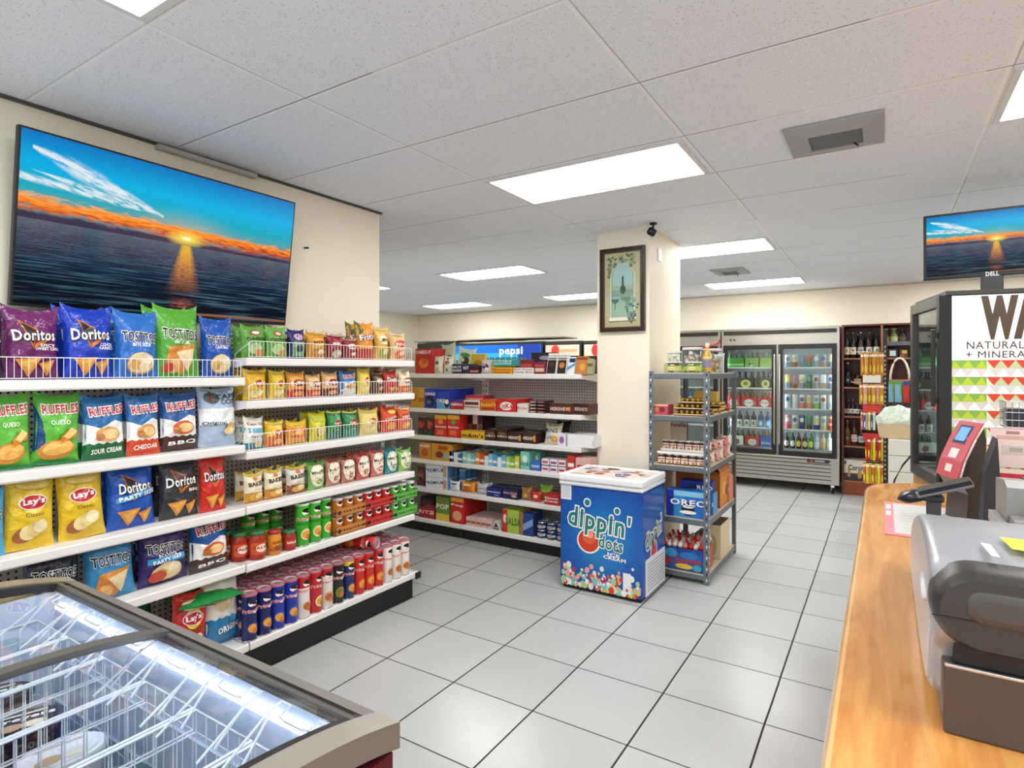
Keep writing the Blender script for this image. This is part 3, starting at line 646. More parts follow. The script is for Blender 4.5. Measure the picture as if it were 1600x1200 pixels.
row([('yellow classic chip bag, first at near end', lay(), '#e3b62c', 386, 424, 578),
     ('yellow chip bag, second one along', lay(), '#dfc02e', 427, 453, 580),
     ('orange corn chip bag with big red oval', fri(), '#e8a64a', 455, 483, 583),
     ('cream-orange corn chip bag', fri('Fritos', '#d0442a'), '#edc184', 485, 508, 587),
     ('brown chili corn chip bag', fri('Fritos', '#5a2a1c'), '#e3b480', 510, 535, 583),
     ('blue and white ridged chip bag', a_ruf(bot='#e6e2d2', sub=' ', tx=.8), '#3c7fbe', 537, 563, 581),
     ('yellow chip bag right of the blue and white one', lay(), '#ecd24a', 565, 585, 576),
     ('dark brown snack bag', a_small('#d8b48a', 'BBQ', '#c7a17a', '#7a3a22'), '#54392c', 588, 604, 583),
     ('red tortilla chip bag', a_dor('#2a1212'), '#c8321f', 606, 627, 580),
     ('cream and orange snack bag at far end', fri('Chips', '#cf5a2c'), '#efdcae', 629, 647, 582)], FS[4], U2)
row([('white and aqua kettle chip bag', [('r', -1, .52, 1, .68, '#6db2c4'), ('t', 'Cape Cod', 0, .8, .8, .1, '#7a2436', 0, .03), ('t', 'Cape Cod', .1, .4, .7, .08, '#22303a', 0, .03), ('r', -1, 0, 1, .2, '#3a8aa6'), ('e', .3, .15, .4, .1, '#e6c98a')], '#eeeae0', 386, 418, 654, dict(roll=3)),
     ('yellow chip bag with orange lower half', lay() + [('r', -1, 0, 1, .42, '#df6a28'), ('e', 0, .2, .5, .12, '#efb25a')], '#e7bd2c', 421, 450, 660),
     ('orange and yellow stacked snack bag', [('r', -1, .3, 1, .7, '#dc5f24'), ('e', 0, .5, .5, .1, '#f0c24a'), ('r', -1, .84, 1, 1, '#e8c33a')], '#e3a62f', 453, 486, 660),
     ('lemon yellow snack bag', [('e', .1, .34, .6, .2, '#7a8a2a'), ('e', .1, .34, .52, .17, '#e6d48a'), ('r', -1, .7, 1, .86, '#b9c43a')], '#d9d032', 490, 516, 646),
     ('green kettle chip bag, left of the green pair', lay() + [('r', -1, 0, 1, .3, '#2c7a6a')], '#2f8a4a', 518, 540, 642),
     ('green kettle chip bag, right of the green pair', lay() + [('r', -1, 0, 1, .3, '#3a8a7a')], '#2c8350', 542, 565, 642),
     ('pale yellow classic chip bag', lay(), '#e9d077', 568, 598, 641),
     ('orange crunchy cheese snack bag', [('t', 'Crunchy', 0, .55, .9, .14, BK, 10, .05), ('t', 'Crunchy', 0, .56, .86, .13, WH, 10, .02), ('e', 0, .25, .6, .14, '#f0a03a'), ('e', .1, .82, .5, .08, '#f6c860')], '#d8491f', 602, 626, 637),
     ('red-orange snack bag at far end', a_small('#f6c860', 'HOT', '#b8241a', '#f0a03a'), '#d9602c', 628, 647, 638)], FS[3], U3)
bak = lambda t, c: [('t', t, .05, .66, .9, .13, '#4a3a2a', 3, .05), ('e', 0, .84, .25, .07, '#c8732a'), ('r', -1, 0, 1, .36, c), ('e', 0, .2, .7, .14, '#e0b04a'), ('e', .2, .24, .4, .1, '#f4dfa0'), ('r', -1, .94, 1, 1, '#e9c93a')]
mis = lambda c, d: [('e', 0, .52, .92, .42, '#efe6d0'), ('t', "Miss V's", 0, .66, 1.2, .12, '#4a3a2a', 4, .02), ('e', 0, .3, .34, .1, c), ('e', 0, .3, .24, .06, d), ('r', -1, .93, 1, 1, c)]
row([('white and yellow baked chip bag, first at near end', bak('BAKED', '#c9922a'), '#efe4c4', 388, 418, 742),
     ('white and yellow baked chip bag, second one along', bak('BAKED', '#d08a2a'), '#efe4c4', 420, 449, 736),
     ('grey and cream baked chip bag', bak('BAKED', '#8a4a3a'), '#d9d2c4', 454, 484, 731),
     ('light green kettle chip bag', mis('#4f9a3a', '#e4c98a'), '#7fb85a', 488, 513, 724),
     ('cream kettle chip bag with brown foot, left of two alike', mis('#8c4a34', '#e4b98a'), '#c48a72', 516, 538, 720),
     ('cream kettle chip bag with brown foot, right of two alike', mis('#7c4030', '#dcb088'), '#bd8068', 540, 561, 716),
     ('cream and red kettle chip bag', mis('#b03a34', '#e8c49a'), '#c85a50', 563, 584, 710),
     ('cream and pink kettle chip bag', mis('#b04a50', '#e8c49a'), '#d07a70', 586, 606, 705),
     ('teal kettle chip bag', mis('#1f8496', '#e8e0c4'), '#2c94a4', 608, 627, 703),
     ('lime green kettle chip bag at far end', mis('#5fa63a', '#e8e0c4'), '#8cc65a', 629, 649, 704)], FS[2], U4)

# ---------------------------------------------------------------- crisp canisters
def can_parts(r, h, base, art, lidm, name, label, cat, group=None, foot='#cfcfd2'):
    t = thing(name, label, cat, (0, 0, 0), R(90), group)
    b = MB().lathe([(r - .002, 0), (r, .003), (r, h - .012), (r - .001, h - .008)], glossy(base), 20)
    b.lathe([(r + .0008, .0), (r + .0008, .004), (r, .005)], CHROME, 20, cap=False)
    if art: draw(b, art, cylS(r), r * 1.25, h, g=r * .3, step=.0003, mk=glossy)
    b.build('tube', t)
    MB().lathe([(r + .0015, h - .013), (r + .0018, h - .001), (r - .002, h), (r - .005, h - .001)], lidm, 20, cap=False).lathe([(r - .005, h - .001), (r - .0065, h - .004), (r * .45, h - .0035)], M('#cdb4b6', .2, .3), 20, cap=False).lathe([(r * .45, h - .0035), (0, h - .003)], M('#a8888c', .2, .3), 20, cap=False).build('lid', t)
    return t
PF = lambda c2, chip='#e7a33c', txt='#d8262c', nm='Pringles': [('e', 0, .8, .5, .07, WH), ('e', -.02, .84, .46, .045, BK, 8), ('e', .18, .80, .3, .03, BK, -10), ('e', 0, .74, .12, .012, '#d8262c'), ('t', nm, 0, .635, 1.1, .085, WH, 3, .07), ('t', nm, 0, .635, 1.08, .08, txt, 3, .03), ('e', 0, .28, .62, .13, c2), ('e', -.05, .28, .45, .09, chip), ('e', .2, .22, .3, .06, '#c9762a')]
LID = M('#b4606c', .25); LIDW = M('#d9d2d2', .25)
kinds = [('#17235f', PF('#2a3a86'), 'navy'), ('#17235f', PF('#2a3a86'), 'navy'), ('#2138a0', PF('#3050b8'), 'royal blue'), ('#2138a0', PF('#3050b8'), 'royal blue'),
         ('#f0e9e2', [('r', -1.2, .7, 1.2, 1, '#b9272c')] + PF('#e8d2b0', '#b9622a'), 'white and red'), ('#c0262c', PF('#f2e2c0'), 'crimson'), ('#e9e2d8', [('r', -1.2, .78, 1.2, 1, '#b9272c')] + PF('#d8b48a', '#b9622a'), 'white with red top'),
         ('#252620', PF('#7a8a3a', '#8a6a2a'), 'black'), ('#20306c', [('r', -1.2, .84, 1.2, .99, '#e7c92e')] + PF('#38508c'), 'navy with yellow top'),
         ('#cf2a1e', PF('#e8552a'), 'bright red'), ('#cf2a1e', PF('#e8552a'), 'bright red'), ('#cf2a1e', PF('#e8552a'), 'bright red'),
         ('#efe7e0', PF('#e3c9a8', '#b9622a'), 'white'), ('#efe7e0', PF('#e3c9a8', '#b9622a'), 'white'), ('#efe7e0', PF('#e3c9a8', '#b9622a'), 'white')]
labs = ['navy crisp canister nearest the freezer', 'navy crisp canister, second in the front row', 'royal blue crisp canister beside the navy pair', 'royal blue crisp canister beside the first white and red one',
        'white and red crisp canister right after the blue ones', 'crimson crisp canister between two white and red ones', 'white crisp canister with red top left of the black one', 'black crisp canister',
        'navy crisp canister with yellow top', 'bright red crisp canister beside the yellow-topped one', 'bright red crisp canister, middle of the three red ones', 'bright red crisp canister beside the white ones',
        'white crisp canister next to the red ones', 'white crisp canister, middle of the last three', 'white crisp canister at far end']
y0, _ = onx(391, 950, FX + .0); pit = .0795; cr = .0375
cans = {}
CX0 = FX - .008
for k, (base, art, nm) in enumerate(kinds):
    t = cans.get(nm) and copy_tree(cans[nm]) or can_parts(cr, .238, base, art, LID, 'crisp_canister', '', 'crisp canister')
    cans.setdefault(nm, t)
    yy = y0 + pit * k
    t.location = (CX0, yy, NS[0] + .001); t['label'] = labs[k] + ', front row, bottom shelf'; t.rotation_euler.z = R(90 + random.uniform(-14, 14))
    for j in range(1, 4):
        c = copy_tree(t); c.location = (CX0 - .078 * j, yy + random.uniform(-.001, .001), NS[0] + .001)
        c['label'] = 'crisp canister with pink lid standing behind the front row on the bottom shelf'; c['group'] = 'crisp canisters behind the front row'
c = copy_tree(cans['bright red']); settag(c, 'red crisp canister lying on its side on top of the others, bottom shelf', 'crisp canister')
c.matrix_basis = Matrix.Translation((-2.80, 2.56, NS[0] + .24 + .04)) @ Matrix.Rotation(R(20), 4, 'Z') @ Matrix.Rotation(R(90), 4, 'Y') @ Matrix.Translation((0, 0, -.12))
# jars of dip and canisters on the shelf above
def jar(label, r, h, glassc, lidc, art, name='dip_jar', cat='jar', group=None, rz=R(90)):
    t = thing(name, label, cat, (0, 0, 0), rz, group)
    b = MB().lathe([(r * .86, 0), (r, .006), (r, h * .72), (r * .82, h * .84), (r * .8, h * .87)], glossy(glassc), 18)
    draw(b, art, cylS(r), r * 1.2, h, g=r * .35, step=.0004); b.build('body', t)
    MB().lathe([(r * .9, h * .865), (r * .92, h * .87), (r * .92, h * .985), (r * .86, h), (0, h)], M(lidc, .3, .3), 20, cap=False).build('lid', t)
    return t
def putx(t, xl, xr, zs, X, back=0.):
    Y0, _ = onx(xl, 600, X); Y1, _ = onx(xr, 600, X); t.location = (X - back, (Y0 + Y1) / 2, zs + .001); return t
V = 'far rack fifth shelf'
sal = [('r', -1.1, .2, 1.1, .62, '#d8542c'), ('e', 0, .42, .6, .14, '#f2e6d0'), ('t', 'SALSA', 0, .44, .8, .09, '#b0241c', 0, .04)]
j0 = jar('salsa jar with green lid standing at front left, ' + V, .042, .145, '#a5301f', '#3f7a4c', sal)
putx(j0, 394, 422, FS[1], FX - .015, .035)
j1 = dup(j0, (FX - .10, onx(386, 600, FX)[0] + .02, FS[1] + .001), None, 'salsa jar with green lid behind and left of the front one, ' + V)
j1 = dup(j0, (FX - .175, onx(386, 600, FX)[0] + .0, FS[1] + .001), None, 'farthest back salsa jar with green lid in the corner, ' + V)
putx(jar('orange cheese dip jar with red lid, ' + V, .036, .128, '#d98a2a', '#b8433c', [('r', -1.1, .18, 1.1, .3, '#c25a22'), ('e', 0, .3, .5, .1, '#8a4a1a'), ('t', 'QUESO', 0, .52, .7, .1, '#7a3a12', 0, .04)]), 422, 446, FS[1], FX - .01, .03)
putx(jar('short red salsa jar with green lid beside the green canisters, ' + V, .034, .105, '#a02c20', '#4c8a5a', [('r', -1.1, .2, 1.1, .62, '#b8322a'), ('t', 'SALSA', 0, .42, .8, .1, WH, 0, .04)]), 447, 468, FS[1], FX - .01, .03)
gcan = can_parts(.0375, .238, '#3fae2e', PF('#f0e2b0', nm='Pringles') + [('r', -1.2, .5, 1.2, .56, '#2c8a24')], M('#cfe0c8', .25), 'crisp_canister', 'green crisp canister right of the short salsa jar, ' + V, 'crisp canister')
putx(gcan, 467, 489, FS[1], FX - .01, .035)
for k, (n_, xx) in enumerate([('middle one of the three in front', 496), ('beside the orange carton trays', 513)]):
    dup(gcan, (gcan.location.x - .012 * k, gcan.location.y + .0805 * (k + 1), gcan.location.z), R(90 + 8 * k), 'green crisp canister, %s, %s' % (n_, V))
for k in range(3): dup(gcan, (gcan.location.x - .165, gcan.location.y - .05 - .085 * k, gcan.location.z), R(90), 'green crisp canister standing behind the jars, ' + V, 'green canisters behind the jars')
# carton trays of small snack tubs, two high
def tray(label, n, rows, c_tray, c_tub, txt):
    t = thing('snack_tray', label, 'carton of snack tubs', (0, 0, 0), R(90)); w = n * .078 / 1.0; d = rows * .078
    b = MB(); m = card(c_tray); h = .05
    b.box(0, -d, 0, w, 0, .003, m).box(0, -d, 0, w, -d + .003, h, m).box(0, -.003, 0, w, 0, h * 1.6, m).box(0, -d, 0, .003, 0, h * 1.2, m).box(w - .003, -d, 0, w, 0, h * 1.2, m)
    s0 = len(b.v); draw(b, [('t', txt, 0, .5, 1.2, .3, '#3a2418', 0, .03), ('e', -.78, .5, .1, .25, BK)], lambda x, z, o: (x + w / 2, -d - o, z), w / 2, h)
    b.build('carton', t)
    tb = MB().lathe([(.032, 0), (.036, .004), (.036, .095), (.0365, .102), (.033, .103), (0, .101)], glossy(c_tub), 14, cap=False)
    tb.lathe([(.0366, .094), (.0366, .1035), (.0, .1037)], LIDW, 14, cap=False)
    draw(tb, [('e', 0, .75, .5, .14, WH), ('e', 0, .8, .4, .09, BK), ('r', -1, .12, 1, .2, WH)], cylS(.036), .045, .1, g=.014, step=.0003)
    p = None
    for i in range(n):
        for j in range(rows):
            if p is None: o = p = tb.build('snack_tub', t)
            else: o = p.copy(); COL.objects.link(o); o.parent = t
            o.location = (.039 + i * .078, -d + .042 + j * .078, .004)
    return t
def trays(xl, n, c1, c2, txt, nm, X=FX - .012, hi=2):
    Y0, _ = onx(xl, 600, X)
    for lev in range(hi):
        t = tray('%s carton tray of small crisp tubs, %s, %s' % (nm, 'stacked on top' if lev else 'underneath', V), n, 3, c1, c2, txt)
        t.location = (X - 3 * .078, Y0, FS[1] + .001 + lev * .1085)
trays(525, 3, '#c07a34', '#cd7a2c', 'Pringles', 'orange-brown')
trays(572, 3, '#c8322a', '#c9302a', 'Pringles', 'red')
trays(614, 3, '#5fae48', '#57b23e', 'Pringles', 'green')

# ================================================================ candy and biscuit racks at the back of the aisle
XMAX = None
def px2(xl, xr, yt, Y, zs):
    X0, _ = ony(xl, 600, Y); X1, _ = ony(xr, 600, Y); _, Z = ony((xl + xr) / 2, yt, Y)
    if XMAX is not None and X1 > XMAX: X0 -= X1 - XMAX; X1 = XMAX
    return X0, X1, max(.02, Z - zs)
def carton(label, xl, xr, yt, zs, col, art=(), dep=.12, Y=BF + .015, name='snack_box', cat='box of snacks', n=0, tilt=0., top=None, dz=0., group=None, side=None, fold=True, yaw=0.):
    X0, X1, h = px2(xl, xr, yt, Y, zs + dz); w = X1 - X0 - .003
    b = MB(); m = card(col); b.box(-w / 2, 0, 0, w / 2, dep, h, m, .0015)
    if top: b.box(-w / 2 + .002, .002, h, w / 2 - .002, dep - .002, h + .0006, card(top))
    if side: b.box(w / 2, .002, .002, w / 2 + .0006, dep - .002, h - .002, card(side)); b.box(-w / 2 - .0006, .002, .002, -w / 2, dep - .002, h - .002, card(side))
    if fold: b.box(-w / 2 + .003, dep / 2 - .0012, h + .0004, w / 2 - .003, dep / 2 + .0012, h + .0012, card(WH if top is None else col))
    draw(b, art, flatS(0), w / 2, h, step=.0003)
    o = b.build(name); settag(o, label, cat, group)
    o.matrix_basis = Matrix.Translation(((X0 + X1) / 2, Y, zs + dz + .001)) @ Matrix.Rotation(R(yaw), 4, 'Z') @ Matrix.Rotation(R(-tilt), 4, 'X')
    for k in range(n):
        c = o.copy(); COL.objects.link(c); c.matrix_basis = Matrix.Translation((0, (dep + .004) * (k + 1), 0)) @ o.matrix_basis
        if n == 1: c['label'] = 'back-row ' + label
        else: c['label'] = 'one behind ' + label; c['group'] = 'row behind ' + label.split(',')[0]
    return o
def pouch(label, art, base, xl, xr, yt, zs, Y=BF + .03, d=.06, lean=5, dz=0., name='snack_pouch', cat='bag of snacks', yaw=0., roll=0., n=0):
    X0, X1, h = px2(xl, xr, yt, Y, zs + dz); o = bag_mesh(X1 - X0, h / math.cos(R(lean)) * .985, d, base, art, seed=len(_bag) + 1, nx=12, nz=14, fine=False).build(name); _bag[len(_bag)] = 1
    settag(o, label, cat); o.matrix_basis = Matrix.Translation(((X0 + X1) / 2, Y + d / 2, zs + dz + .002)) @ Matrix.Rotation(R(yaw), 4, 'Z') @ Matrix.Rotation(R(-lean), 4, 'X') @ Matrix.Rotation(R(roll), 4, 'Y')
    for k in range(n):
        c = o.copy(); COL.objects.link(c); c.matrix_basis = Matrix.Translation((0, (d + .01) * (k + 1), 0)) @ o.matrix_basis; c['label'] = 'back-row ' + label
    return o
def tx(s, x=0, z=.5, w=1.2, h=.3, c=WH, a=0): return ('t', s, x, z, w, h, c, a, .03)
G1, G2, G3, G4, G5, G6 = ['candy rack %s shelf' % s for s in ('top', 'second', 'third', 'fourth', 'fifth', 'bottom')]
z = BS[5]
carton('red cheese cracker box, ' + G1, 649, 675, 545, z, '#c0261f', [tx('CHEEZ-IT', 0, .86, 1.5, .12), ('e', 0, .42, .6, .2, '#e07a28'), ('e', .1, .5, .35, .12, '#c85a1a')], .06, n=3)
pouch('cream pouch with picture of nuts, left of two, ' + G1, [('e', 0, .62, .4, .12, '#8a9a4a'), ('e', .05, .6, .25, .07, '#7a4a2a'), ('e', 0, .22, .4, .12, '#b9c49a')], '#e9e4d2', 674, 689, 557, z)
pouch('cream pouch with picture of nuts, right of two, ' + G1, [('e', 0, .62, .45, .12, '#a8502c'), ('e', 0, .2, .25, .1, '#5f8a3a'), ('e', 0, .86, .3, .05, '#4a7a3a')], '#ece5d4', 690, 705, 557, z)
carton('navy nut bar box with white lettering, ' + G1, 706, 722, 569, z, '#1d2742', [tx('NUT', 0, .68, 1.1, .22), tx('BARS', 0, .34, 1.1, .22)], .14)
carton('narrow navy nut bar box, ' + G1, 723, 733, 569, z, '#25304e', [tx('NUT', 0, .6, 1.3, .3)], .14)
carton('black and red biscuit box, ' + G1, 734, 748, 571, z, '#2c2224', [('r', -1, .15, 1, .45, '#b8342c'), tx('Granola', 0, .3, 1.5, .12)], .14)
pouch('white and green pouch leaning on the nut boxes, ' + G1, [('e', .1, .5, .5, .2, '#3a3a2a'), ('e', 0, .75, .6, .1, '#5f9a4a')], '#dfe8d0', 708, 736, 545, z, Y=BF + .22, dz=.0, roll=8)
pouch('pale green pouch behind the cream pouches, ' + G1, [('e', 0, .5, .7, .14, '#7fa84f')], '#c9d6b6', 691, 713, 537, z, Y=BF + .19, roll=-10)
pouch('purple and white cookie pouch, ' + G1, [('e', .1, .5, .6, .2, '#5a3a5e'), ('e', .3, .3, .4, .15, WH)], '#d8cfd4', 749, 766, 563, z, d=.05)
carton('yellow peanut candy box under the teal package, ' + G1, 767, 800, 574, z, '#e0a818', [tx('Hostess', 0, .65, 1.2, .3, '#c8401a'), ('r', -.8, .12, .8, .3, '#c85a1a')], .16)
carton('teal package lying on the yellow box, ' + G1, 769, 801, 561, z, '#2f9a96', [('r', -.9, .2, .9, .5, '#8fd0c4'), tx('Chips', 0, .7, .9, .3)], .15, dz=.068)
for k in range(9):
    j_ = MB().lathe([(.026, 0), (.028, .01), (.028, .11), (.02, .125), (.012, .13)], glossy('#dcc23c'), 10).lathe([(.013, .128), (.013, .15), (0, .151)], M('#2f7a6a', .4), 8, cap=False).build('tea_bottle')
    settag(j_, 'small yellow drink bottle in the row behind the teal package', 'bottle', 'yellow drink bottles on the candy rack'); j_.location = (ony(741, 580, 4.4)[0] + k * .062, 4.44, z + .001)
    if k < 9:
        c = j_.copy(); COL.objects.link(c); c.location = (j_.location.x, 4.50, z + .001)
carton('tall gold box behind the purple pouch, ' + G1, 736, 757, 553, z, '#d9b83a', [('e', 0, .5, .6, .2, '#b98a1a')], .05, Y=BF + .16)
carton('white rice bar box with lettering, ' + G1, 802, 834, 575, z, '#efeae4', [tx('Rice Crispy', 0, .72, 1.2, .3, '#8c2230'), tx('Candy Bars', 0, .28, 1.5, .3, '#4a2a4a')], .12)
carton('maroon chocolate box behind the white rice bar box, ' + G1, 806, 834, 562, z, '#8a2630', [('r', -.8, .4, .8, .7, '#b84a44')], .1, Y=BF + .14)
carton('dark red chocolate box stack beside the tall white packs, ' + G1, 834, 852, 566, z, '#7c2634', [('r', -.8, .2, .8, .5, '#d8c0a8'), ('r', -.8, .6, .8, .8, '#c04a4a')], .13)
carton('black chocolate box behind the dark red stack, ' + G1, 830, 862, 551, z, '#252028', [('e', .3, .75, .5, .1, '#9a8fb0')], .1, Y=BF + .16, top='#3a3440')
lind = [('r', -.9, .02, .9, .78, '#231816'), tx('Lindt', 0, .88, .9, .08, '#8a7a4a'), tx('COCOA', 0, .7, 1.2, .07)]
carton('tall white and black chocolate pack, left of the tilted pair, ' + G1, 853, 868, 551, z, '#ebe7df', lind + [('e', 0, .45, .6, .12, '#4a3228')], .05, tilt=14)
carton('tall white and black chocolate pack with a nut picture, ' + G1, 869, 884, 551, z, '#ebe7df', lind + [('e', 0, .42, .6, .14, '#c87a34')], .05, tilt=14)
carton('white and blue chocolate pack, tilted, ' + G1, 885, 897, 557, z, '#dfe6ec', [('p', [(-1, .2), (1, .5), (1, .65), (-1, .4)], '#4a8fc0'), ('r', -.6, .68, 1, .92, '#1c2a4a')], .05, tilt=14)
carton('orange chocolate pack, tilted, ' + G1, 898, 916, 556, z, '#c07a34', [('e', .2, .4, .5, .2, '#d8a23c'), ('r', -1, .8, 1, .95, '#8a3a1a')], .05, tilt=14)
carton('green and cream chocolate pack at the right end, ' + G1, 916, 925, 560, z, '#9a9a72', [('r', -1, .5, 1, .7, '#5a5a3a')], .05, tilt=12)
z = BS[4]
carton('gold cracker box half hidden by the chip rack, ' + G2, 642, 654, 606, z, '#c8921f', [('e', 0, .5, .6, .2, '#b0661a')], .1, n=1)
carton('gold cracker box left of the big blue boxes, ' + G2, 654, 663, 606, z, '#cf9a28', [('r', -1, .3, 1, .5, '#b0661a')], .1, n=1)
ore = [('r', -1, 0, 1, .3, '#5aa8d8'), ('e', .55, .32, .4, .26, '#1a1412'), ('e', .55, .36, .3, .12, WH), tx('OREO', -.1, .4, 1.1, .18), ('r', -1, .86, 1, 1, '#12268a')]
carton('big blue sandwich cookie box, left, ' + G2, 663, 681, 607, z, '#1d3fae', [tx('OREO', 0, .72, 1.4, .14), ('e', 0, .36, .8, .3, '#10142a'), ('e', -.2, .3, .4, .1, '#4a6ab0')], .12, n=1)
carton('big blue sandwich cookie box, the wide one, ' + G2, 682, 703, 608, z, '#1b41b4', ore, .12, n=2)
carton('blue and red cookie carton, ' + G2, 704, 724, 626, z, '#c02a32', [tx('nabisco', 0, .6, 1.5, .3), ('r', -1, .84, 1, 1, '#1b3aa6')], .13, n=1)
carton('blue cookie carton showing above the red one, ' + G2, 705, 727, 618, z, '#1b3ab0', [], .12, Y=BF + .29)
carton('white chocolate bar display carton, ' + G2, 725, 749, 626, z, '#e9dccb', [('r', -.9, .55, .9, .85, '#5a2226'), tx('Snickers', 0, .35, 1.4, .22, '#5a2a1a')], .13)
carton('pink and red bar carton behind the white display carton, ' + G2, 727, 756, 618, z, '#d2404a', [('r', -.9, .5, .9, .8, '#e8a09a')], .16, Y=BF + .15)
carton('orange peanut cup carton, ' + G2, 750, 775, 625, z, '#d8601f', [tx("Reese's", 0, .6, 1.5, .35, '#f2c22a', 3), ('r', -.8, .12, .8, .3, '#8a3a12')], .14, n=1)
carton('red wafer bar carton with slanted lettering, ' + G2, 776, 806, 624, z, '#cc2420', [('e', 0, .45, .66, .34, WH), tx('KitKat', 0, .45, 1.0, .38, '#cc2420', 6)], .14, n=1)
carton('small white carton beside the red wafer carton, ' + G2, 808, 825, 631, z, '#e8e2dc', [tx('Kinder', 0, .5, 1.2, .3, '#b9533a')], .12)
for k in range(4): carton('dark chocolate bar box, %s of its stack, %s' % (['lowest', 'second', 'third', 'topmost'][k], G2), 827, 852, 645.5 - k * 4.8, z, '#3c1c1c', [('r', -.9, .25, -.2, .7, '#d8b8a4'), ('r', .1, .3, .8, .65, '#c88a7a')], .15, dz=.028 * k)
carton('wide brown chocolate bar carton, ' + G2, 859, 893, 631, z, '#4a221c', [tx('HERSHEYS', -.05, .5, 1.2, .3, '#e0d0c4'), ('r', .62, .35, .9, .7, '#d8902a')], .14, side='#5a3028')
carton('brown chocolate bar carton at the right end, ' + G2, 893, 921, 631, z, '#431e1a', [tx('HERSHEYS', 0, .5, 1.2, .3, '#d8c8bc')], .14, Y=BF + .06, yaw=-12)
z = BS[3]
pouch('dark pouch of fruit snacks, left, ' + G3, [('e', 0, .6, .7, .22, '#b82f2a'), ('r', -1, 0, 1, .25, '#2a3a22')], '#4a1c1c', 650, 664, 654, z, d=.05)
pouch('dark pouch of fruit snacks, right, ' + G3, [('e', 0, .6, .7, .22, '#c8402a'), ('r', -1, 0, 1, .25, '#2a3a22')], '#54201c', 664, 677, 654, z, d=.05)
ann = lambda c: [('r', -1, .82, 1, 1, '#e2a82a'), ('e', 0, .7, .4, .12, c), ('r', -.6, .1, .5, .32, '#e8763a'), tx('Gummies', 0, .47, 1.2, .1)]
carton('tall red and yellow fruit snack box, left, ' + G3, 679, 698, 649, z, '#cf2a22', ann('#e89a3a'), .06, n=1)
carton('tall red and yellow fruit snack box, right, ' + G3, 699, 718, 649, z, '#d2281f', ann('#6aa03a'), .06, n=1)
for k in range(4): carton('white and maroon candy box behind the yellow box, %s of four' % ['first', 'second', 'third', 'last'][k], 722 + k * 8.2, 729.5 + k * 8.2, 649, z, '#e4dcd8' if k % 2 == 0 else '#4a1c22', [('r', -1, .3, 1, .6, '#6a2a30' if k % 2 == 0 else '#8a5a5a')], .2, Y=BF + .16)
carton('yellow candy carton with brown lettering, ' + G3, 720, 757, 674, z, '#e6b424', [tx("m&m's", 0, .45, 1.0, .5, '#4a2412')], .14, side='#c8921a')
for k in range(2): carton('dark brown candy carton, %s, %s' % (['left one of the pair', 'right one of the pair'][k], G3), 758 + 18 * k, 774.5 + 18 * k, 671, z, '#3a1a16', [tx("m&m's", 0, .45, 1.3, .22, '#d8c8b8'), ('r', -.7, .62, .7, .72, '#8a6a3a')], .14, n=1)
for k in range(2): carton('brown and gold chocolate carton, %s, %s' % (['left one of the low pair', 'right one of the low pair'][k], G3), 794 + 23 * k, 815 + 23 * k, 677, z, '#3c1d16', [tx('HERSHEYS', -.1, .5, 1.3, .3, '#e4d8c8'), ('r', .6, .2, .9, .8, '#d89a2a')], .15, n=1)
pouch('large tan candy bag leaning back, ' + G3, [tx('MINIS', -.1, .66, 1.3, .2, '#3a3a4a'), ('e', -.2, .38, .4, .16, '#9aa8c0'), ('e', .4, .25, .4, .14, '#e0a03a'), ('r', -1, .88, 1, 1, '#9c9078')], '#d9cfb4', 846, 873, 664, z, d=.08, lean=14)
pouch('black candy bag behind the tan bag, ' + G3, [], '#26221e', 862, 884, 660, z, Y=BF + .2, d=.06, lean=24)
carton('small white box with a purple print, ' + G3, 871, 884, 678, z, '#e4dfe6', [('e', 0, .5, .6, .3, '#8a6a9a')], .1)
carton('white open paper tray at the right end, ' + G3, 886, 928, 680, z, '#eceaea', [('r', .9, .2, 1, .6, '#c9c4c4')], .2, top='#d8d6d6', fold=False)
z = BS[2]
carton('gold honey cracker box, left, ' + G4, 655, 673, 692, z, '#d08a28', [('e', 0, .4, .6, .26, '#b85a20'), tx('HONEY', 0, .8, 1.2, .14)], .08, n=1)
carton('gold honey cracker box, right and wider, ' + G4, 674, 706, 694, z, '#d5932c', [('e', -.2, .35, .4, .2, '#6a3a1a'), ('e', .5, .3, .3, .2, '#8fb0a0'), ('r', -.3, .65, .6, .9, '#b04a1c')], .08, n=1)
cols = ['#2c4a86', '#e4e6e8', '#3a62a0', '#86c4b8', '#a8d8cc', '#6ab4ae', '#e0882c', '#c9503a', '#cfe6e2', '#7ac0dc', '#4a9ad0', '#e8efe8', '#62b0d8', '#a9cf52', '#7fb83a', '#d8d04a']
nms = ['navy', 'white', 'blue', 'aqua', 'pale green', 'sea green', 'orange', 'rust red', 'pale aqua', 'light blue', 'bright blue', 'off-white', 'sky blue', 'lime green', 'leaf green', 'yellow']
for k in range(16):
    xl = 702 + k * 6.8
    carton('narrow %s roll of mints standing in the mint row, %s' % (nms[k], G4), xl, xl + 6.4, 705 + k * .55 + (k % 3) * 2, z, cols[k], [('r', -1, .3, 1, .55, '#f0efe8')], .16, n=0, fold=False, name='mint_pack', cat='pack of mints')
    carton('narrow pack behind the %s roll of mints, %s' % (nms[k], G4), xl, xl + 6.2, 699 + k * .5 + (k % 2) * 2, z, cols[(k * 5 + 3) % 16], [], .14, Y=BF + .2, fold=False, name='mint_pack', cat='pack of mints')
carton('tall mint green gum box, ' + G4, 813, 827, 706, z, '#7cc7b2', [('e', 0, .6, .6, .2, '#e0f2e8'), tx('ICE', 0, .3, .9, .16, '#2a6a6a')], .1, n=1)
carton('blue gum box in front of the green one, ' + G4, 829, 844, 722, z, '#2d6cc0', [tx('TRIDENT', 0, .5, 1.4, .26)], .1)
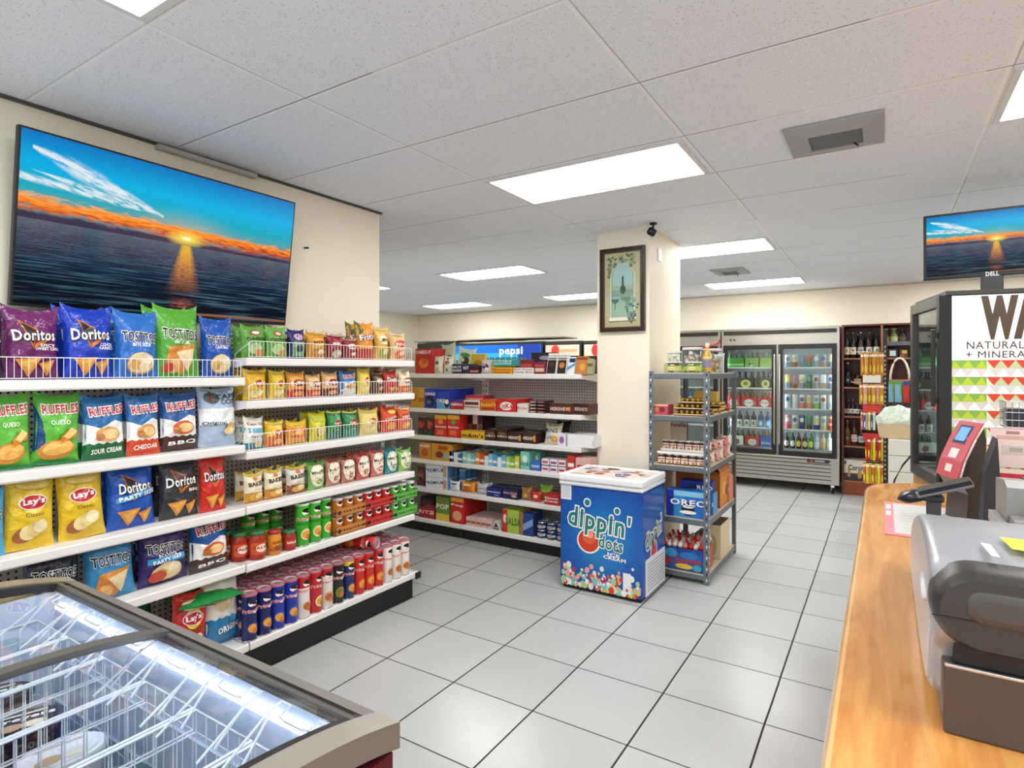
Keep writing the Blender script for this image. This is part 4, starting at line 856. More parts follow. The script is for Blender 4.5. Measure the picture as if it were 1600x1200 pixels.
carton('tall mint green gum box behind the blue one, ' + G4, 829, 844, 707, z, '#6fbfae', [('e', 0, .6, .6, .2, '#e0f2e8')], .09, Y=BF + .125)
for k in range(3):
    for l in range(2): carton('white gum carton, %s little stack, %s' % (['left', 'middle', 'right'][k], ['lower', 'upper'][l]), 846 + 13 * k, 857.5 + 13 * k, 728 + k * 1.2 - 11 * l, z, '#e9e0e2', [('r', -.8, .3, .8, .65, ['#c83a5a', '#7a3a8a', '#b83a3a'][k])], .12, dz=.058 * l)
carton('red gum carton behind the dotted lid freezer, ' + G4, 886, 898, 712, z, '#c8302a', [('r', -.8, .4, .8, .6, WH)], .14)
carton('pink gum carton at the right end, ' + G4, 899, 922, 716, z, '#e0b0a8', [('r', -.8, .4, .8, .6, '#b83a4a')], .14)
z = BS[1]
pouch('brown cookie pouch at the left end, ' + G5, [('e', 0, .5, .7, .2, '#8a5a34'), ('e', .1, .4, .4, .1, '#3a2416')], '#5a2c24', 648, 663, 731, z, d=.06)
prem = [('r', -1, .35, 1, .72, '#e8eef4'), tx('PREMIUM', -.15, .55, 1.3, .28, '#1d3a6e', 5), ('r', .62, .1, .95, .9, '#c9a27a')]
for l in range(2): carton('white saltine cracker box, %s one of the stack, %s' % (['lower', 'upper'][l], G5), 665, 699, 747 - 21 * l, z, '#dfe6ee', prem, .13, dz=.106 * l, n=1, side='#5a8ab8')
for k in range(3):
    for l in range(2):
        X0, X1, h = px2(702, 716, 740, BF + .06, z)
        j_ = MB().lathe([(.028, 0), (.033, .004), (.033, .09), (.029, .1)], glossy('#4a90c4'), 12).lathe([(.034, .082), (.034, .094), (0, .095)], M('#e6ecef', .4), 12, cap=False).build('cracker_cup')
        settag(j_, 'blue cracker cup beside the cracker boxes, %s %s cup' % (['front', 'middle', 'back'][k], ['lower', 'upper'][l]), 'cup'); j_.location = (ony(711, 600, BF)[0], BF + .12 + .08 * k, z + .001 + .1 * l)
pouch('small white cookie pouch in front, ' + G5, [('e', 0, .4, .5, .2, '#b9d0c0'), ('r', -.6, .65, .6, .8, '#3a6a5a')], '#eaeae4', 700, 716, 753, z, d=.05)
pouch('orange cookie pouch with red picture, ' + G5, [('e', 0, .4, .6, .2, '#c8281c'), ('e', 0, .75, .6, .1, '#f4d9a0')], '#e08f24', 718, 740, 755, z, d=.05, n=1)
pouch('silver grey cookie pouch, ' + G5, [('r', -.8, .5, .8, .6, '#8a8a9a')], '#c9c8ca', 742, 759, 757, z, d=.06, n=1)
carton('navy cookie package with pale stripes, ' + G5, 760, 783, 763, z, '#1c2a6a', [('r', -.9, .5, .9, .62, '#b8c4e4'), ('e', .4, .25, .4, .12, '#5a78c0')], .2)
carton('navy wafer package with pink lettering, ' + G5, 785, 809, 765, z, '#1b2552', [tx('GALLETAS', 0, .62, 1.6, .2, '#e8a0a4'), ('e', .5, .35, .35, .14, '#d8a86a')], .2)
pouch('brown and gold cookie pouch, ' + G5, [('e', 0, .4, .5, .2, '#d89a4a')], '#9a6a3c', 811, 827, 763, z, d=.07, n=1)
pouch('bright red cookie package, ' + G5, [('e', 0, .55, .5, .16, '#f2d8c8')], '#d22a20', 828, 844, 770, z, d=.06)
pouch('apple green cookie package behind the red ones, ' + G5, [('r', -1, .6, 1, .7, '#c9e08a')], '#8cbf3a', 840, 860, 760, z, Y=BF + .12, d=.06)
carton('red cookie package with white lettering, ' + G5, 850, 873, 773, z, '#b9262a', [tx('Skinny', 0, .62, 1.2, .2), tx('Cow', 0, .36, .9, .2)], .18)
z = BS[0]
carton('low red cracker carton at the left end, ' + G6, 655, 679, 794, z, '#a8282a', [tx('RITZ', -.1, .6, 1.0, .3, '#f0d0c8'), ('r', .5, .4, .9, .8, '#e8b0a8')], .16)
carton('dark carton stack above the low red carton, ' + G6, 657, 679, 777, z, '#3a2226', [('r', -.7, .5, .7, .8, '#6a4248')], .12, Y=BF + .19)
carton('green and yellow popcorn box, ' + G6, 681, 702, 777, z, '#5f8f3a', [tx('POP', 0, .6, 1.2, .2, '#eef0d0'), ('r', -1, 0, 1, .3, '#e3c34a'), ('e', 0, .85, .4, .07, '#c8402a')], .07, n=1)
carton('red cereal bar box, ' + G6, 704, 725, 778, z, '#c8241e', [('r', -1, .84, 1, 1, '#e29a3a'), tx('Pop', 0, .7, 1.0, .1), ('e', 0, .3, .7, .2, '#e8a87a')], .07, n=4)
for k in range(5): carton('pink and white fruit bar, %s of the five fanned out, %s' % (['first', 'second', 'third', 'fourth', 'last'][k], G6), 728 + 8 * k, 735 + 8 * k, 808 + k * 1.2, z, '#e0c4bc', [('r', -1, .3, 1, .6, ['#c04a5a', '#b8543a', '#c84a4a', '#a85a4a', '#b84a6a'][k])], .3, fold=False, name='fruit_bar', cat='snack bar')
t_ = MB(); t_.prism([(-.045, 0), (.045, 0), (.006, .085), (-.006, .085)], 0, .14, card('#d9d4cc'), 'y'); draw(t_, [('p', [(-.7, .08), (.7, .08), (0, .85)], '#1a1718'), ('r', -.3, .2, .3, .3, WH)], flatS(0), .045, .085); o = t_.build('chocolate_pack')
settag(o, 'white and black triangular chocolate pack, ' + G6, 'box of snacks'); o.location = (ony(773, 600, BF)[0], BF + .02, z + .001)
carton('lime green box with a red end, ' + G6, 785, 811, 797, z, '#a8c24a', [('r', -1, 0, -.4, 1, '#c82a2a'), ('e', -.7, .6, .22, .2, '#f2d0c8'), tx('SALSA', .3, .5, .9, .3, '#3a6a2a')], .2)
carton('open brown carton lying beside the cans, ' + G6, 812, 817, 800, z, '#a8703c', [], .18, fold=False)
carton('dark blue package beside the brown carton, ' + G6, 817, 833, 803, z, '#23407e', [('p', [(-1, .2), (1, .5), (1, .8), (-1, .5)], '#7fa6cc')], .16)
tin = None
for k in range(3):
    for l in range(2):
        for q in range(2):
            X = ony(842, 600, BF)[0] + k * .095; lab = 'navy tuna tin with silver lid, %s, %s, %s' % (['left column', 'middle column', 'right column'][k], ['lower', 'upper'][l], ['in front', 'at the back'][q])
            if tin is None:
                tin = thing('fish_tin', lab, 'tin', (X, BF + .06, z + .001), 0, 'tuna tins')
                b_ = MB().lathe([(.042, 0), (.043, .003), (.043, .062)], glossy('#22386e'), 16); draw(b_, [('r', -1, .3, 1, .6, '#c8d0dc'), ('e', 0, .45, .5, .25, '#b9a68a')], cylS(.043), .05, .062, g=.015); b_.build('can', tin)
                MB().lathe([(.0435, .060), (.0438, .066), (.039, .066), (.038, .064), (0, .064)], CHROME, 16, cap=False).build('lid', tin)
            else: dup(tin, (X, BF + .06 + .1 * q, z + .001 + .0675 * l), None, lab, 'tuna tins')

# ================================================================ small ice cream freezer in front of the column
def mat_dots_blue():
    a, nt, b = nodes('blue_printed_vinyl'); N = NT(nt); v, x, y, z = N.xyz()
    d = N.m('SQRT', N.m('ADD', N.m('POWER', N.m('SUBTRACT', x, .33), 2), N.m('POWER', N.m('SUBTRACT', z, .38), 2)))
    c = N.ramp(N.m('MULTIPLY', d, 2.0), [(0, lin('#1c93cf')), (.5, lin('#0f62b8')), (1, lin('#0d3a94'))])
    hx = N.m('SUBTRACT', N.m('FRACT', N.m('MULTIPLY', N.m('ADD', x, z), 48)), .5); hz = N.m('SUBTRACT', N.m('FRACT', N.m('MULTIPLY', N.m('SUBTRACT', x, z), 48)), .5)
    dot = N.m('LESS_THAN', N.m('ADD', N.m('MULTIPLY', hx, hx), N.m('MULTIPLY', hz, hz)), .09)
    msk = N.m('GREATER_THAN', N.noise(v, 3.2, 1), .54)
    c = N.mix(N.m('MULTIPLY', N.m('MULTIPLY', dot, msk), .55), c, lin('#0a2f86'))
    nt.links.new(c, b.inputs['Base Color']); b.inputs['Roughness'].default_value = .22; return a
dp = thing('chest_freezer', 'blue ice cream freezer with dippin lettering standing in front of the column', 'freezer', (-1.977, 3.68, 0))
w, dd, hh = .62, .46, .735
BLU = mat_dots_blue()
b = MB(); b.box(0, 0, .025, w, dd, hh, BLU, .012); b.box(.02, .02, .0, w - .02, dd - .02, .03, BLACK); b.build('cabinet', dp)
lg = []
TEA = '#1d7f7a'
S0 = lambda x, z, o: (x + w / 2, -o, z)
def word(t, cx, cz, ww, hh_, ang=4):
    return [('t', t, cx, cz, ww, hh_, WH, ang, .07), ('t', t, cx, cz, ww, hh_, TEA, ang, .02)]
lg += [('e', -.27, .49, .29, .118, WH), ('e', -.27, .492, .255, .104, '#d2401f'), ('e', -.25, .53, .17, .066, '#e0633c'), ('e', -.235, .555, .09, .034, '#f2a284')]
for (xx, zz, s) in [(-.30, .855, .07), (.42, .81, .06)]: lg += [('e', xx, zz, s * 1.35, s * .62, WH), ('e', xx, zz, s * .95, s * .44, TEA)]
lg += word("dippin'", -.03, .665, .74, .25, -5) + word('dots', .27, .50, .28, .115, -6)
lg += [('t', 'ICE', .34, .40, .14, .028, WH, -3, .04), ('t', 'CREAM', .36, .367, .26, .03, WH, -3, .04)]
lb = MB(); draw(lb, lg, S0, w / 2, hh, step=.0002, mk=glossy); lb.build('logo', dp, label='teal and red lettering on the blue front')
rr = random.Random(11); bl = []
bc = ['#d8432c', '#e9a9a0', '#f1ead8', '#c8d27a', '#7fc7cf', '#e8c06a', '#c22c4a', '#e0765a', '#f6f2ea', '#a0d0a8']
for k in range(150):
    x = rr.uniform(-.95, .95); q = rr.random() ** 1.7; z = .045 + q * (.17 if k % 6 else .27); r_ = rr.uniform(.035, .085) * (1 - q * .3)
    z = max(z, .035 + r_ * .5); x = max(-.97 + r_, min(.97 - r_, x)); c = rr.choice(bc)
    bl += [('e', x, z, r_, r_ * .5 * .62 / .735 * 1.19, c), ('e', x - r_ * .25, z + r_ * .2, r_ * .35, r_ * .2, '#ffffff' if rr.random() > .5 else c)]
bb = MB(); draw(bb, bl, S0, w / 2, hh, step=.000012, mk=glossy)
draw(bb, [('r', .56, .065, .74, .255, '#eef0f2'), ('e', .65, .10, .03, .015, '#c9484a')], lambda x, z, o: (x + w / 2, -.003 - o, z), w / 2, hh, step=.0003); bb.build('bead_print', dp)
nb = MB(); draw(nb, [('r', -.97, .86, -.7, 1.0, '#e8ecef')] + [('r', -.94, .985 - .02 * k, -.74, .99 - .02 * k, '#9aa8b4') for k in range(6)], S0, w / 2, hh, step=.0005); nb.build('notice_sheet', dp)
# right side: same print squeezed plus the vent louvres
sd = MB(); S1 = lambda x, z, o: (w + o, x + dd / 2, z)
draw(sd, [('e', -.05, .42, .3, .1, WH), ('e', -.05, .42, .24, .085, '#d2401f')] + [('t', "dippin'", 0, .56, .74, .2, WH, 14, .1), ('t', "dippin'", 0, .56, .74, .2, TEA, 14, .02)], S1, dd / 2, hh, step=.0005, mk=glossy)
sd.build('side_logo', dp)
vg = MB(); vg.box(w, .05, .03, w + .006, dd - .01, .275, M('#e4e6e8', .4), .003)
for k in range(9): vg.box(w + .006, .08, .06 + k * .022, w + .0075, dd - .04, .066 + k * .022, M('#9aa0a6', .5))
vg.build('vent_grille', dp)
ld = MB(); ld.box(-.006, -.008, hh + .002, w + .006, dd + .004, hh + .03, M('#eef0f2', .3), .01)
ld.box(-.006, -.014, hh + .032, w + .006, .025, hh + .082, M('#f2f3f4', .3), .012); ld.box(-.006, .025, hh + .032, .03, dd + .004, hh + .08, M('#f2f3f4', .3), .01); ld.box(w - .03, .025, hh + .032, w + .006, dd + .004, hh + .08, M('#f2f3f4', .3), .01); ld.box(.03, dd - .025, hh + .032, w - .03, dd + .004, hh + .08, M('#f2f3f4', .3), .01)
ld.build('lid_frame', dp)
lp = MB(); lp.box(.025, .02, hh + .064, w - .025, dd - .02, hh + .07, M('#c9d4e4', .3))
ST = lambda x, z, o: (x + w / 2, .02 + z, hh + .0702 + o)
rr = random.Random(5); la = [('r', -.9, .02, .9, .98, '#e8d9cf')]
for k in range(26): x = rr.uniform(-.8, .8); z = rr.uniform(.06, .9); la += [('e', x, z, rr.uniform(.06, .16), rr.uniform(.03, .08), rr.choice(['#2c4aa0', '#c8452c', '#8a4a2c', '#e8b0a0', '#3a62b8', '#d87a4a', '#f2ece0', '#5a3a2a'])), ('r', x - .1, z + .02, x + .12, z + .04, rr.choice(['#2c4aa0', '#ffffff', '#c8452c']))]
draw(lp, la, ST, w / 2, dd - .04, step=.0001); lp.build('flavour_chart', dp)

# ================================================================ grey slotted steel rack beside it
RX0, RX1, RY0, RY1 = -1.515, -1.07, 4.245, 5.16
RS = [.07, .465, .845, 1.215, 1.53]
rk = thing('steel_rack', 'grey slotted steel rack stocked with sweets, right of the column', 'storage rack', (RX0, RY0, 0)); RW, RD = RX1 - RX0, RY1 - RY0
def mat_slot():
    a, nt, b = nodes('slotted_angle'); N = NT(nt); v, x, y, z = N.xyz()
    f = N.m('FRACT', N.m('DIVIDE', z, .038)); h = N.m('MULTIPLY', N.m('GREATER_THAN', f, .3), N.m('LESS_THAN', f, .72))
    nt.links.new(N.mix(N.m('MULTIPLY', N.noise(v, 40, 2), .6), lin('#7b858c'), lin('#5d666c')), b.inputs['Base Color']); b.inputs['Roughness'].default_value = .4; b.inputs['Metallic'].default_value = .5
    return a
SLOT = mat_slot()
for (cx, cy, sx, sy) in [(0, 0, 1, 1), (RW, 0, -1, 1), (0, RD, 1, -1), (RW, RD, -1, -1)]:
    p = MB(); 
    p.prism([(cx, cy), (cx + sx * .036, cy), (cx + sx * .036, cy + sy * .0025), (cx + sx * .0025, cy + sy * .0025), (cx + sx * .0025, cy + sy * .036), (cx, cy + sy * .036)], 0, 1.545, SLOT, 'z')
    hm = M('#e8e6e0', .5) if cy == 0 else M('#241f1b', .6)
    for k in range(38):
        z = .03 + k * .04
        p.box(cx + sx * .014 - .0045, cy - sy * .0006 - .0003, z, cx + sx * .014 + .0045, cy - sy * .0006 + .0003, z + .018, BLACK if cy == 0 and k % 2 else hm)
        p.box(cx - sx * .0006 - .0003, cy + sy * .014 - .0045, z, cx - sx * .0006 + .0003, cy + sy * .014 + .0045, z + .018, hm)
        p.box(cx + sx * .0025, cy + sy * .02 - .0045, z, cx + sx * .0031, cy + sy * .02 + .0045, z + .018, hm)
    p.build('post', rk)
for z in RS:
    s = MB(); m = M('#717b82', .4, .5)
    for y in (.003, RD - .006): s.box(.003, y, z - .042, RW - .003, y + .003, z - .004, m)
    for y0, y1 in ((.0, .02), (RD - .02, RD)): s.box(.003, y0 + .003, z - .042, RW - .003, y1 - .003, z - .039, m)
    for x in (.003, RW - .006): s.box(x, .006, z - .042, x + .003, RD - .006, z - .004, m)
    s.box(.008, .008, z - .012, RW - .008, RD - .008, z, M('#cdbb9c', .6)); s.build('shelf', rk)
RF = RY0 + .03; XMAX = RX1 - .012
def on_rack(label, xl, xr, yt, zi, col, art=(), dep=.2, Y=RF, n=0, dz=0., **k): return carton(label, xl, xr, yt, RS[zi], col, art, dep, Y, n=n, dz=dz, **k)
# top: clear tubs of sweets
CL = glass('clear_plastic', '#eef4f0', .05)
def tub(label, x, y, r, h, z, lidc, fill, sq=False, band=None):
    t = thing('sweet_tub', label, 'tub of sweets', (x, y, z + .001)); rr = random.Random(int(x * 1000) + int(y * 100))
    MB().lathe([(r * .94, 0), (r, .006), (r, h * .84), (r * .88, h * .9)], CL, 16, sx=1, sy=1, cap=False).build('jar_wall', t)
    g = MB()
    for k in range(34):
        a, q = rr.uniform(0, 6.28), (rr.random() ** .5) * r * .78; zz = .012 + rr.random() * h * .7
        s_ = r * .16; c = rr.choice(fill)
        g.lathe([(0, -s_), (s_ * .8, -s_ * .6), (s_, 0), (s_ * .8, s_ * .6), (0, s_)], glossy(c), 6, (q * math.cos(a), q * math.sin(a), zz), False)
    g.build('sweets', t)
    if band: b_ = MB(); draw(b_, [('r', -1, .22, 1, .62, band), ('e', 0, .42, .4, .12, '#f6e9c0'), ('t', 'CANDY', 0, .42, .5, .09, '#b8303a', 0, .04)], cylS(r + .001), r * 1.3, h, g=r * .3); b_.build('sticker', t)
    MB().lathe([(r * .9, h * .9), (r * .93, h * .9), (r * .93, h * .985), (r * .88, h), (0, h)], M(lidc, .35), 16, cap=False).build('lid', t)
    return t
zt = RS[4]
tub('squat sweet tub with white lid at the near left corner, rack top', -1.36, RY0 + .11, .07, .085, zt, '#e6e8e2', ['#b8d05a', '#e9d27a', '#d86a4a', '#dfe8c0'], band='#b9cf5a')
tub('squat sweet tub with green sticker, rack top, second at the front', -1.21, RY0 + .12, .066, .085, zt, '#f0efe8', ['#e8c23a', '#8fb83a', '#f2e6b0'], band='#a6c84a')
tub('taller tub of pink sweets behind the squat ones, rack top', -1.28, RY0 + .34, .085, .20, zt, '#e9e4e4', ['#e8b0c0', '#f2e0e0', '#c9d8e4', '#e8c8a0'])
tub('tall tub with red-capped lid, back of the rack top', -1.15, RY0 + .42, .08, .19, zt, '#e9e2e2', ['#e8a0a8', '#f0e0d0', '#a8c8a0', '#d8c04a'])
tub('tub of white sweets stacked low behind the left squat tub, rack top', -1.42, RY0 + .34, .06, .17, zt, '#d8dce0', ['#d8d8e4', '#e8e8f0', '#8a94b0'])
o = MB().wire([(-.06, 0, 0), (0, .01, .02), (.06, 0, .035), (.07, .0, .06)], .009, glossy('#c9362c'), 6).build('sweet_stick'); settag(o, 'red candy stick lying across the tubs on the rack top', 'candy'); o.location = (-1.16, RY0 + .42, zt + .20)
b_ = MB().lathe([(.03, 0), (.033, .01), (.033, .14), (.014, .17), (.012, .20)], glossy('#d9a63c'), 14).lathe([(.015, .20), (.015, .23), (0, .232)], M('#e8e0d0', .4), 12, cap=False); draw(b_, [('r', -1, .2, 1, .5, '#8a86a0'), ('r', -1, .55, 1, .62, '#e8d8a0')], cylS(.033), .04, .2, g=.012)
o = b_.build('syrup_bottle'); settag(o, 'amber syrup bottle with a lilac label on the rack top', 'bottle'); o.location = (-1.145, RY0 + .26, zt + .001)
pouch('white and pink sweet bag at the right corner of the rack top', [('e', 0, .5, .6, .2, '#e8b0b8'), ('e', .2, .3, .4, .1, '#9ac0d8')], '#e6eaf0', 1130, 1150, 553, zt, Y=RY0 + .5, d=.07)
# second shelf: trays of gold-foil chocolates
def choc_tray(label, x0, x1, y, z, rows, tint='#b98a3a'):
    t = thing('chocolate_tray', label, 'box of chocolates', (x0, y, z + .001)); w = x1 - x0; n = max(2, int(w / .034)); r_ = .0155
    MB().box(0, 0, 0, w, rows * .036, .006, card('#e9ddbf')).box(0, 0, 0, w, .002, .014, card('#e9ddbf')).build('tray', t)
    p = None
    for i in range(n):
        for j in range(rows):
            if p is None: o = p = MB().lathe([(.011, 0), (.0165, .006), (.0165, .009)], card('#4a2c1a'), 10, cap=False).lathe([(0, .006), (r_ * .8, .009), (r_, .018), (r_ * .75, .03), (0, .035)], M(tint, .3, .6, .5, 120), 10, cap=False).build('chocolate', t)
            else: o = p.copy(); COL.objects.link(o); o.parent = t
            o.location = (.018 + i * (w - .036) / (n - 1), .02 + j * .035, .006)
    MB().box(0, -.0006, .008, w, 0, .012, card('#d8b04a')).box(-.001, -.001, .042, w + .001, rows * .036 + .001, .0435, CL).build('clear_lid', t)
    return t
for lv in range(3): choc_tray('tray of gold-foil chocolates, %s of the stack at the front of the rack' % ['bottom', 'middle', 'top'][lv], -1.335 if lv < 2 else -1.30, -1.105, RF + .01 * lv, RS[3] + lv * .045, 4 if lv < 2 else 3)
choc_tray('tray of gold-foil chocolates behind the stack, lifted highest', -1.24, -1.10, RF + .25, RS[3] + .0, 4, '#d2a548')
for k in range(2): choc_tray('tray of brighter gold chocolates at the right side, %s' % ['lower', 'upper'][k], -1.22, -1.09, RF + .42, RS[3] + .045 * k, 5, '#dcb04c')
carton('pink and brown chocolate box at the left end of the gold trays', 1018, 1044, 632, RS[3], '#b8485a', [('e', -.4, .5, .3, .25, '#d87a4a'), ('e', .3, .5, .35, .25, '#7a2430'), ('r', -1, .85, 1, 1, '#e8c0a8')], .14, RF + .005)
carton('yellow chocolate box on end behind the gold trays', 1084, 1120, 612, RS[3], '#d9b04a', [('r', -.8, .2, .8, .35, '#a86a2a')], .08, RF + .5)
pouch('red and gold sweet bag at the right edge, second rack shelf', [('e', 0, .5, .6, .2, '#d8a03a')], '#a83228', 1136, 1150, 632, RS[3], Y=RY0 + .7, d=.06)
# third shelf: spread jars in printed white trays
SPR = [('r', -.95, .12, .95, .66, '#ece2d2'), ('t', 'nutella', 0, .5, .7, .16, '#b3272c', 0, .05), ('e', .25, .24, .35, .1, '#b9713a')]
spj = None
def spreads(y, z, n, x0, lab):
    global spj
    for k in range(n):
        l_ = lab % ['first', 'second', 'third', 'fourth', 'fifth', 'sixth'][k]
        if spj is None: spj = jar(l_, 0.0285, .078, '#4a2a1c', '#f2eee8', SPR, 'spread_jar', 'jar', 'hazelnut spread jars', 0); o = spj
        else: o = dup(spj, (0, 0, 0), 0, l_, 'hazelnut spread jars')
        o.location = (x0 + .0585 * k, y, z + .001)
spreads(RF + .04, RS[2], 6, -1.437, 'hazelnut spread jar with white lid, %s from the left, front row')
spreads(RF + .15, RS[2] + .092, 6, -1.44, 'hazelnut spread jar with white lid, %s from the left, raised row')
tr = MB().box(-1.472, RF + .115, RS[2] + .0865, -1.115, RF + .19, RS[2] + .0895, card('#ece8e0')).box(-1.472, RF + .115, RS[2] + .0895, -1.115, RF + .118, RS[2] + .105, card('#ece8e0')).box(-1.472, RF + .12, RS[2] + .001, -1.115, RF + .19, RS[2] + .0865, card('#5a3a28')).build('jar_carton'); settag(tr, 'white printed carton carrying the raised row of spread jars', 'carton')
tr = MB().box(-1.46, RF + .0, RS[2] + .081, -1.10, RF + .085, RS[2] + .085, card('#f0ece4')).box(-1.46, RF - .002, RS[2] + .081, -1.10, RF, RS[2] + .10, card('#f2eee8')).build('carton_flap'); settag(tr, 'white carton flap lying on the front spread jars', 'carton')
carton('tan display card with dark lettering behind the spread jars', 1047, 1073, 655, RS[2], '#c9b8a8', [('r', -1, 0, 1, .12, '#4a2c22'), tx('nutella', 0, .86, 1.4, .1, '#3a2a26')], .01, RF + .30)
for k in range(10): pouch('%s chocolate egg pack, %s %s of the pile, third rack shelf' % (['white', 'salmon', 'cream', 'rose', 'pale pink'][k % 5], ['lower', 'upper'][k // 5], ['front', 'second', 'middle', 'fourth', 'back'][k % 5]), [('e', 0, .5, .6, .2, '#c8302a'), ('e', .1, .3, .3, .1, '#f2c8a0')], ['#efe2d8', '#e4a898', '#ece4dc', '#d88a78', '#efd6d0'][k % 5], 1098 + (k % 5) * 9 - 5 * (k // 5), 1116 + (k % 5) * 9 - 5 * (k // 5), 708 - (k % 5) * 3 - (14 if k > 4 else 0), RS[2], Y=RY0 + .24 + (k % 5) * .12 + (.03 if k > 4 else 0), d=.06, dz=.085 if k > 4 else 0, roll=(k * 7 % 11) - 5)
# fourth shelf: cookie cartons
OR = [('r', -1, 0, -.62, 1, '#1b2fa0'), ('r', -.62, .8, 1, 1, '#8ccbe6'), ('p', [(-.62, 0), (.2, 0), (-.1, .8), (-.62, .8)], '#2a8fc8'), ('e', .1, .32, .34, .26, '#1c1614'), ('e', .12, .42, .3, .06, WH), ('e', .1, .2, .42, .07, WH), tx('OREO', .1, .55, .9, .24, '#123a9a'), tx('OREO', .1, .57, .88, .22)]
on_rack('big blue cookie carton at the front of the fourth rack shelf', 1041, 1104, 768, 3 - 2, '#1f6fc2', OR, .13, fold=False)
on_rack('second blue cookie carton, standing taller behind the first', 1062, 1112, 752, 1, '#1a2f9a', [tx('OREO', .35, .82, .7, .12), ('e', -.2, .8, .3, .12, '#101a4a')], .1, Y=RF + .15, fold=False)
on_rack('light blue cookie carton right behind the big one', 1104, 1116, 772, 1, '#4a9ad8', [('r', -1, .4, 1, .6, WH)], .12, Y=RF + .16, fold=False)
t = thing('open_carton', 'open orange-brown snack carton with raised flaps, fourth rack shelf', 'carton', (-1.45, RY0 + .46, RS[1] + .001))
cm = card('#a8642c'); w_, d_, h_ = .35, .36, .27
q = MB().box(0, 0, 0, w_, d_, .004, cm).box(0, 0, 0, .004, d_, h_, cm).box(0, d_ - .004, 0, w_, d_, h_, cm).box(0, 0, 0, w_, .004, h_ * .95, card('#b56a24')); q.build('box', t)
q = MB().box(w_ - .004, 0, 0, w_, d_, h_, card('#d98c2a')); draw(q, [('e', -.2, .5, .4, .2, '#e8b04a'), ('e', .3, .4, .3, .16, '#8a4a20'), ('r', -1, .85, 1, 1, '#c87a2a')], lambda x, z, o: (w_ + o, x + d_ / 2, z), d_ / 2, h_); q.build('printed_side', t)
MB().add([(0, 0, h_ * .95), (w_, 0, h_ * .95), (w_, -.07, h_ * 1.08), (0, -.06, h_ * 1.1)], [(0, 1, 2, 3)], cm).add([(w_, 0, h_), (w_, d_, h_), (w_ - .02, d_, h_ + .05), (w_ - .02, 0, h_ + .05)], [(0, 1, 2, 3)], cm).build('flap', t)
for k in range(3): pouch('small blue biscuit pack inside the open carton, %s one' % ['left', 'middle', 'right'][k], [('e', 0, .5, .5, .2, WH)], '#2a3fb0', 1062 + 16 * k, 1077 + 16 * k, 752, RS[1], Y=RY0 + .52, d=.06)
on_rack('pink-orange carton at the back of the fourth rack shelf', 1128, 1146, 745, 1, '#d88a6a', [('r', -1, .4, 1, .6, '#e8b09a')], .14, Y=RY0 + .72, fold=False)
# bottom: lollipop display
t = thing('lollipop_display', 'blue lollipop display carton on the lowest rack shelf', 'display carton', (-1.435, RF, RS[0] + .001))
w_, d_, h_ = .325, .26, .16
q = MB().box(0, 0, 0, w_, .004, h_, card('#1c5fae')).box(0, 0, 0, w_, d_, .004, card('#2a4a8a')).box(0, 0, 0, .004, d_, h_, card('#1c4f9e')).box(w_ - .004, 0, 0, w_, d_, h_, card('#c8503a')).box(0, d_ - .004, 0, w_, d_, h_ * 1.2, card('#c9b8a0'))
draw(q, [('p', [(-1, .62), (-.5, .9), (0, .7), (.5, .95), (1, .7), (1, 1), (-1, 1)], '#2c3f9a'), ('e', -.5, .75, .3, .2, '#3fa0c8'), ('e', .3, .7, .4, .16, '#2a7ac0'), ('e', -.72, .32, .14, .2, '#c8302a'), tx('Charms', .15, .48, .7, .26, '#c82f2a', 3), ('e', .1, .2, .4, .12, '#e8c23a'), ('e', .7, .2, .2, .16, '#3aa6b8')], lambda x, z, o: (x + w_ / 2, -o, z), w_ / 2, h_)
q.build('carton', t)
lol = None; rr = random.Random(9)
for i in range(8):
    for j in range(6):
        c = i * 6 + j; nm = rr.choice(['white', 'red', 'pink'])
        if lol is None:
            lol = {}
            for n_, h1 in (('white', '#e9ddd4'), ('red', '#c92f28'), ('pink', '#c88a84')):
                m_ = MB().lathe([(0, -.02), (.014, -.016), (.0205, 0), (.015, .015), (0, .021)], film(h1), 10, cap=False).wire([(0, 0, -.016), (0, 0, -.08)], .0022, M(WH, .5), 4)
                m_.lathe([(.006, .017), (.012, .027), (.009, .03)], film(h1), 8, cap=False); o = m_.build('lollipop'); settag(o, '', 'lollipop', 'lollipops in the blue display'); o.location = (0, 0, -50); lol[n_] = o
        o = lol[nm] if lol[nm].location.z < -40 else lol[nm].copy()
        if not o.users_collection: COL.objects.link(o)
        o.location = (-1.415 + .04 * i + rr.uniform(-.003, .003), RF + .03 + .041 * j, RS[0] + h_ + .012 + .005 * rr.random() + .012 * j * .4)
        o['label'] = '%s wrapped lollipop in the %s of the blue display carton' % (nm, 'front rows' if j < 3 else 'back rows')
on_rack('cream printed carton with brown flaps at the back right, lowest rack shelf', 1120, 1146, 823, 0, '#d9c9a0', [('e', 0, .4, .5, .3, '#b9a26a')], .3, Y=RY0 + .42, fold=False, top='#4a2f20')
on_rack('dark carton of black packs behind the lollipops, lowest rack shelf', 1085, 1110, 835, 0, '#4a3426', [('r', -.8, .7, .8, .9, '#1a1816')], .2, Y=RY0 + .55, fold=False, top='#1c1a18')

XMAX = None

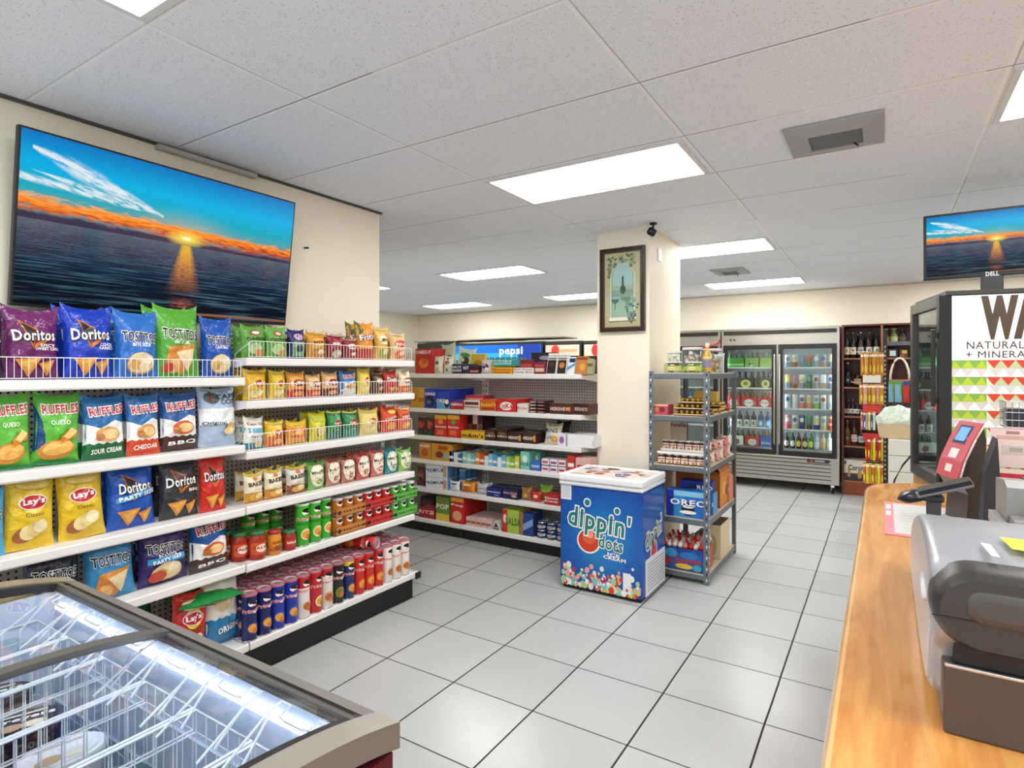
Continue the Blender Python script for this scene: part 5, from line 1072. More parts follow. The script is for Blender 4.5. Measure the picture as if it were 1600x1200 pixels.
# ================================================================ refrigerators along the back wall
def z_at(x, y, Y): return ony(x, y, Y)[1]
FY = 8.2
SH = [z_at(1265, q, FY + .03) for q in (703, 671.7, 639, 607.5, 574)]
LED = M('#f2f7ff', .5, emit=16.0)
FG = glass('door_glass', '#f4faf8', .02, .8)
def reach_in(label, x0, lit=True):
    t = thing('reach_in_refrigerator', label, 'refrigerator', (x0, FY, 0)); W_, D_ = 1.42, .72; H_ = 2.11; zb = SH[0] - .05; zt_ = z_at(1265, 541, FY)
    LN = M('#eef2f2', .4)
    b = MB(); b.box(0, 0, .12, .035, D_, H_, STEEL).box(W_ - .035, 0, .12, W_, D_, H_, STEEL).box(.035, 0, zt_ + .02, W_ - .035, D_, H_, STEEL).box(.035, 0, .12, W_ - .035, D_, zb - .01, STEEL).box(.035, D_ - .03, zb - .01, W_ - .035, D_, zt_ + .02, STEEL)
    b.box(.036, .02, zb - .009, .045, D_ - .031, zt_ + .019, LN).box(W_ - .045, .02, zb - .009, W_ - .036, D_ - .031, zt_ + .019, LN).box(.045, D_ - .04, zb - .009, W_ - .045, D_ - .031, zt_ + .019, LN).box(.045, .02, zt_ + .01, W_ - .045, D_ - .04, zt_ + .019, LN).box(.045, .02, zb - .009, W_ - .045, D_ - .04, zb, LN)
    b.box(W_ / 2 - .02, -.002, zb, W_ / 2 + .02, .03, zt_ + .01, STEEL)
    b.build('cabinet', t)
    h = MB().box(.03, -.012, H_ - .085, W_ - .03, -.001, H_ - .035, M('#3a342f', .35, .4)); h.box(.005, -.02, H_ - .02, W_ - .005, 0, H_, STEEL); h.build('header_slot', t)
    c = MB()
    for q in (.12, .17): c.lathe([(.016, 0), (.016, .004), (0, .005)], M('#5a3a2a', .4), 12, (0, 0, 0), False); c.xf(Matrix.Translation((q, -.002, H_ - .145)) @ Matrix.Rotation(R(90), 4, 'X'), len(c.v) - 36)
    c.build('control_dials', t)
    for k in range(2):
        d0 = .03 + k * (W_ / 2 - .015); d1 = d0 + W_ / 2 - .045
        d = thing('door', '', ''); del d['label']; del d['category']; d.parent = t
        f = MB(); m = M('#1e1b19', .3); a = .052
        for (xa, za, xb, zb_) in ((d0, zb - .03, d0 + a, zt_ + .03), (d1 - a, zb - .03, d1, zt_ + .03), (d0 + a, zb - .03, d1 - a, zb + .03), (d0 + a, zt_ - .03, d1 - a, zt_ + .03)): f.box(xa, -.045, za, xb, -.002, zb_, m, .003)
        f.build('door_frame', d)
        MB().box(d0 + a, -.03, zb + .03, d1 - a, -.026, zt_ - .03, FG).build('pane', d)
        hx = d1 - .012 if k == 0 else d1 - .03
        hx = (d1 - .015) if k == 0 else (d0 + .015)
        MB().wire([(hx, -.045, zb + .1), (hx, -.07, zb + .12), (hx, -.07, zt_ - .12), (hx, -.045, zt_ - .1)], .011, STEEL, 8).build('handle', d)
    g = MB().box(.0, -.03, .12, W_, -.001, zb - .04, STEEL, .006)
    for k in range(6): g.box(.03, -.0315, .17 + k * .048, W_ - .09, -.0295, .181 + k * .048, M('#3c352e', .5))
    g.build('grille', t)
    MB().box(W_ - .36, -.036, zb - .10, W_ - .11, -.0305, zb - .055, M('#3a3434', .4)).box(W_ - .33, -.0385, zb - .092, W_ - .29, -.0365, zb - .064, M('#b04a32', .4)).box(W_ - .27, -.0385, zb - .088, W_ - .16, -.0365, zb - .066, M('#9aa6b8', .4)).build('badge', t)
    for z in SH[1:]:
        s = MB().box(.05, .035, z - .008, W_ - .05, D_ - .06, z - .003, WIRE); s.box(.05, .03, z - .014, W_ - .05, .037, z + .004, M('#f0f0ec', .3)); s.build('shelf', t)
    if lit:
        for xx in (.05, W_ - .058, W_ / 2 - .03, W_ / 2 + .022): MB().box(xx, .032, zb + .05, xx + .008, .042, zt_ - .02, LED).build('light_strip', t)
    for xx in (.08, W_ - .08):
        for yy in (.06, D_ - .08):
            MB().lathe([(.036, -.012), (.04, -.01), (.04, .01), (.036, .012)], BLACK, 16).xf(Matrix.Translation((xx, yy, .0405)) @ Matrix.Rotation(R(90), 4, 'Y')).box(xx - .02, yy - .025, .078, xx + .02, yy + .025, .12, CHROME).box(xx - .018, yy - .01, .035, xx - .014, yy + .01, .1, CHROME).build('caster', t)
    return t
f1 = reach_in('two-door steel refrigerator with lit shelves of cans and bottled beer', -1.892)
f2 = reach_in('two-door steel refrigerator half hidden behind the grey slotted rack', -3.33, False)
# beer and cans
def bottle(label, r, h, gl, cap, art, name='beer_bottle', cat='bottle', group=None, neck=.35, shoulder=.58):
    b = MB().lathe([(r * .9, 0), (r, .006), (r, h * shoulder), (r * .85, h * (shoulder + .06)), (r * neck, h * (shoulder + .18)), (r * neck * .9, h * .95)], glossy(gl), 14)
    b.lathe([(r * neck * 1.15, h * .94), (r * neck * 1.2, h * .99), (0, h)], M(cap, .35, .3), 12, cap=False)
    draw(b, art, cylS(r), r * 1.3, h, g=r * .35, step=.0004); o = b.build(name); settag(o, label, cat, group); return o
def bcan(label, c, art, r=.035, h=.185):
    b = MB().lathe([(r * .8, 0), (r, .008), (r, h - .015), (r * .82, h - .002)], glossy(c), 16, cap=False).lathe([(r * .84, h - .004), (r * .84, h), (r * .78, h - .003), (0, h - .003)], CHROME, 16, cap=False)
    draw(b, art, cylS(r), r * 1.3, h, g=r * .35, step=.0004); o = b.build('drink_can'); settag(o, label, 'can'); return o
lvl = ['bottom', 'fourth', 'third', 'second', 'top']
rd = [('#d8c23a', 'yellow'), ('#c9553f', 'coral red'), ('#e0e6e0', 'pale green'), ('#3f8a4c', 'green'), ('#d6dadd', 'silver'), ('#f0f2f2', 'white'), ('#dcdad0', 'cream')]
rows = {4: [('#dfe2e0', 'silver white'), ('#e8e8e4', 'tall white'), ('#8a9ab8', 'blue grey'), ('#b8864a', 'copper'), ('#b8b4b4', 'grey'), ('#a8a8a4', 'dull grey'), ('#dcd6c8', 'cream')],
        3: rd, 2: [('#c9d0d8', 'pale grey'), ('#dfe3e6', 'white'), ('#e8d4d0', 'white and red'), ('#e4c8c4', 'rose'), ('#dfe8d8', 'white and green'), ('#e6e6ea', 'clean white'), ('#eef0f2', 'bright white')],
        1: [('#d88a98', 'pink'), ('#e0e0d0', 'ivory'), ('#2f62a8', 'blue'), ('#4a9a4a', 'green'), ('#d6dae4', 'white and navy'), ('#d8d4c0', 'cream'), ('#e4b8a0', 'peach and red')]}
for li, rw in rows.items():
    for k, (c, nm) in enumerate(rw):
        xc = 1231 + k * 11.2; X = ony(xc, 600, FY + .09)[0]
        art = [('r', -1.1, .0, 1.1, .42, {1: '#b0b4c0', 2: '#d8846c' if k in (2, 3) else '#8fb85a' if k == 4 else '#c8ccd4'}.get(li, ['#7f8a9c', '#b0603a', '#8f9aa8', '#5a7a5a', '#9a9ca4', '#a8824a', '#70788a'][k])), ('e', 0, .66, .55, .16, ['#c8503a', '#f2f2ee', '#3a5a94', '#e8e0c0', '#6a7a8a', '#d8c04a', '#8a9aa8'][(k + li) % 7])]
        if li == 1: art[0] = ('r', -1.1, .0, 1.1, .35, ['#c8506a', '#b8b48a', '#24406e', '#5a3a2a', '#2c3f78', '#c8bc8a', '#c8452c'][k])
        o = bcan('%s drink can, right door of the steel refrigerator, %s shelf' % (nm, lvl[li]), c, art, h=.17 if li == 4 else .185); o.location = (X, FY + .09, SH[li] - .001); o.location.z = SH[li] - .002
bt = [('#3a2420', 'pinkish label', '#e8c8c8'), ('#2a3a24', 'big white label', '#e8e8d8'), ('#4a3018', 'round yellow label', '#e0c04a'), ('#54381c', 'gold label', '#e6d08a'), ('#2f7a34', 'green glass', '#d8e04a'), ('#b8c4c8', 'clear glass and pale label', '#dfe6ea'), ('#c9b48a', 'amber label', '#d89a4a'), ('#dfe4e2', 'frosted glass', '#f0f0ec')]
for k, (g, nm, lc) in enumerate(bt):
    o = bottle('beer bottle with %s, bottom shelf of the right refrigerator door' % nm, .03, .22, g, '#c9c9c4', [('e', 0, .3, .8, .18, lc)]); o.location = (ony(1229 + k * 9.6, 600, FY + .09)[0], FY + .09, SH[0] + .001 - .05 + .05)
# left door: cartons of beer
def sixpack(label, xl, xr, li, cart, art, gl, cap, hb=.215, hc=.13, n=3):
    X0 = ony(xl, 600, FY + .05)[0]; X1 = ony(xr, 600, FY + .05)[0]; w_ = X1 - X0
    t = thing('beer_carton', label, 'carton of bottles', (X0, FY + .05, SH[li] + .0)); m = card(cart)
    b = MB().box(0, 0, 0, w_ - .004, .003, hc, m).box(0, .13, 0, w_ - .004, .133, hc, m).box(0, 0, 0, .003, .133, hc, m).box(w_ - .007, 0, 0, w_ - .004, .133, hc, m).box(0, 0, 0, w_ - .004, .133, .003, m)
    draw(b, art, lambda x, z, o: (x + w_ / 2 - .002, -o, z), w_ / 2 - .002, hc, step=.0005); b.build('carton', t)
    p = None
    for i in range(n):
        for j in range(2):
            if p is None:
                p = MB().lathe([(.028, .004), (.029, .01), (.029, hb * .6), (.011, hb * .78), (.010, hb * .96)], glossy(gl), 10).lathe([(.013, hb * .95), (.0125, hb), (0, hb)], M(cap, .35, .3), 8, cap=False).build('bottle', t); o = p
            else: o = p.copy(); COL.objects.link(o); o.parent = t
            o.location = (w_ / n * (i + .5) - .002, .035 + .062 * j, 0)
    return t
for k, (xl, xr, nm) in enumerate([(1135, 1163, 'dark green'), (1164, 1186, 'light green with a round white badge'), (1187, 1206, 'yellow green')]):
    sixpack('%s carton of bottles, top shelf, left refrigerator door' % nm, xl, xr, 4, ['#3f9a3f', '#8fbf4a', '#b4cf62'][k], [('e', -.1, .35, .36, .26, '#efe9d8'), tx('P', -.1, .35, .3, .3, '#2a2a2a')] if k == 1 else [('r', -1, .2, 1, .4, '#a8d87a')], '#2f6a34', '#3a4a3a', hb=.2, n=2 if k == 2 else 3)
for k, (xl, xr) in enumerate([(1140, 1178), (1179, 1206)]): sixpack('dark beer carton with %s yellow round label, second shelf, left refrigerator door' % ['the left', 'the right'][k], xl, xr, 3, '#4a4232', [('e', .35 if k == 0 else .3, .42, .42 if k == 0 else .5, .42, '#e6dc8a'), ('e', .35 if k == 0 else .3, .45, .2, .2, '#8a8a3a')], '#2a1c14', '#1c1c1c', n=4 if k == 0 else 3)
for k, (xl, xr) in enumerate([(1136, 1157), (1158, 1183), (1184, 1206)]): sixpack('red and white beer carton, %s of three, third shelf, left refrigerator door' % ['left', 'middle', 'right'][k], xl, xr, 2, '#cf2f26', [('e', .0, .42, .62, .38, '#efece6'), tx('BEER', 0, .45, .8, .16, '#9a9ab0')], '#7a3a1c', '#c9a04a')
for k in range(6):
    c_ = ['#4a2a3a', '#3a2430', '#4a2a3a', '#3a2430', '#2a3f6a', '#2a3f6a'][k]
    o = bottle('%s, %s from the left, fourth shelf of the left refrigerator door' % ('dark bottle with cream label' if k < 4 else 'blue-labelled bottle', ['first', 'second', 'third', 'fourth', 'fifth', 'sixth'][k]), .034, .23, c_, '#c9c9d0', [('r', -.9, .03, .9, .42, '#e6e2d2' if k < 4 else '#5a9ad0'), ('e', 0, .22, .4, .12, '#6a7a5a' if k < 4 else '#dfe8f2')])
    o.location = (ony(1145 + 11 * k, 600, FY + .09)[0], FY + .09, SH[1])
sixpack('white and green carton of bottles, bottom shelf, left refrigerator door', 1138, 1162, 0, '#dfe0d4', [('e', .1, .4, .4, .3, '#8a5a4a')], '#4a6a3a', '#e0e0e0')
sixpack('red carton with a pale badge, bottom shelf, left refrigerator door', 1164, 1187, 0, '#b8301f', [('e', 0, .4, .6, .36, '#e0d8c8')], '#6a3a20', '#c9c0b0')
sixpack('blue carton of bottles, bottom shelf, left refrigerator door', 1188, 1206, 0, '#2c5ab8', [tx('light', 0, .35, .8, .3)], '#3a2a20', '#7a8ab0', n=2)
for k in range(7):
    o = bottle('%s bottle glimpsed through the grey rack, in the half-hidden refrigerator' % ['amber', 'orange-capped amber', 'blue', 'white-capped', 'pale', 'pink-capped', 'grey'][k], .034, .24, ['#8a6a2a', '#b8862a', '#2f78b0', '#7a9ab8', '#b8c0cc', '#a8b0c0', '#8a94a4'][k], ['#d8b04a', '#c8601f', '#e8e8e8', '#f0f0ea', '#4a8a4a', '#c8485a', '#c9c9c9'][k], [('r', -.9, .1, .9, .5, '#c9d4e0')])
    o.location = (ony(1062 + k * 8.5, 600, FY + .1)[0], FY + .1, SH[2] + .001)

# tall drinks coolers behind the candy racks (only their lit heads show above the racks)
def drinks_cooler(label, xl, xr, top, head, art, htop, hbot, em=0.):
    X0 = ony(xl, 550, FY)[0]; X1 = ony(xr, 550, FY)[0]; H_ = z_at((xl + xr) / 2, top, FY); zt_ = z_at((xl + xr) / 2, htop, FY); zb = z_at((xl + xr) / 2, hbot, FY); W_ = X1 - X0
    t = thing('drinks_cooler', label, 'drinks cooler', (X0, FY, 0)); m = M('#2e2a28', .4)
    MB().box(0, 0, .02, W_, .72, H_, m, .004).build('cabinet', t)
    h = MB().box(.03, -.02, zb, W_ - .03, -.001, zt_, M(head, .4, emit=em)); draw(h, art, lambda x, z, o: (x + W_ / 2, -.02 - o, zb + z), W_ / 2 - .03, zt_ - zb, step=.0008, mk=(lambda c: M(c, .4, emit=em))); h.build('header_sign', t)
    MB().box(.03, -.03, .25, .09, -.001, zb - .03, m).box(W_ - .09, -.03, .25, W_ - .03, -.001, zb - .03, m).box(.09, -.03, .25, W_ - .09, -.001, .31, m).box(.09, -.03, zb - .09, W_ - .09, -.001, zb - .03, m).build('door_frame', t)
    MB().box(.09, -.022, .31, W_ - .09, -.018, zb - .09, FG).build('pane', t)
drinks_cooler('drinks cooler with a brown head in the left back corner', 652, 708, 536, '#5a5048', [], 545, 552)
drinks_cooler('wide drinks cooler with a bright blue lettered head behind the candy racks', 712, 848, 535, '#1266c8', [('r', -1, 0, 1, .45, '#2aa0e0'), ('r', .5, 0, 1, 1, '#123a9a'), ('t', 'pepsi', .34, .52, .26, .62, '#eef6ff', 0, .03)], 539, 562, .5)
drinks_cooler('drinks cooler with a pale head and red emblem, left one by the column', 851, 908, 533, '#d8c4ac', [('e', -.4, .5, .24, .5, '#c8382c'), ('r', -.1, .35, .9, .6, '#c89a72')], 539, 556, .35)
drinks_cooler('drinks cooler with a pale head and red emblem, half behind the column', 911, 960, 532, '#d8c4ac', [('e', -.2, .5, .26, .5, '#c02f2c')], 538, 556, .35)
sheet = M('#8f877c', .6)
for (xa, xb, ya, yb, lab) in [(650, 720, 8.35, 8.85, 'thin grey cardboard sheet on top of the corner cooler'), (722, 800, 8.25, 8.9, 'grey flattened carton on the blue-headed cooler, left one'), (798, 885, 8.3, 8.8, 'long grey flattened carton lying across two coolers')]:
    X0 = ony(xa, 530, 8.4)[0]; X1 = ony(xb, 530, 8.4)[0]; zz = 2.083
    o = MB().box(X0, ya, zz, X1, yb, zz + .018, sheet).build('cardboard_sheet'); settag(o, lab, 'cardboard')

# ================================================================ brown wine cabinet
WX0, WX1, WY = -.455, .85, 8.3
wc = thing('wine_cabinet', 'dark brown open wooden cabinet full of wine, right of the steel refrigerator', 'cabinet', (WX0, WY, 0)); ww = WX1 - WX0
def mat_wood(name, c1, c2, sc=1., ax='z', r=.35, coat=0.):
    a, nt, b = nodes(name); N = NT(nt); v, x, y, z = N.xyz()
    st = {'z': (N.m('MULTIPLY', x, 14 * sc), N.m('MULTIPLY', y, 14 * sc), N.m('MULTIPLY', z, 1.2 * sc)), 'y': (N.m('MULTIPLY', x, 7 * sc), N.m('MULTIPLY', y, .8 * sc), N.m('MULTIPLY', z, 8 * sc)), 'x': (N.m('MULTIPLY', x, 1.2 * sc), N.m('MULTIPLY', y, 12 * sc), N.m('MULTIPLY', z, 12 * sc))}[ax]
    n = N.noise(N.vec(*st), 1.6, 6, .6, 1.3); f = N.noise(N.vec(*st), 9, 3, .5)
    t = N.m('ADD', N.m('MULTIPLY', n, .8), N.m('MULTIPLY', f, .2))
    nt.links.new(N.ramp(t, [(.3, lin(c1)), (.7, lin(c2))]), b.inputs['Base Color']); b.inputs['Roughness'].default_value = r
    if coat: b.inputs['Coat Weight'].default_value = coat; b.inputs['Coat Roughness'].default_value = .06
    return a
WD = mat_wood('brown_wood', '#4e2413', '#7a3f22'); WDB = mat_wood('brown_wood_edge', '#8a5a3a', '#a8754e')
WZ = [z_at(1330, q, WY) for q in (751, 697, 650.4, 605, 559.5)]; WT = z_at(1340, 507, WY); dv = ony(1378, 560, WY)[0] - WX0
b = MB().box(0, 0, 0, .025, .45, WT, WD).box(ww - .025, 0, 0, ww, .45, WT, WD).box(.025, .43, 0, ww - .025, .45, WT, WD).box(.025, 0, WT - .02, ww - .025, .43, WT, WD).box(.025, .0, .0, ww - .025, .02, WZ[0] - .02, mat_wood('red_wood', '#7a3416', '#9a4a22'))
b.build('case', wc); MB().box(dv - .01, -.004, WZ[0] - .02, dv + .01, .43, WT - .02, WDB).build('divider', wc)
for z in WZ: MB().box(.025, .002, z - .018, dv - .01, .43, z, WDB).box(dv + .01, .002, z - .018, ww - .025, .43, z, WDB).build('shelf', wc)
wine = lambda label, x, z, gl, cap, lc, y=.12, r=.037, h=.31, nk=.33, top='#000000': None
def wb(label, px_, li, gl, cap, lc, y=.13, r=.036, h=.30, nk=.33, name='wine_bottle'):
    o = bottle(label, r, h, gl, cap, [('r', -.95, .14, .95, .42, lc), ('e', 0, .28, .3, .06, '#8a8a7a')], name, 'bottle', None, nk, .55); 
    o.location = (ony(px_, 600, WY + y)[0], WY + y, WZ[li] + .001)
for k, (p_, g, c, l, d) in enumerate([(1323, '#181a16', '#b08a9a', '#e6d8a8', 'cream label at the far left'), (1333, '#181a16', '#b08a9a', '#e2dcc0', 'pale label beside the first'), (1345, '#2a2620', '#d8d4cc', '#cfc8bc', 'white capsule'), (1358, '#3a1c1c', '#a85a64', '#eee6d8', 'rose capsule and white label'), (1370, '#161812', '#3a3a34', '#ece8dc', 'black capsule and white label')]):
    wb('wine bottle with %s, top shelf of the brown cabinet' % d, p_, 4, g, c, l, h=.33)
for k, p_ in enumerate((1341, 1351, 1364)): wb('dark wine bottle standing in the back row, %s, top shelf of the brown cabinet' % ['left', 'middle', 'right'][k], p_, 4, '#1c1a14', ['#c8b8a0', '#b08a6a', '#5a4a34'][k], '#3a362a', y=.3, h=.32)
wb('sparkling wine bottle with a gold neck, second shelf of the brown cabinet', 1325, 3, '#1a1622', '#e6cf98', '#2a2230', r=.042, h=.31)
wb('dark sparkling wine bottle with an orange medallion, second shelf of the brown cabinet', 1340, 3, '#14140f', '#2a2a24', '#d8a070', r=.042, h=.25)
for k in range(4): wb('short pale-labelled bottle, %s of four, third shelf of the brown cabinet' % ['first', 'second', 'third', 'last'][k], 1319 + 6.8 * k, 2, '#3a2a34', ['#8a94b0', '#c8889a', '#c89aa8', '#6a4a7a'][k], ['#d9cfa8', '#e0d4b0', '#ece4e0', '#e8e0e4'][k], r=.026, h=.2, name='spirit_bottle')
wb('golden white wine bottle, fourth shelf of the brown cabinet', 1324, 1, '#7a5a24', '#e0d0a0', '#6a4a1c', h=.31); wb('rose wine bottle with pink capsule, fourth shelf of the brown cabinet', 1335, 1, '#5a2a2a', '#b8283c', '#e8c8c0', h=.32); wb('wine bottle with pale green label, fourth shelf of the brown cabinet', 1346, 1, '#2a2f28', '#2a2f28', '#b8d0c8', h=.28)
def wbox(label, xl, xr, yt, li, col, art, dep=.26, name='beer_case', **k): return carton(label, xl, xr, yt, WZ[li], col, art, dep, WY + .05, name, 'case of beer', fold=False, **k)
wbox('white and navy beer case with gold bottles printed on it, floor of the cabinet', 1318, 1353, 719, 0, '#e4dcc8', [('r', -1, 0, 1, .34, '#3a3a4a'), ('p', [(-.62, .15), (-.38, .15), (-.42, .5), (-.47, .62), (-.53, .62), (-.58, .5)], '#c89a2a'), tx('Corona', .25, .62, .8, .26, '#1c2446'), ('e', .45, .3, .2, .2, '#c8942a'), ('e', -.85, .85, .1, .1, '#5a6a4a')])
o = MB().box(0, 0, 0, .30, .2, .045, card('#c2653c')).box(.03, -.001, .015, .1, 0, .03, card('#3a1c14')).build('red_carton'); settag(o, 'low orange-red carton with a hand hole on the third cabinet shelf', 'carton'); o.location = (-.40, WY + .02, WZ[2] - .12)
bpy.data.objects.remove(o)
wbox('orange-red carton with a dark hand hole, under the third cabinet shelf', 1317, 1331, 697 - 64, 1, '#cf6a42', [('r', -.6, .86, .6, .93, '#2a1410'), ('r', -1, .45, 1, .8, '#e4b898'), ('e', 0, .3, .6, .1, '#8a4a3a')], .1) if False else None
# right half: jars, bags and a wooden handle
for k, (p_, g, c, l) in enumerate([(1384, '#3a2a1a', '#f0e6cc', '#8a6a3a'), (1397, '#6a7a4a', '#dfe6b8', '#b9c07a'), (1410, '#26221e', '#3a3a3a', '#5a4a3a')]):
    o = bottle('%s bottle on the top right cabinet shelf' % ['cream-capped dark', 'pale green capped', 'black'][k], .042, .2, g, c, [('r', -.9, .2, .9, .5, l)], neck=.6); o.location = (ony(p_, 540, WY + .12)[0], WY + .12, z_at(1400, 540, WY) + .014)
tr = MB().box(dv + .014, .03, 0, dv + .36, .3, .01, BLACK).box(dv + .014, .02, .0, dv + .36, .03, .05, M('#5a5462', .4)); o = tr.build('dark_tray'); settag(o, 'dark tray shelf insert under the top bottles, right half of the cabinet', 'tray'); o.location = (WX0, WY, z_at(1400, 540, WY) + .001)
lg_ = MB().box(dv + .02, .04, 0, dv + .04, .28, z_at(1400, 540, WY) - WZ[4] - .001, BLACK).box(dv + .33, .04, 0, dv + .35, .28, z_at(1400, 540, WY) - WZ[4] - .001, BLACK); o2 = lg_.build('leg', o); o2.location = (0, 0, -(z_at(1400, 540, WY) - WZ[4]) + .0)
carton('small black box with a pale blue label, below the dark tray', 1387, 1403, 545, WZ[4], '#1c1a1c', [('r', -.6, .2, .6, .8, '#c8dce4')], .1, WY + .05, fold=False)
carton('small brown and gold box right of the pale blue labelled one', 1405, 1419, 546, WZ[4], '#4a2c1e', [('r', -.4, .5, .8, .9, '#c8a84a'), ('r', -.8, .1, .2, .4, '#8a4a2a')], .1, WY + .05, fold=False)
SZ = z_at(1400, 628, WY - .25)
tb = MB().box(0, 0, SZ - .03, .75, .35, SZ, M('#3a2c26', .5)); 
for xx in (.02, .7): tb.box(xx, .02, 0, xx + .03, .05, SZ - .03, M('#3a2c26', .5)).box(xx, .3, 0, xx + .03, .33, SZ - .03, M('#3a2c26', .5))
o = tb.build('display_table'); settag(o, 'narrow dark table carrying the gift bags in front of the wine cabinet', 'table'); o.location = (ony(1386, 600, WY - .35)[0], WY - .4, 0)
for k, (xl, xr, c, t_) in enumerate([(1388, 1396, '#7cc0d8', 'aqua'), (1398, 1409, '#86c4dc', 'light blue'), (1411, 1421, '#d2322a', 'red')]):
    carton('%s gift bag with %s top, on the dark table before the wine cabinet' % (t_, 'green' if k < 2 else 'blue'), xl, xr, 596, SZ, c, [('r', -1, .86, 1, 1, '#4fb04a' if k < 2 else '#2a4aa8'), ('p', [(.5, .3), (1, .5), (1, .86), (.6, .86)], '#5ab84a')] if k < 2 else [('r', -1, .8, 1, 1, '#2a4aa8')], .07, WY - .34, 'gift_bag', fold=False)
X0 = ony(1391, 590, WY - .15)[0]; X1 = ony(1421, 590, WY - .15)[0]
bk = thing('gift_basket', 'woven gift basket with a tall arched handle behind the gift bags', 'basket', ((X0 + X1) / 2, WY - .16, SZ + .001)); hw = (X1 - X0) / 2
WK = M('#b98a52', .6, 0, .8, 160)
MB().lathe([(hw * .8, 0), (hw, .2), (hw * 1.02, .26)], WK, 20, sy=.45).build('basket_body', bk)
MB().wire([(hw * math.cos(a), 0, .25 + .26 * math.sin(a)) for a in [math.pi * k / 12 for k in range(13)]], .013, M('#e6dcc4', .6), 8).build('handle', bk)

# clip strips of hanging snack packets
PY = 7.55
pz = lambda y: z_at(1383, y, PY); px_ = lambda x: ony(x, 600, PY)[0]
st = thing('strip_stand', 'black perforated upright with hanging snack packets before the wine cabinet', 'display stand', (px_(1383), PY, 0))
q = MB().box(-.02, -.015, 0, .02, .015, pz(516), M('#2c2a28', .5))
for k in range(30): q.box(-.006, -.0165, .35 + k * .05, .006, -.0155, .37 + k * .05, M('#cfc8bc', .5))
q.build('upright', st); MB().box(-.07, -.15, 0, .1, .15, .02, BLACK).build('base', st)
for y in (549, 597, 641, 686, 722):
    MB().wire([(-.02, -.002, pz(y)), (-.32, -.05, pz(y) - .005), (-.32, -.05, pz(y) + .01)], .004, CHROME, 6).build('hook', st)
def hang(nm, n, xa, xb, yt, yb, base, c2, grp, y_=PY - .06):
    for k in range(n):
        x = xa + (xb - xa) * (k + .5) / n; wpx = (xb - xa) / n
        w_ = wpx * .0072 * .96; h_ = pz(yt) - pz(yb)
        bb_ = base[k % len(base)]
        o = bag_mesh(w_, h_, .028, bb_, [('e', 0, .3, .6, .18, c2), ('r', -1, .82, 1, .92, '#f2e6c8')], seed=k + 3, nx=4, nz=8, fine=False).build('snack_packet')
        settag(o, '%s packet, %s on its strip' % (nm, ['first', 'second', 'third', 'fourth', 'fifth', 'sixth', 'seventh'][k] + ' from the left'), 'packet', grp)
        o.matrix_basis = Matrix.Translation((px_(x), y_ - (k % 2) * .03, pz(yb))) @ Matrix.Rotation(R(random.uniform(-25, 25)), 4, 'Z')
hang('orange nut snack, upper row', 6, 1345, 1381, 551, 587, ['#c8842a', '#d39238', '#bd7a24'], '#e8c04a', 'orange snack packets, upper row')
hang('orange nut snack, second row', 6, 1343, 1381, 600, 632, ['#c98a3a', '#d8a088', '#c98428'], '#e8d04a', 'orange snack packets, second row')
hang('multicoloured sweet, third row', 6, 1345, 1368, 643, 672, ['#d87a2a', '#6a3a9a', '#e0d8d0', '#d8c83a', '#4a5ab0', '#c8d0d8'], '#e8e0d0', 'multicoloured sweet packets, third row')
hang('red and yellow chili snack, fourth row', 7, 1352, 1380, 684, 719, ['#c83a22', '#b82c1c', '#d8b42a', '#e0c83a'], '#e8c82a', 'red and yellow packets, fourth row')
hang('yellow and orange chili snack, lowest row', 7, 1349, 1380, 724, 756, ['#d86a2a', '#e0b82a', '#d8c83a'], '#e6e03a', 'yellow packets, lowest row')
for k, y in enumerate((590, 637, 681)):
    o = MB().box(-.17, -.09, pz(y + 8), .0, -.085, pz(y - 4), card(['#e4dcd2', '#c8322a', '#b8282a'][k])).build('strip_header'); settag(o, '%s header card clipped across the hanging packets' % ['white', 'bright red', 'dark red lower'][k], 'card'); o.location = (px_(1383) - .04, PY, 0)

# wicker basket wrapped in clear film on a pale stand
BY = 6.6; bx = lambda x: ony(x, 600, BY)[0]; bz = lambda y: z_at(1400, y, BY)
t = thing('wicker_basket', 'cream wicker basket of goods wrapped in clear film on the pale block stand', 'basket', (bx(1402), BY, bz(684))); hw = (bx(1432) - bx(1362)) / 2
MB().lathe([(hw * .8, 0), (hw * .88, .06), (hw * .93, .13), (hw * .96, .14)], M('#ddc39a', .6, 0, .9, 120), 24, sy=.6).build('basket_body', t)
g = MB(); rr = random.Random(2)
b = bmesh.new(); bmesh.ops.create_icosphere(b, subdivisions=4, radius=1)
for v in b.verts:
    n = noise.noise(v.co * 3) * .16; v.co *= (1 + n); v.co = Vector((v.co.x * hw * .95, v.co.y * hw * .55, max(-.01, v.co.z * .17)))
g.bm(b, M('#c9d6c8', .12, 0, .9, 25), True); g.xf(Matrix.Translation((0, 0, .135))); g.build('film_wrap', t)
s = MB(); x0, x1 = bx(1388), bx(1440)
m = M('#d9d6cc', .5); n = 5; zz = bz(684) - .001
for k in range(6): s.box(x0, BY - .16, zz * k / 6 + .003, x1, BY + .2, zz * (k + 1) / 6 - .003, m, .004)
s.box(x0 + .004, BY - .156, 0, x1 - .004, BY + .196, zz - .004, M('#8f8b82', .6)); o = s.build('block_stand'); settag(o, 'pale stacked block stand under the wrapped wicker basket', 'stand')
o = MB().wire([(bx(1384), BY - .45, .008), (bx(1388), BY - .45, bz(800)), (bx(1391), BY - .45, bz(765)), (bx(1397), BY - .44, bz(738)), (bx(1409), BY - .43, bz(716)), (bx(1424), BY - .42, bz(698)), (bx(1440), BY - .42, bz(690))], .008, BLACK, 8).build('black_hose'); settag(o, 'black curved hose in front of the pale block stand', 'hose')

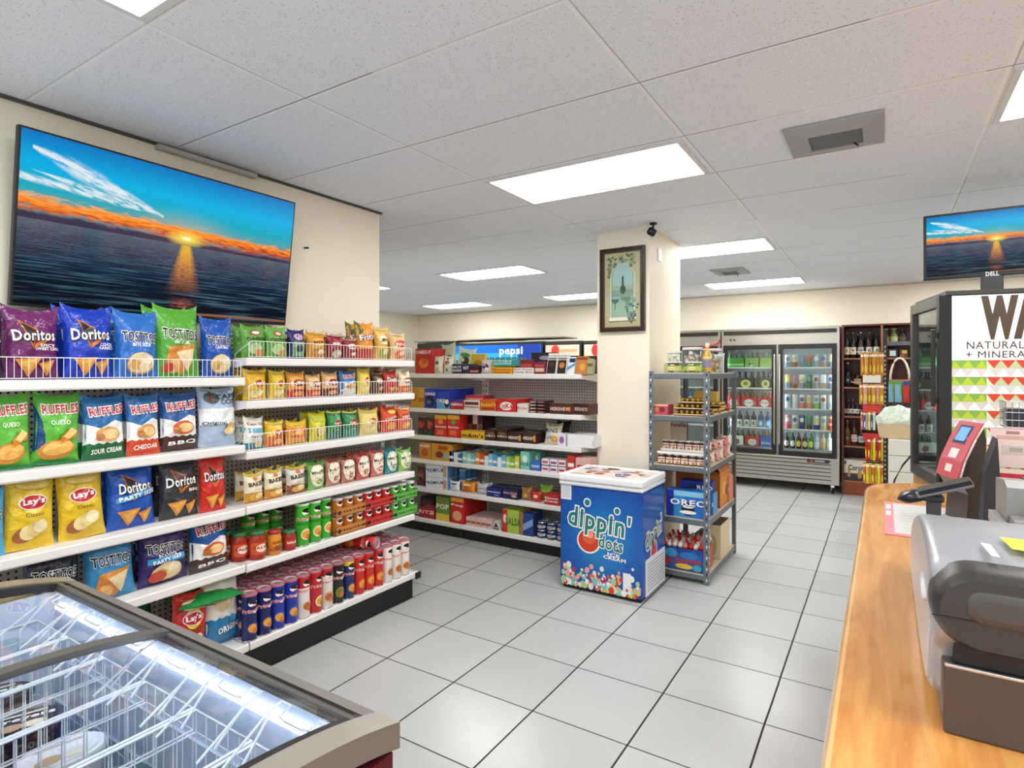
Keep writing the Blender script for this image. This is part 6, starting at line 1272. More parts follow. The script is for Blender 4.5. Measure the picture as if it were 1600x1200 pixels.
# ================================================================ glass-topped ice cream chest in the foreground
CX_0, CX_1, CY0, CY1 = -2.346, -.818, .0, .851
SIL = M('#a8a39a', .34, .55, .04, 30); SIL2 = M('#6d6a66', .32, .5); DKR = M('#2b292a', .35, .3)
def zt(y, dz=0.):
    t = abs((y - .4255) / .4255); return .853 + .052 * (1 - t ** 2.4) + dz
ic = thing('ice_cream_chest', 'long ice cream chest with curved sliding glass lids in front of the chip racks', 'freezer', (0, 0, 0))
MAR = M('#5e1420', .4); LNR = M('#cfdcf0', .28, .0, .2, 10)
b = MB(); x0, x1 = CX_0 + .012, CX_1 - .004
b.box(x0, .02, .07, x0 + .05, .835, .80, MAR).box(x1 - .05, .02, .07, x1, .835, .80, MAR).box(x0 + .05, .02, .07, x1 - .05, .05, .80, MAR).box(x0 + .05, .805, .07, x1 - .05, .835, .80, MAR).box(x0 + .05, .05, .07, x1 - .05, .805, .10, MAR).box(x0 + .03, .04, .0, x1 - .03, .81, .07, BLACK)
b.build('cabinet', ic)
a0, a1, c0, c1 = x0 + .051, x1 - .051, .051, .804
l_ = MB()
l_.box(a0, c0, .101, a1, c1, .12, LNR).box(a0, c0, .12, a0 + .02, c1, .845, LNR).box(a1 - .02, c0, .12, a1, c1, .845, LNR).box(a0 + .02, c0, .12, a1 - .02, c0 + .02, .845, LNR).box(a0 + .02, c1 - .02, .12, a1 - .02, c1, .845, LNR)
l_.box(a0 + .02, c1 - .028, .64, a1 - .02, c1 - .02, .648, M('#c9d2de', .4)).box(a0 + .02, c1 - .028, .50, a1 - .02, c1 - .02, .508, M('#c9d2de', .4)); l_.build('liner', ic)
MB().box(a0 + .06, c1 - .032, .800, a1 - .06, c1 - .0205, .812, M('#e8f0ff', .5, emit=5)).build('light_strip', ic)
def arch(xa, xb, lo, hi, m, ya=CY0, yb=CY1, n=22):
    ys = [ya + (yb - ya) * k / n for k in range(n + 1)]
    return MB().prism([(y, zt(y, hi)) for y in ys] + [(y, zt(y, lo)) for y in reversed(ys)], xa, xb, m, 'x', False)
for (xa, xb) in ((CX_0, CX_0 + .066), (CX_1 - .066, CX_1)): arch(xa, xb, -.052, .0, SIL).build('end_cap', ic)
for (xa, xb) in ((CX_0 + .066, CX_0 + .088), (CX_1 - .088, CX_1 - .066)): arch(xa, xb, -.03, -.004, DKR, .03, .82).build('lid_seal', ic)
xm = -1.602
arch(xm - .020, xm + .016, -.012, .004, SIL2, .04, .80).build('lid_bar', ic)
arch(xm - .026, xm - .0205, -.02, .001, BLACK, .04, .80).build('lid_gasket', ic)
for s in (1, -1):
    Y = lambda q: q if s > 0 else .851 - q
    r_ = MB(); yy = sorted((Y(.828), Y(.851))); r_.box(CX_0 + .066, yy[0], .80, CX_1 - .066, yy[1], .852, M('#8f8a83', .34, .5))
    yy = sorted((Y(.815), Y(.828))); r_.box(CX_0 + .066, yy[0], .80, CX_1 - .066, yy[1], .8505, BLACK)
    yy = sorted((Y(.785), Y(.815))); r_.box(CX_0 + .066, yy[0], .846, CX_1 - .066, yy[1], .854, SIL2)
    yy = sorted((Y(.79), Y(.80))); r_.box(CX_0 + .066, yy[0], .854, CX_1 - .066, yy[1], .866, SIL2); r_.build('rail', ic)
LG = glass('curved_lid_glass', '#eaf1f8', .015, .75)
for (xa, xb, dz) in ((CX_0 + .088, xm - .0265, -.016), (xm + .0165, CX_1 - .088, -.006)):
    ys = [.04 + .745 * k / 20 for k in range(21)]; g = MB()
    for k in range(20): g.add([(xa, ys[k], zt(ys[k], dz)), (xb, ys[k], zt(ys[k], dz)), (xb, ys[k + 1], zt(ys[k + 1], dz)), (xa, ys[k + 1], zt(ys[k + 1], dz))], [(0, 1, 2, 3)], LG, True)
    g.build('glass_lid', ic)
arch(CX_0 + .088, xm - .0265, -.019, -.009, SIL2, .27, .285).build('lid_handle', ic)
# hanging wire baskets
RIM = .77
def wire_basket(w, label):
    t = thing('wire_basket', label, 'basket', (0, 0, 0)); m = WIRE; y0, y1, zb = .09, .735, .40
    f = MB().wire([(0, y0, RIM), (w, y0, RIM), (w, y1, RIM), (0, y1, RIM)], .0042, m, 6, True)
    f.wire([(0, y0, RIM - .05), (w, y0, RIM - .05), (w, y1, RIM - .05), (0, y1, RIM - .05)], .0022, m, 4, True).wire([(0, y0, zb + .14), (w, y0, zb + .14), (w, y1, zb + .14), (0, y1, zb + .14)], .0022, m, 4, True)
    n = 15
    for k in range(n + 1):
        y = y0 + (y1 - y0) * k / n; f.wire([(0, y, RIM), (.004, y, zb), (w - .004, y, zb), (w, y, RIM)], .0016, m, 4)
    for k in range(1, 5): x = w * k / 5; f.wire([(x, y0, RIM), (x, y0 + .004, zb), (x, y1 - .004, zb), (x, y1, RIM)], .0016, m, 4)
    f.build('basket_frame', t)
    h = MB()
    for s in (0, 1):
        xx = .028 if s == 0 else w - .028
        sg = 1 if s == 0 else -1
        h.wire([(xx, y1 - .10, RIM), (xx, y1 + .012, .838), (xx, y1 + .043, .846), (xx + sg * .032, y1 + .043, .846), (xx + sg * .032, y1 + .016, .838), (xx + sg * .05, y1 + .016, .834)], .003, m, 5)
        h.wire([(xx + sg * .014, y1 - .055, RIM), (xx + sg * .006, y1 + .012, .838)], .003, m, 5)
        h.wire([(xx, y0 + .09, RIM), (xx, y0 - .012, .838), (xx, y0 - .018, .846)], .003, m, 5)
    h.wire([(.078, y1 + .016, .834), (w - .078, y1 + .016, .834)], .003, m, 5); h.build('hanger', t)
    d = MB().wire([(0, .42, RIM - .005), (w, .42, RIM - .005)], .0035, m, 5)
    for k in range(1, 6): d.wire([(w * k / 6, .42, RIM - .005), (w * k / 6, .42, zb + .02)], .0014, m, 4)
    d.build('divider', t); return t
bw = .212; nb_ = 6; pitch = (a1 - a0 - .06) / nb_; wbk = []
for k in range(nb_):
    lab = 'white wire basket hanging in the ice cream chest, %s' % ['first by the left end', 'second from the left end', 'just left of the lid bar', 'just right of the lid bar', 'second from the right end', 'nearest the right end'][k]
    o = wire_basket(bw, lab) if k == 0 else dup(wbk[0], (0, 0, 0), None, lab)
    o['group'] = 'wire baskets in the ice cream chest'; o.location = (a0 + .032 + pitch * k + (pitch - bw) / 2, 0, 0); wbk.append(o)
# frozen goods in the baskets
def tubmesh(c, lidc, t1, a=.085, b_=.06, h=.11):
    m = MB().lathe([(.86, 0), (.9, .004), (1, h * .82)], glossy(c), 22, sx=a, sy=b_)
    m.lathe([(1.03, h * .8), (1.05, h * .82), (1.05, h - .004), (1.02, h)], glossy(lidc), 22, cap=False, sx=a, sy=b_).lathe([(1.02, h), (0, h + .0005)], glossy(lidc), 22, cap=False, sx=a, sy=b_)
    draw(m, [('e', 0, .5, .86, .42, lidc), ('t', t1, 0, .6, .72, .2, WH, 0, .04), ('e', -.3, .3, .32, .14, '#c9a27a'), ('e', .25, .3, .3, .13, '#e9dcc4'), ('r', -.55, .72, .55, .8, '#d8cfc0')], lambda x, z, o: (x, z - b_, h + .001 + o), a, b_ * 2, step=.0004)
    return m
rr = random.Random(21)
spec = [(.50, 'black oval ice cream tub', '#16181c', '#1c2026', 'Breyers'), (.50, 'white oval ice cream tub', '#e6e4e0', '#e9e6e2', 'Vanilla'), (.5, 'brown oval ice cream tub', '#5a3a2e', '#3f2a24', 'Breyers'), (.5, 'dark green oval ice cream tub', '#1f3c34', '#24483e', 'Breyers')]
pos = ['near end', 'middle', 'far end']
bn = ['first', 'second', 'third', 'fourth', 'fifth', 'sixth']
for k in range(6):
    bx0 = wbk[k].location.x; cx = bx0 + bw / 2
    lay = {0: [0, 0, 2], 1: [0, 1, 0], 2: [3, 0, 1], 3: [2, 0, 3], 4: [0, 2], 5: [3]}[k]
    for q, s in enumerate(lay):
        pass
        _, nm, c, lc, tt = spec[s]; y = .27 + q * .165
        stack = 2
        for l in range(stack):
            o = tubmesh(c, lc, tt, .088, .066, .11).build('ice_cream_tub'); settag(o, '%s, %s, %s of the %s basket' % (nm, 'upper' if l == stack - 1 and stack > 1 else 'lower', pos[q], bn[k]), 'ice cream tub')
            o.matrix_basis = Matrix.Translation((cx + rr.uniform(-.008, .008), y, .404 + l * .115)) @ Matrix.Rotation(R(rr.uniform(50, 110)), 4, 'Z')
    if k >= 2:
        for q in range(5):
            c = rr.choice(['#1c3f9a', '#e8e4dc', '#8a2c2c', '#d9a43a', '#2a6ab0', '#5a2f22', '#e9c9b0'])
            nmc = {'#1c3f9a': 'dark blue', '#e8e4dc': 'white', '#8a2c2c': 'dark red', '#d9a43a': 'golden', '#2a6ab0': 'mid blue', '#5a2f22': 'brown', '#e9c9b0': 'cream'}[c]
            o = bag_mesh(.07, .17, .03, c, [('e', 0, .55, .6, .2, rr.choice(['#f0e6d0', '#c8862f', '#d8e4f0'])), ('r', -1, .8, 1, .86, '#f0f0ee')], seed=q + k * 7, nx=6, nz=8, fine=False).build('ice_cream_bar')
            settag(o, '%s wrapped ice cream bar, %s in the %s basket' % (nmc, ['lowest', 'second', 'third', 'fourth', 'topmost'][q], bn[k]), 'ice cream bar')
            o.matrix_basis = Matrix.Translation((cx - .05 + .025 * q, .575 + .01 * q, .415 + .028 * q)) @ Matrix.Rotation(R(rr.uniform(-40, 40)), 4, 'Z') @ Matrix.Rotation(R(70), 4, 'X') @ Matrix.Translation((0, 0, -.085))
for k, (bk_, c, art, y0_) in enumerate([(1, '#e4e2de', [('e', -.3, .5, .4, .3, '#b9825a'), tx('BARS', .3, .6, .8, .2, '#8a2a2a')], .10), (2, '#ece9e4', [('e', .3, .5, .4, .3, '#c8503a'), tx('CONES', -.2, .6, .9, .2, '#1c3f8a')], .10), (0, '#dfe0e4', [('e', 0, .4, .5, .3, '#6a3a2a')], .10), (3, '#1a2c5e', [tx('Breyers', 0, .55, .9, .3)], .30), (4, '#20346a', [tx('Breyers', 0, .55, .9, .3)], .42)]):
    w_, d_, h_ = (.17, .12, .045) if k < 3 else (.03, .15, .13)
    m = MB().box(-w_ / 2, 0, 0, w_ / 2, d_, h_, card(c), .002)
    if k < 3: draw(m, art, lambda x, z, o: (x, z, h_ + .0005 + o), w_ / 2, d_, step=.0004)
    else: draw(m, art, lambda x, z, o: (w_ / 2 + .0003 + o, x + d_ / 2, z), d_ / 2, h_, step=.0004)
    o = m.build('ice_cream_box'); settag(o, '%s ice cream box in the %s basket of the chest' % (['white and brown', 'white and red', 'pale grey', 'upright navy', 'second upright navy'][k], bn[bk_]), 'ice cream box')
    o.location = (wbk[bk_].location.x + (bw / 2 if k < 3 else .05), y0_, .404 + (.235 if k < 3 else .001))
    if k >= 3: o.location.z = .404 + (.113 if k == 3 else .001)

# ================================================================ wooden shop counter
CW = mat_wood('varnished_maple', '#b56c26', '#f2b766', 1., 'y', .2, .6); CWE = mat_wood('maple_edge', '#dba25a', '#f4cb8c', 1., 'y', .16, .8)
def outline(g):
    x, y, r = -.076 + g, 3.452 - g, .30 - g
    pts = [(x, .35), (x, y - r)] + [(x + r - r * math.cos(a), y - r + r * math.sin(a)) for a in [math.pi / 2 * k / 10 for k in range(1, 11)]]
    return pts + [(1.1, y), (1.1, .35)]
ct = thing('shop_counter', 'curved wooden shop counter with honey-coloured varnished top', 'counter', (0, 0, 0))
MB().prism(outline(.012), .962, 1.0, CW, 'z').build('worktop', ct)
e = MB(); o0, o1 = outline(0), outline(.012)
prof = [(0.012, 1.0), (.006, .9995), (.001, .994), (-.002, .985), (-.002, .972), (.002, .963), (.012, .960)]
rings = [outline(g) for g, _ in prof]; n = len(o0) - 1
for k in range(len(prof) - 1):
    for i in range(n - 1): e.add([(*rings[k][i], prof[k][1]), (*rings[k][i + 1], prof[k][1]), (*rings[k + 1][i + 1], prof[k + 1][1]), (*rings[k + 1][i], prof[k + 1][1])], [(0, 1, 2, 3)], CWE, True)
e.build('edge_moulding', ct)
MB().prism(outline(.07), 0, .9615, mat_wood('counter_panel', '#8a5228', '#b5753a'), 'z').build('front_panel', ct)

# laminated sheet
o = MB().box(0, 0, 0, .36, .56, .003, card('#d98a90'), .001).box(.03, .03, .003, .345, .535, .0034, glossy('#d6d8d2'))
for k in range(9): o.box(.05, .07 + k * .05, .0034, .05 + .12 + .03 * (k % 3), .078 + k * .05, .0036, card('#a8aaa8'))
for k in range(2): o.box(.006, .30 + k * .12, .0034, .022, .38 + k * .12, .0036, card('#f4e4e4'))
o = o.build('laminated_sheet'); settag(o, 'pink-bordered laminated sheet lying on the counter behind the register', 'sheet'); o.location = (.0, 2.305, 1.0005)

# cash register
CR = thing('cash_register', 'large grey cash register with dark rounded front on the wooden counter', 'cash register', (0, 0, 0))
RG = M('#a9abb0', .3, .3, .03, 40); RD_ = M('#3b3836', .36, .25, .05, 260)
P = [(1.13, 1.112), (1.088, 1.15), (1.078, 1.20), (1.098, 1.242), (1.14, 1.264), (1.3, 1.27), (1.5, 1.25), (1.72, 1.20), (1.88, 1.14), (1.95, 1.07), (1.96, 1.002), (1.13, 1.002)]
def smooth(P, n=3):
    for _ in range(n):
        Q = []
        for i in range(len(P)):
            a, b = P[i], P[(i + 1) % len(P)]; Q += [(a[0] * .75 + b[0] * .25, a[1] * .75 + b[1] * .25), (a[0] * .25 + b[0] * .75, a[1] * .25 + b[1] * .75)]
        P = Q
    return P
PS = smooth(P, 2); n = len(PS); secs = [(.060, .90), (.062, .945), (.067, .98), (.078, 1.0), (.56, 1.0)]
vs = []
for X, s in secs:
    for (y, z) in PS: vs.append((X, 1.5 + (y - 1.5) * s, max(1.002, 1.10 + (z - 1.10) * s)))
g = MB().add(vs, [(k * n + i, k * n + (i + 1) % n, (k + 1) * n + (i + 1) % n, (k + 1) * n + i) for k in range(len(secs) - 1) for i in range(n)], RG, True)
g.add(vs[:n], [tuple(range(n))], M('#b5a9a4', .35)).add(vs[-n:], [tuple(range(n))], RG); g.build('housing', CR)
# dark front visor with a half-round left end
def rrect(x0, x1, z0, z1, r, n=8):
    pts = []
    for (cx, cz, a) in ((x0 + r, z0 + r, 180), (x1 - .01, z0 + .01, 270), (x1 - .01, z1 - .01, 0), (x0 + r, z1 - r, 90)):
        q = r if cx < x0 + r + .001 else .01
        pts += [(cx + q * math.cos(R(a + 90 * k / n)), cz + q * math.sin(R(a + 90 * k / n))) for k in range(n + 1)]
    return pts
def bulge(x0, x1, z0, z1, r, y0, y1, m, steps=5):
    v = MB(); base = rrect(x0, x1, z0, z1, r); n = len(base); ls = []
    for k in range(steps + 1):
        t = k / steps; ins = .012 * (1 - math.sqrt(max(0, 1 - t * t)));  y = y0 + (y1 - y0) * t
        cx, cz = (x0 + x1) / 2, (z0 + z1) / 2; ls += [(cx + (x - cx) * (1 - ins / (x1 - x0) * 2), y, cz + (z - cz) * (1 - ins / (z1 - z0) * 2)) for x, z in base]
    v.add(ls, [(k * n + i, k * n + (i + 1) % n, (k + 1) * n + (i + 1) % n, (k + 1) * n + i) for k in range(steps) for i in range(n)], m, True)
    return v.add(ls[-n:], [tuple(range(n))], m)
bulge(.058, .56, 1.138, 1.262, .058, 1.12, 1.058, RD_).build('front_visor', CR)
bulge(.10, .56, 1.185, 1.235, .022, 1.0595, 1.055, M('#4a4644', .34, .25)).build('display_window', CR)
MB().box(.06, 1.0565, 1.1895, .56, 1.0578, 1.191, BLACK).build('seam', CR)
MB().box(.076, 1.092, 1.0, .56, 1.45, 1.106, M('#5a524c', .38, .5, .05, 200), .004).box(.078, 1.0905, 1.1025, .56, 1.097, 1.1075, M('#c9c6c2', .25, .7), .0015).box(.09, 1.10, 1.1055, .56, 1.14, 1.1375, BLACK).build('cash_drawer', CR)  # pale strip is the top bevel's highlight painted in; black box fills the gap
MB().wire([(.060, 1.19, 1.17), (.060, 1.27, 1.185)], .007, M('#d6d8dc', .3), 8).build('side_button', CR)
def topq(pts, col, nm, dz=.0015):
    v = []
    for (x, y) in pts:
        X, Y = onz(x, y, 1.262); Z = 1.27 - max(0, Y - 1.3) * .1 - max(0, Y - 1.5) * .14; v.append((X, Y, Z + dz + .002))
    MB().add(v, [(0, 1, 2, 3)], card(col)).build(nm, CR)
topq([(1532, 859), (1548, 862), (1563, 883), (1549, 880)], '#eef0f0', 'white_sticker'); topq([(1562, 851), (1600, 856), (1612, 876), (1582, 871)], '#e8dc1c', 'yellow_sticker', .003)
# customer display on its pole
cd = thing('customer_display', 'small tilted customer display on a short pole behind the register', 'display', (.105, 1.77, 1.192))
MB().box(-.016, -.014, 0, .014, .014, .042, M('#3d3a3c', .4), .003).box(-.024, -.02, .036, .02, .02, .052, M('#2a282a', .4), .004).build('pole', cd)
hd = MB().box(-.035, -.035, -.008, .085, .035, .008, M('#77797e', .35, .3), .004).box(-.028, -.036, -.001, .083, .03, .0095, glossy('#0c0e12'), .001)
hd.lathe([(0, -.016), (.022, -.013), (.034, 0), (.024, .012), (0, .014)], glossy('#22232c'), 16, (-.04, 0, -.004), False, True, 1.15, 1.0)
hd.xf(Matrix.Translation((-.005, 0, .062)) @ Matrix.Rotation(R(-20), 4, 'Y')); hd.build('screen_head', cd)
# receipt printer
rp = thing('receipt_printer', 'grey and black receipt printer standing on the back of the register', 'printer', (0, 0, 0))
MB().prism([(1.86, 1.15), (2.03, 1.15), (2.03, 1.262), (1.90, 1.275), (1.86, 1.262)], .258, .31, M('#8f8d8a', .4), 'x').box(.238, 1.84, 1.15, .2575, 2.0, 1.178, M('#aba6a2', .4), .002).box(.262, 1.79, 1.15, .31, 1.859, 1.195, M('#9b9894', .4), .002).build('body', rp)
MB().prism([(1.80, 1.15), (2.04, 1.15), (2.04, 1.265), (1.86, 1.278), (1.80, 1.22)], .3105, .42, M('#22242a', .3), 'x').build('paper_cover', rp)
# card terminal with a pink face
RY = 2.60; cvt = lambda x, y: ony(x, y, RY)
te = thing('card_terminal', 'pink-faced payment terminal with a small blue screen, leaning on the counter', 'card terminal', (0, 0, 0))
pr = [cvt(1499, 749), cvt(1508, 722), cvt(1526, 690), cvt(1543, 666), cvt(1549, 690), cvt(1540, 800), cvt(1512, 800), cvt(1516, 775)]
pr[5] = (pr[5][0], 1.004); pr[6] = (pr[6][0], 1.004)
MB().prism(pr, RY, RY + .13, M('#3a2f2c', .3), 'y').build('body', te)
f = MB(); F_ = [cvt(1495, 749), cvt(1504, 722), cvt(1523, 688), cvt(1541, 663)]
PK = M('#c8505c', .3)
for k in range(3):
    (xa, za), (xb, zb_) = F_[k], F_[k + 1]
    f.add([(xa, RY - .004, za), (xb, RY - .004, zb_), (xb, RY + .134, zb_), (xa, RY + .134, za), (xa + .006, RY - .004, za), (xb + .006, RY - .004, zb_), (xb + .006, RY + .134, zb_), (xa + .006, RY + .134, za)], [(0, 1, 2, 3), (4, 5, 6, 7), (0, 1, 5, 4), (3, 2, 6, 7), (1, 2, 6, 5), (0, 3, 7, 4)], PK)
f.build('face_plate', te)
def onface(t0, t1, ya, yb, m, off):
    def at(t):
        k = min(2, int(t * 3)); q = t * 3 - k; (xa, za), (xb, zb_) = F_[k], F_[k + 1]; return xa + (xb - xa) * q - off, za + (zb_ - za) * q + off * .4
    (xa, za), (xb, zb_) = at(t0), at(t1)
    return [(xa, RY + ya, za), (xb, RY + ya, zb_), (xb, RY + yb, zb_), (xa, RY + yb, za)]
MB().add(onface(.58, .92, .03, .105, None, .0012), [(0, 1, 2, 3)], M('#23315a', .3)).build('screen_bezel', te)
MB().add(onface(.62, .88, .038, .096, None, .002), [(0, 1, 2, 3)], M('#5a8fe0', .3, emit=.7)).build('screen', te)
MB().add(onface(.36, .50, .04, .09, None, .0012), [(0, 1, 2, 3)], M('#f0dede', .3)).add(onface(.10, .24, .045, .085, None, .0012), [(0, 1, 2, 3)], M('#f0dede', .3)).build('symbols', te)
q = MB()
for k in range(3):
    (xa, za), (xb, zb_) = F_[k], F_[k + 1]; q.wire([(xa + .008, RY - .005, za), (xb + .008, RY - .005, zb_)], .0035, M('#e6e2de', .3), 6)
q.build('trim_strip', te)
te.matrix_basis = Matrix.Translation((F_[0][0], RY, 0)) @ Matrix.Rotation(R(24), 4, 'Z') @ Matrix.Translation((-F_[0][0] , -RY, 0))
hb = [ony(1559, 686, 2.45), ony(1538, 742, 2.45), (ony(1535, 800, 2.45)[0], 1.004), (ony(1566, 800, 2.45)[0], 1.004), ony(1562, 735, 2.45)]
o = MB().prism(hb, 2.45, 2.56, M('#25252c', .45, 0, .3, 200), 'y').build('card_holder'); settag(o, 'tall dark slanted holder standing right of the pink-faced terminal', 'holder')
# leaflets and the wire bin
lf = thing('leaflet_stand', 'white and pink leaflet stand with a red stripe at the right edge', 'leaflet stand', (0, 0, 0)); LY = 2.9
m = MB().box(.352, LY, 1.178, .62, LY + .004, 1.326, M('#f0e2de', .5)).box(.37, LY - .001, 1.285, .60, LY, 1.300, card('#e3b9b4')).box(.385, LY - .001, 1.225, .52, LY, 1.262, card('#d9d4ce')).box(.41, LY - .0015, 1.238, .45, LY - .001, 1.255, card('#b4aeb0')).box(.46, LY - .0015, 1.238, .50, LY - .001, 1.255, card('#b4aeb0')).box(.40, LY - .001, 1.306, .44, LY, 1.318, card('#b98a8a'))
m.build('upper_leaflet', lf)
m = MB().box(.35, LY - .03, 1.004, .62, LY - .026, 1.175, M('#f2e8e4', .5)).box(.35, LY - .032, 1.135, .62, LY - .0305, 1.158, card('#c8283a'))
for k in range(4): m.box(.37, LY - .032, 1.11 - k * .016, .50 - .02 * (k % 2), LY - .0305, 1.114 - k * .016, card('#c9b0b0'))
m.build('lower_leaflet', lf)
MB().box(.345, LY - .036, 1.0005, .63, LY + .03, 1.0035, CL).box(.345, LY + .0045, 1.0035, .63, LY + .0075, 1.19, CL).build('holder', lf)
wbn = thing('wire_bin', 'black-lined wire bin of dark goods above the leaflet stand', 'wire bin', (.40, LY + .01, 1.33))
g = MB()
for z in (0, .03, .06, .10): g.wire([(0, 0, z), (.22, 0, z), (.22, .14, z), (0, .14, z)], .0018, CHROME, 4, True)
for k in range(12): g.wire([(.02 * k, 0, 0), (.02 * k, 0, .10)], .0014, CHROME, 4)
for k in range(7): g.wire([(0, .023 * k, .10), (0, .023 * k, 0), (.22, .023 * k, 0)], .0014, CHROME, 4)
g.build('wire_frame', wbn); MB().wire([(.11, .07, 0), (.11, .07, -.327)], .008, CHROME, 8).lathe([(.06, -.329), (.06, -.324)], CHROME, 16, (.11, .07, 0)).build('stand_pole', wbn)
for k in range(3): 
    o = MB().box(0, 0, 0, .055, .11, .07, M(['#23262e', '#3a3c48', '#1b1c22'][k], .25), .004).build('snack_packet'); settag(o, '%s dark packet in the wire bin' % ['left', 'middle', 'right'][k], 'packet'); o.location = (.408 + .066 * k, LY + .025, 1.333)

# ================================================================ glass-door cooler printed WATER, with a monitor on top
ang = R(11.4); PX, PYc = .256, 3.93
sx_, sy_ = math.cos(ang), math.sin(ang)
def onside(x, y, off=.0):      # pixel -> (local x along the side panel, height)
    a, b, c = ray(x, y); # |t*(a,b) - P| along s ; solve t
    det = a * sy_ - b * sx_; t = (PX * sy_ - PYc * sx_) / det; k = ((a * t - PX) * sx_ + (b * t - PYc) * sy_); return k, EYE + c * t
wk = thing('water_cooler', 'tall glass-door drinks cooler with WATER lettering and coloured triangles on its side', 'drinks cooler', (PX, PYc, 0), ang)
z0, z1 = .90, 1.965; LW, LD = .72, .58
K = M('#151414', .25)
MB().box(.068, 0, z0, .10, LD, z1, K).box(.10, .0, z0, LW, .02, z1, K).box(.10, LD - .02, z0, LW, LD, z1, K).box(LW - .02, .02, z0, LW, LD - .02, z1, K).box(.10, .02, z1 - .05, LW - .02, LD - .02, z1, K).box(.10, .02, z0, LW - .02, LD - .02, z0 + .05, K).box(.03, -.006, z1, LW, LD + .006, z1 + .022, M('#3a3632', .4)).build('cabinet', wk)
dr = thing('door', '', ''); del dr['label']; del dr['category']; dr.parent = wk
fr = M('#57534f', .3, .5); a_ = .05
MB().box(.0, .0, z0, .062, a_, z1, K, .003).box(.0, LD - a_, z0, .062, LD, z1, fr, .003).box(.0, a_, z0, .062, LD - a_, z0 + .06, fr).box(.0, a_, z1 - .06, .062, LD - a_, z1, fr).build('door_frame', dr)
MB().box(.018, a_, z0 + .06, .022, LD - a_, z1 - .06, glass('cooler_glass', '#eef6f8', .01, 1.0)).build('pane', dr)
MB().box(-.03, .012, 1.35, -.012, .036, 1.78, K, .003).box(-.012, .016, 1.37, .0, .032, 1.40, K).box(-.012, .016, 1.73, .0, .032, 1.76, K).build('handle', dr)
sh = MB()
SHZ = [.96, 1.13, 1.30, 1.47, 1.64]
for z in SHZ[1:]: sh.box(.10, .021, z - .006, LW - .021, LD - .021, z, WIRE)
sh.build('shelf', wk); MB().box(LW - .026, .03, z0 + .06, LW - .0205, LD - .03, z1 - .06, M('#e8ecec', .4)).box(.101, .30, z1 - .058, .5, .33, z1 - .0505, LED).box(.101, .021, z0 + .06, .11, .028, z1 - .06, LED).box(.101, LD - .028, z0 + .06, .11, LD - .021, z1 - .06, LED).build('inner_lining', wk)  # pale lining, plus LED strips added to brighten the cooler's inside
s_ = MB(); xA = onside(1487, 600)[0]; s_.box(xA, -.004, z0 + .01, LW - .01, -.0005, z1 - .006, M('#efeeec', .35)); s_.build('side_panel', wk)
pr = MB(); SW = lambda x, z, o: (x, -.0045 - o, z)
wx0, wz1 = onside(1537, 468); wx1, _ = onside(1577, 500); _, wz0 = onside(1537, 525)
lw = (wx1 - wx0); tot = lw * 4.25
cxm = wx0 + tot / 2
def ptxt(t, cx, cz, w_, h_, c, bold=.03):
    draw(pr, [('t', t, cx, cz, .9, h_, c, 0, bold)], SW, 1, 1, step=.0003) if False else None
    vs_, fs_, bb = text2d(t, bold); sx2 = w_ / (bb[1] - bb[0]); sz2 = h_ / (bb[3] - bb[2])
    pr.add([SW(cx + (x - (bb[0] + bb[1]) / 2) * sx2, cz + (z - (bb[2] + bb[3]) / 2) * sz2, .0006) for x, z in vs_], fs_, card(c))
ptxt('WATER', cxm, (wz0 + wz1) / 2, tot, wz1 - wz0, '#4a3a2a', .07)
nx0, nz1 = onside(1510, 534); nx1, nz0 = onside(1597, 544.5); ptxt('NATURAL', (nx0 + nx1) / 2 + .004, (nz0 + nz1) / 2, (nx1 - nx0) * 1.03, nz1 - nz0, '#3d342c', 0)
mx0, mz1 = onside(1509, 549); _, mz0 = onside(1530, 559); mw = (onside(1600, 550)[0] - mx0)
ptxt('+ MINERAL', mx0 + mw * 1.13 / 2, (mz0 + mz1) / 2, mw * 1.13, mz1 - mz0, '#3d342c', 0)
xe = LW - .012; x0_ = xA; rowh = onside(1500, 563)[1] - onside(1500, 576)[1]; ztop = onside(1500, 563)[1]; gx = onside(1541, 600)[0]; cw = onside(1563.5, 600)[0] - gx
def pq(pts, c, o): pr.add([SW(x, z, o) for x, z in pts], [tuple(range(len(pts)))], card(c))
for r in range(26):
    zt2 = ztop - r * rowh; zb2 = zt2 - rowh * .97
    if zb2 < z0 + .02: break
    if r % 2 == 0:
        pq([(x0_, zb2), (gx, zb2), (gx, zt2), (x0_, zt2)], '#7fae4a', .0002); pq([(gx, zb2), (xe, zb2), (xe, zt2), (gx, zt2)], '#d7e0c0', .0002)
        x = x0_ - cw * .35
        while x < gx - .002:
            xa, xb = max(x, x0_), min(x + cw, gx); pq([(xa, zb2), (xb, zb2), (min(max(x + cw / 2, xa), xb), zt2)], '#b5c832', .0005); x += cw
        x = gx
        while x + cw < xe: pq([(x, zt2), (x + cw, zt2), (x + cw / 2, zb2)], '#cf3f26', .0005); pq([(x + cw / 2, zb2), (x + cw * 1.5, zb2), (x + cw, zt2)], '#b9c89a', .0004); x += cw
    else:
        pq([(x0_, zb2), (xe, zb2), (xe, zt2), (x0_, zt2)], '#cfcdc8', .0002); x = x0_ + cw * .1
        while x + cw < xe: pq([(x, zb2), (x + cw, zb2), (x + cw / 2, zt2)], '#f4f3f0', .0005); x += cw
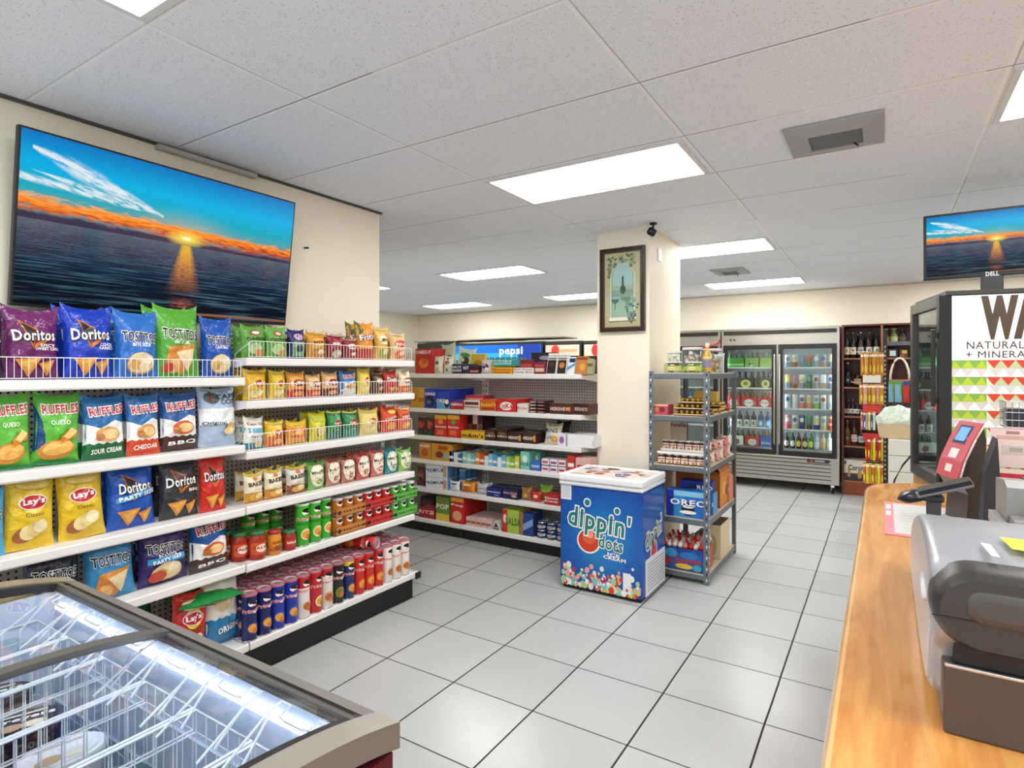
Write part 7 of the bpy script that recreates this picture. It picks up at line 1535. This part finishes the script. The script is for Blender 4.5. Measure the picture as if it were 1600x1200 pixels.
pr.build('side_print', wk)
# stock inside the cooler
cool = Matrix.Translation((PX, PYc, 0)) @ Matrix.Rotation(ang, 4, 'Z')
for li, z in enumerate(SHZ):
    for k in range(5):
        nm, c, lc = [('clear water bottle', '#c6dbe4', '#e8f0f4'), ('pale blue drink bottle', '#9cc4d4', '#f0f4f4'), ('peach drink bottle', '#d8b89a', '#f0e6d8'), ('white milk bottle', '#e8e8e4', '#c8d4dc'), ('sea green bottle', '#8fb8a8', '#e4efe8')][(k + li * 2) % 5]
        o = bottle('%s, %s from the door hinge side, %s shelf of the lettered cooler' % (nm, ['first', 'second', 'third', 'fourth', 'fifth'][k], lvl[li]), .032, .145, c, '#dfe6e8', [('r', -.9, .15, .9, .5, lc)], 'drink_bottle', neck=.42)
        p = cool @ Vector((.16, .075 + .105 * k, z + .001)) if li else cool @ Vector((.16, .075 + .105 * k, z0 + .051)); o.location = p
# low wooden base under the cooler
bs = MB().box(.02, -.01, 0, LW + .02, LD + .01, .898, mat_wood('base_wood', '#9a6a3a', '#c08c54')); o = bs.build('cooler_base'); settag(o, 'plain wooden base cabinet carrying the lettered drinks cooler behind the counter', 'cabinet'); o.location = (PX, PYc, 0); o.rotation_euler.z = ang
# monitor
MY = 4.16; (ax, az0), (_, az1) = ony(1443, 438, MY), ony(1443, 338, MY); mh = az1 - az0; mw2 = mh * 1.68
mo = thing('monitor', 'black computer monitor on top of the lettered cooler, showing the same sunset', 'monitor', (ax + mw2 / 2, MY, az0))
screen(mw2, mh, 'monitor', mo, .014, .035)
g = MB(); draw(g, [('t', 'DELL', 0, .5, .09, .022, '#d8dade', 0, .04)], lambda x, z, o: (x, -.0035 - o, z - .5 + .011), mw2 / 2, 1, step=.0003); g.build('logo', mo)
zz = z1 + .0225 - az0
MB().box(-.05, .0, zz + .01, .05, .03, .06, K, .004).box(-.03, .036, zz + .01, .03, .05, .2, K).build('stand_neck', mo); MB().box(-.12, -.05, zz, .12, .14, zz + .012, K, .004).build('stand_foot', mo)
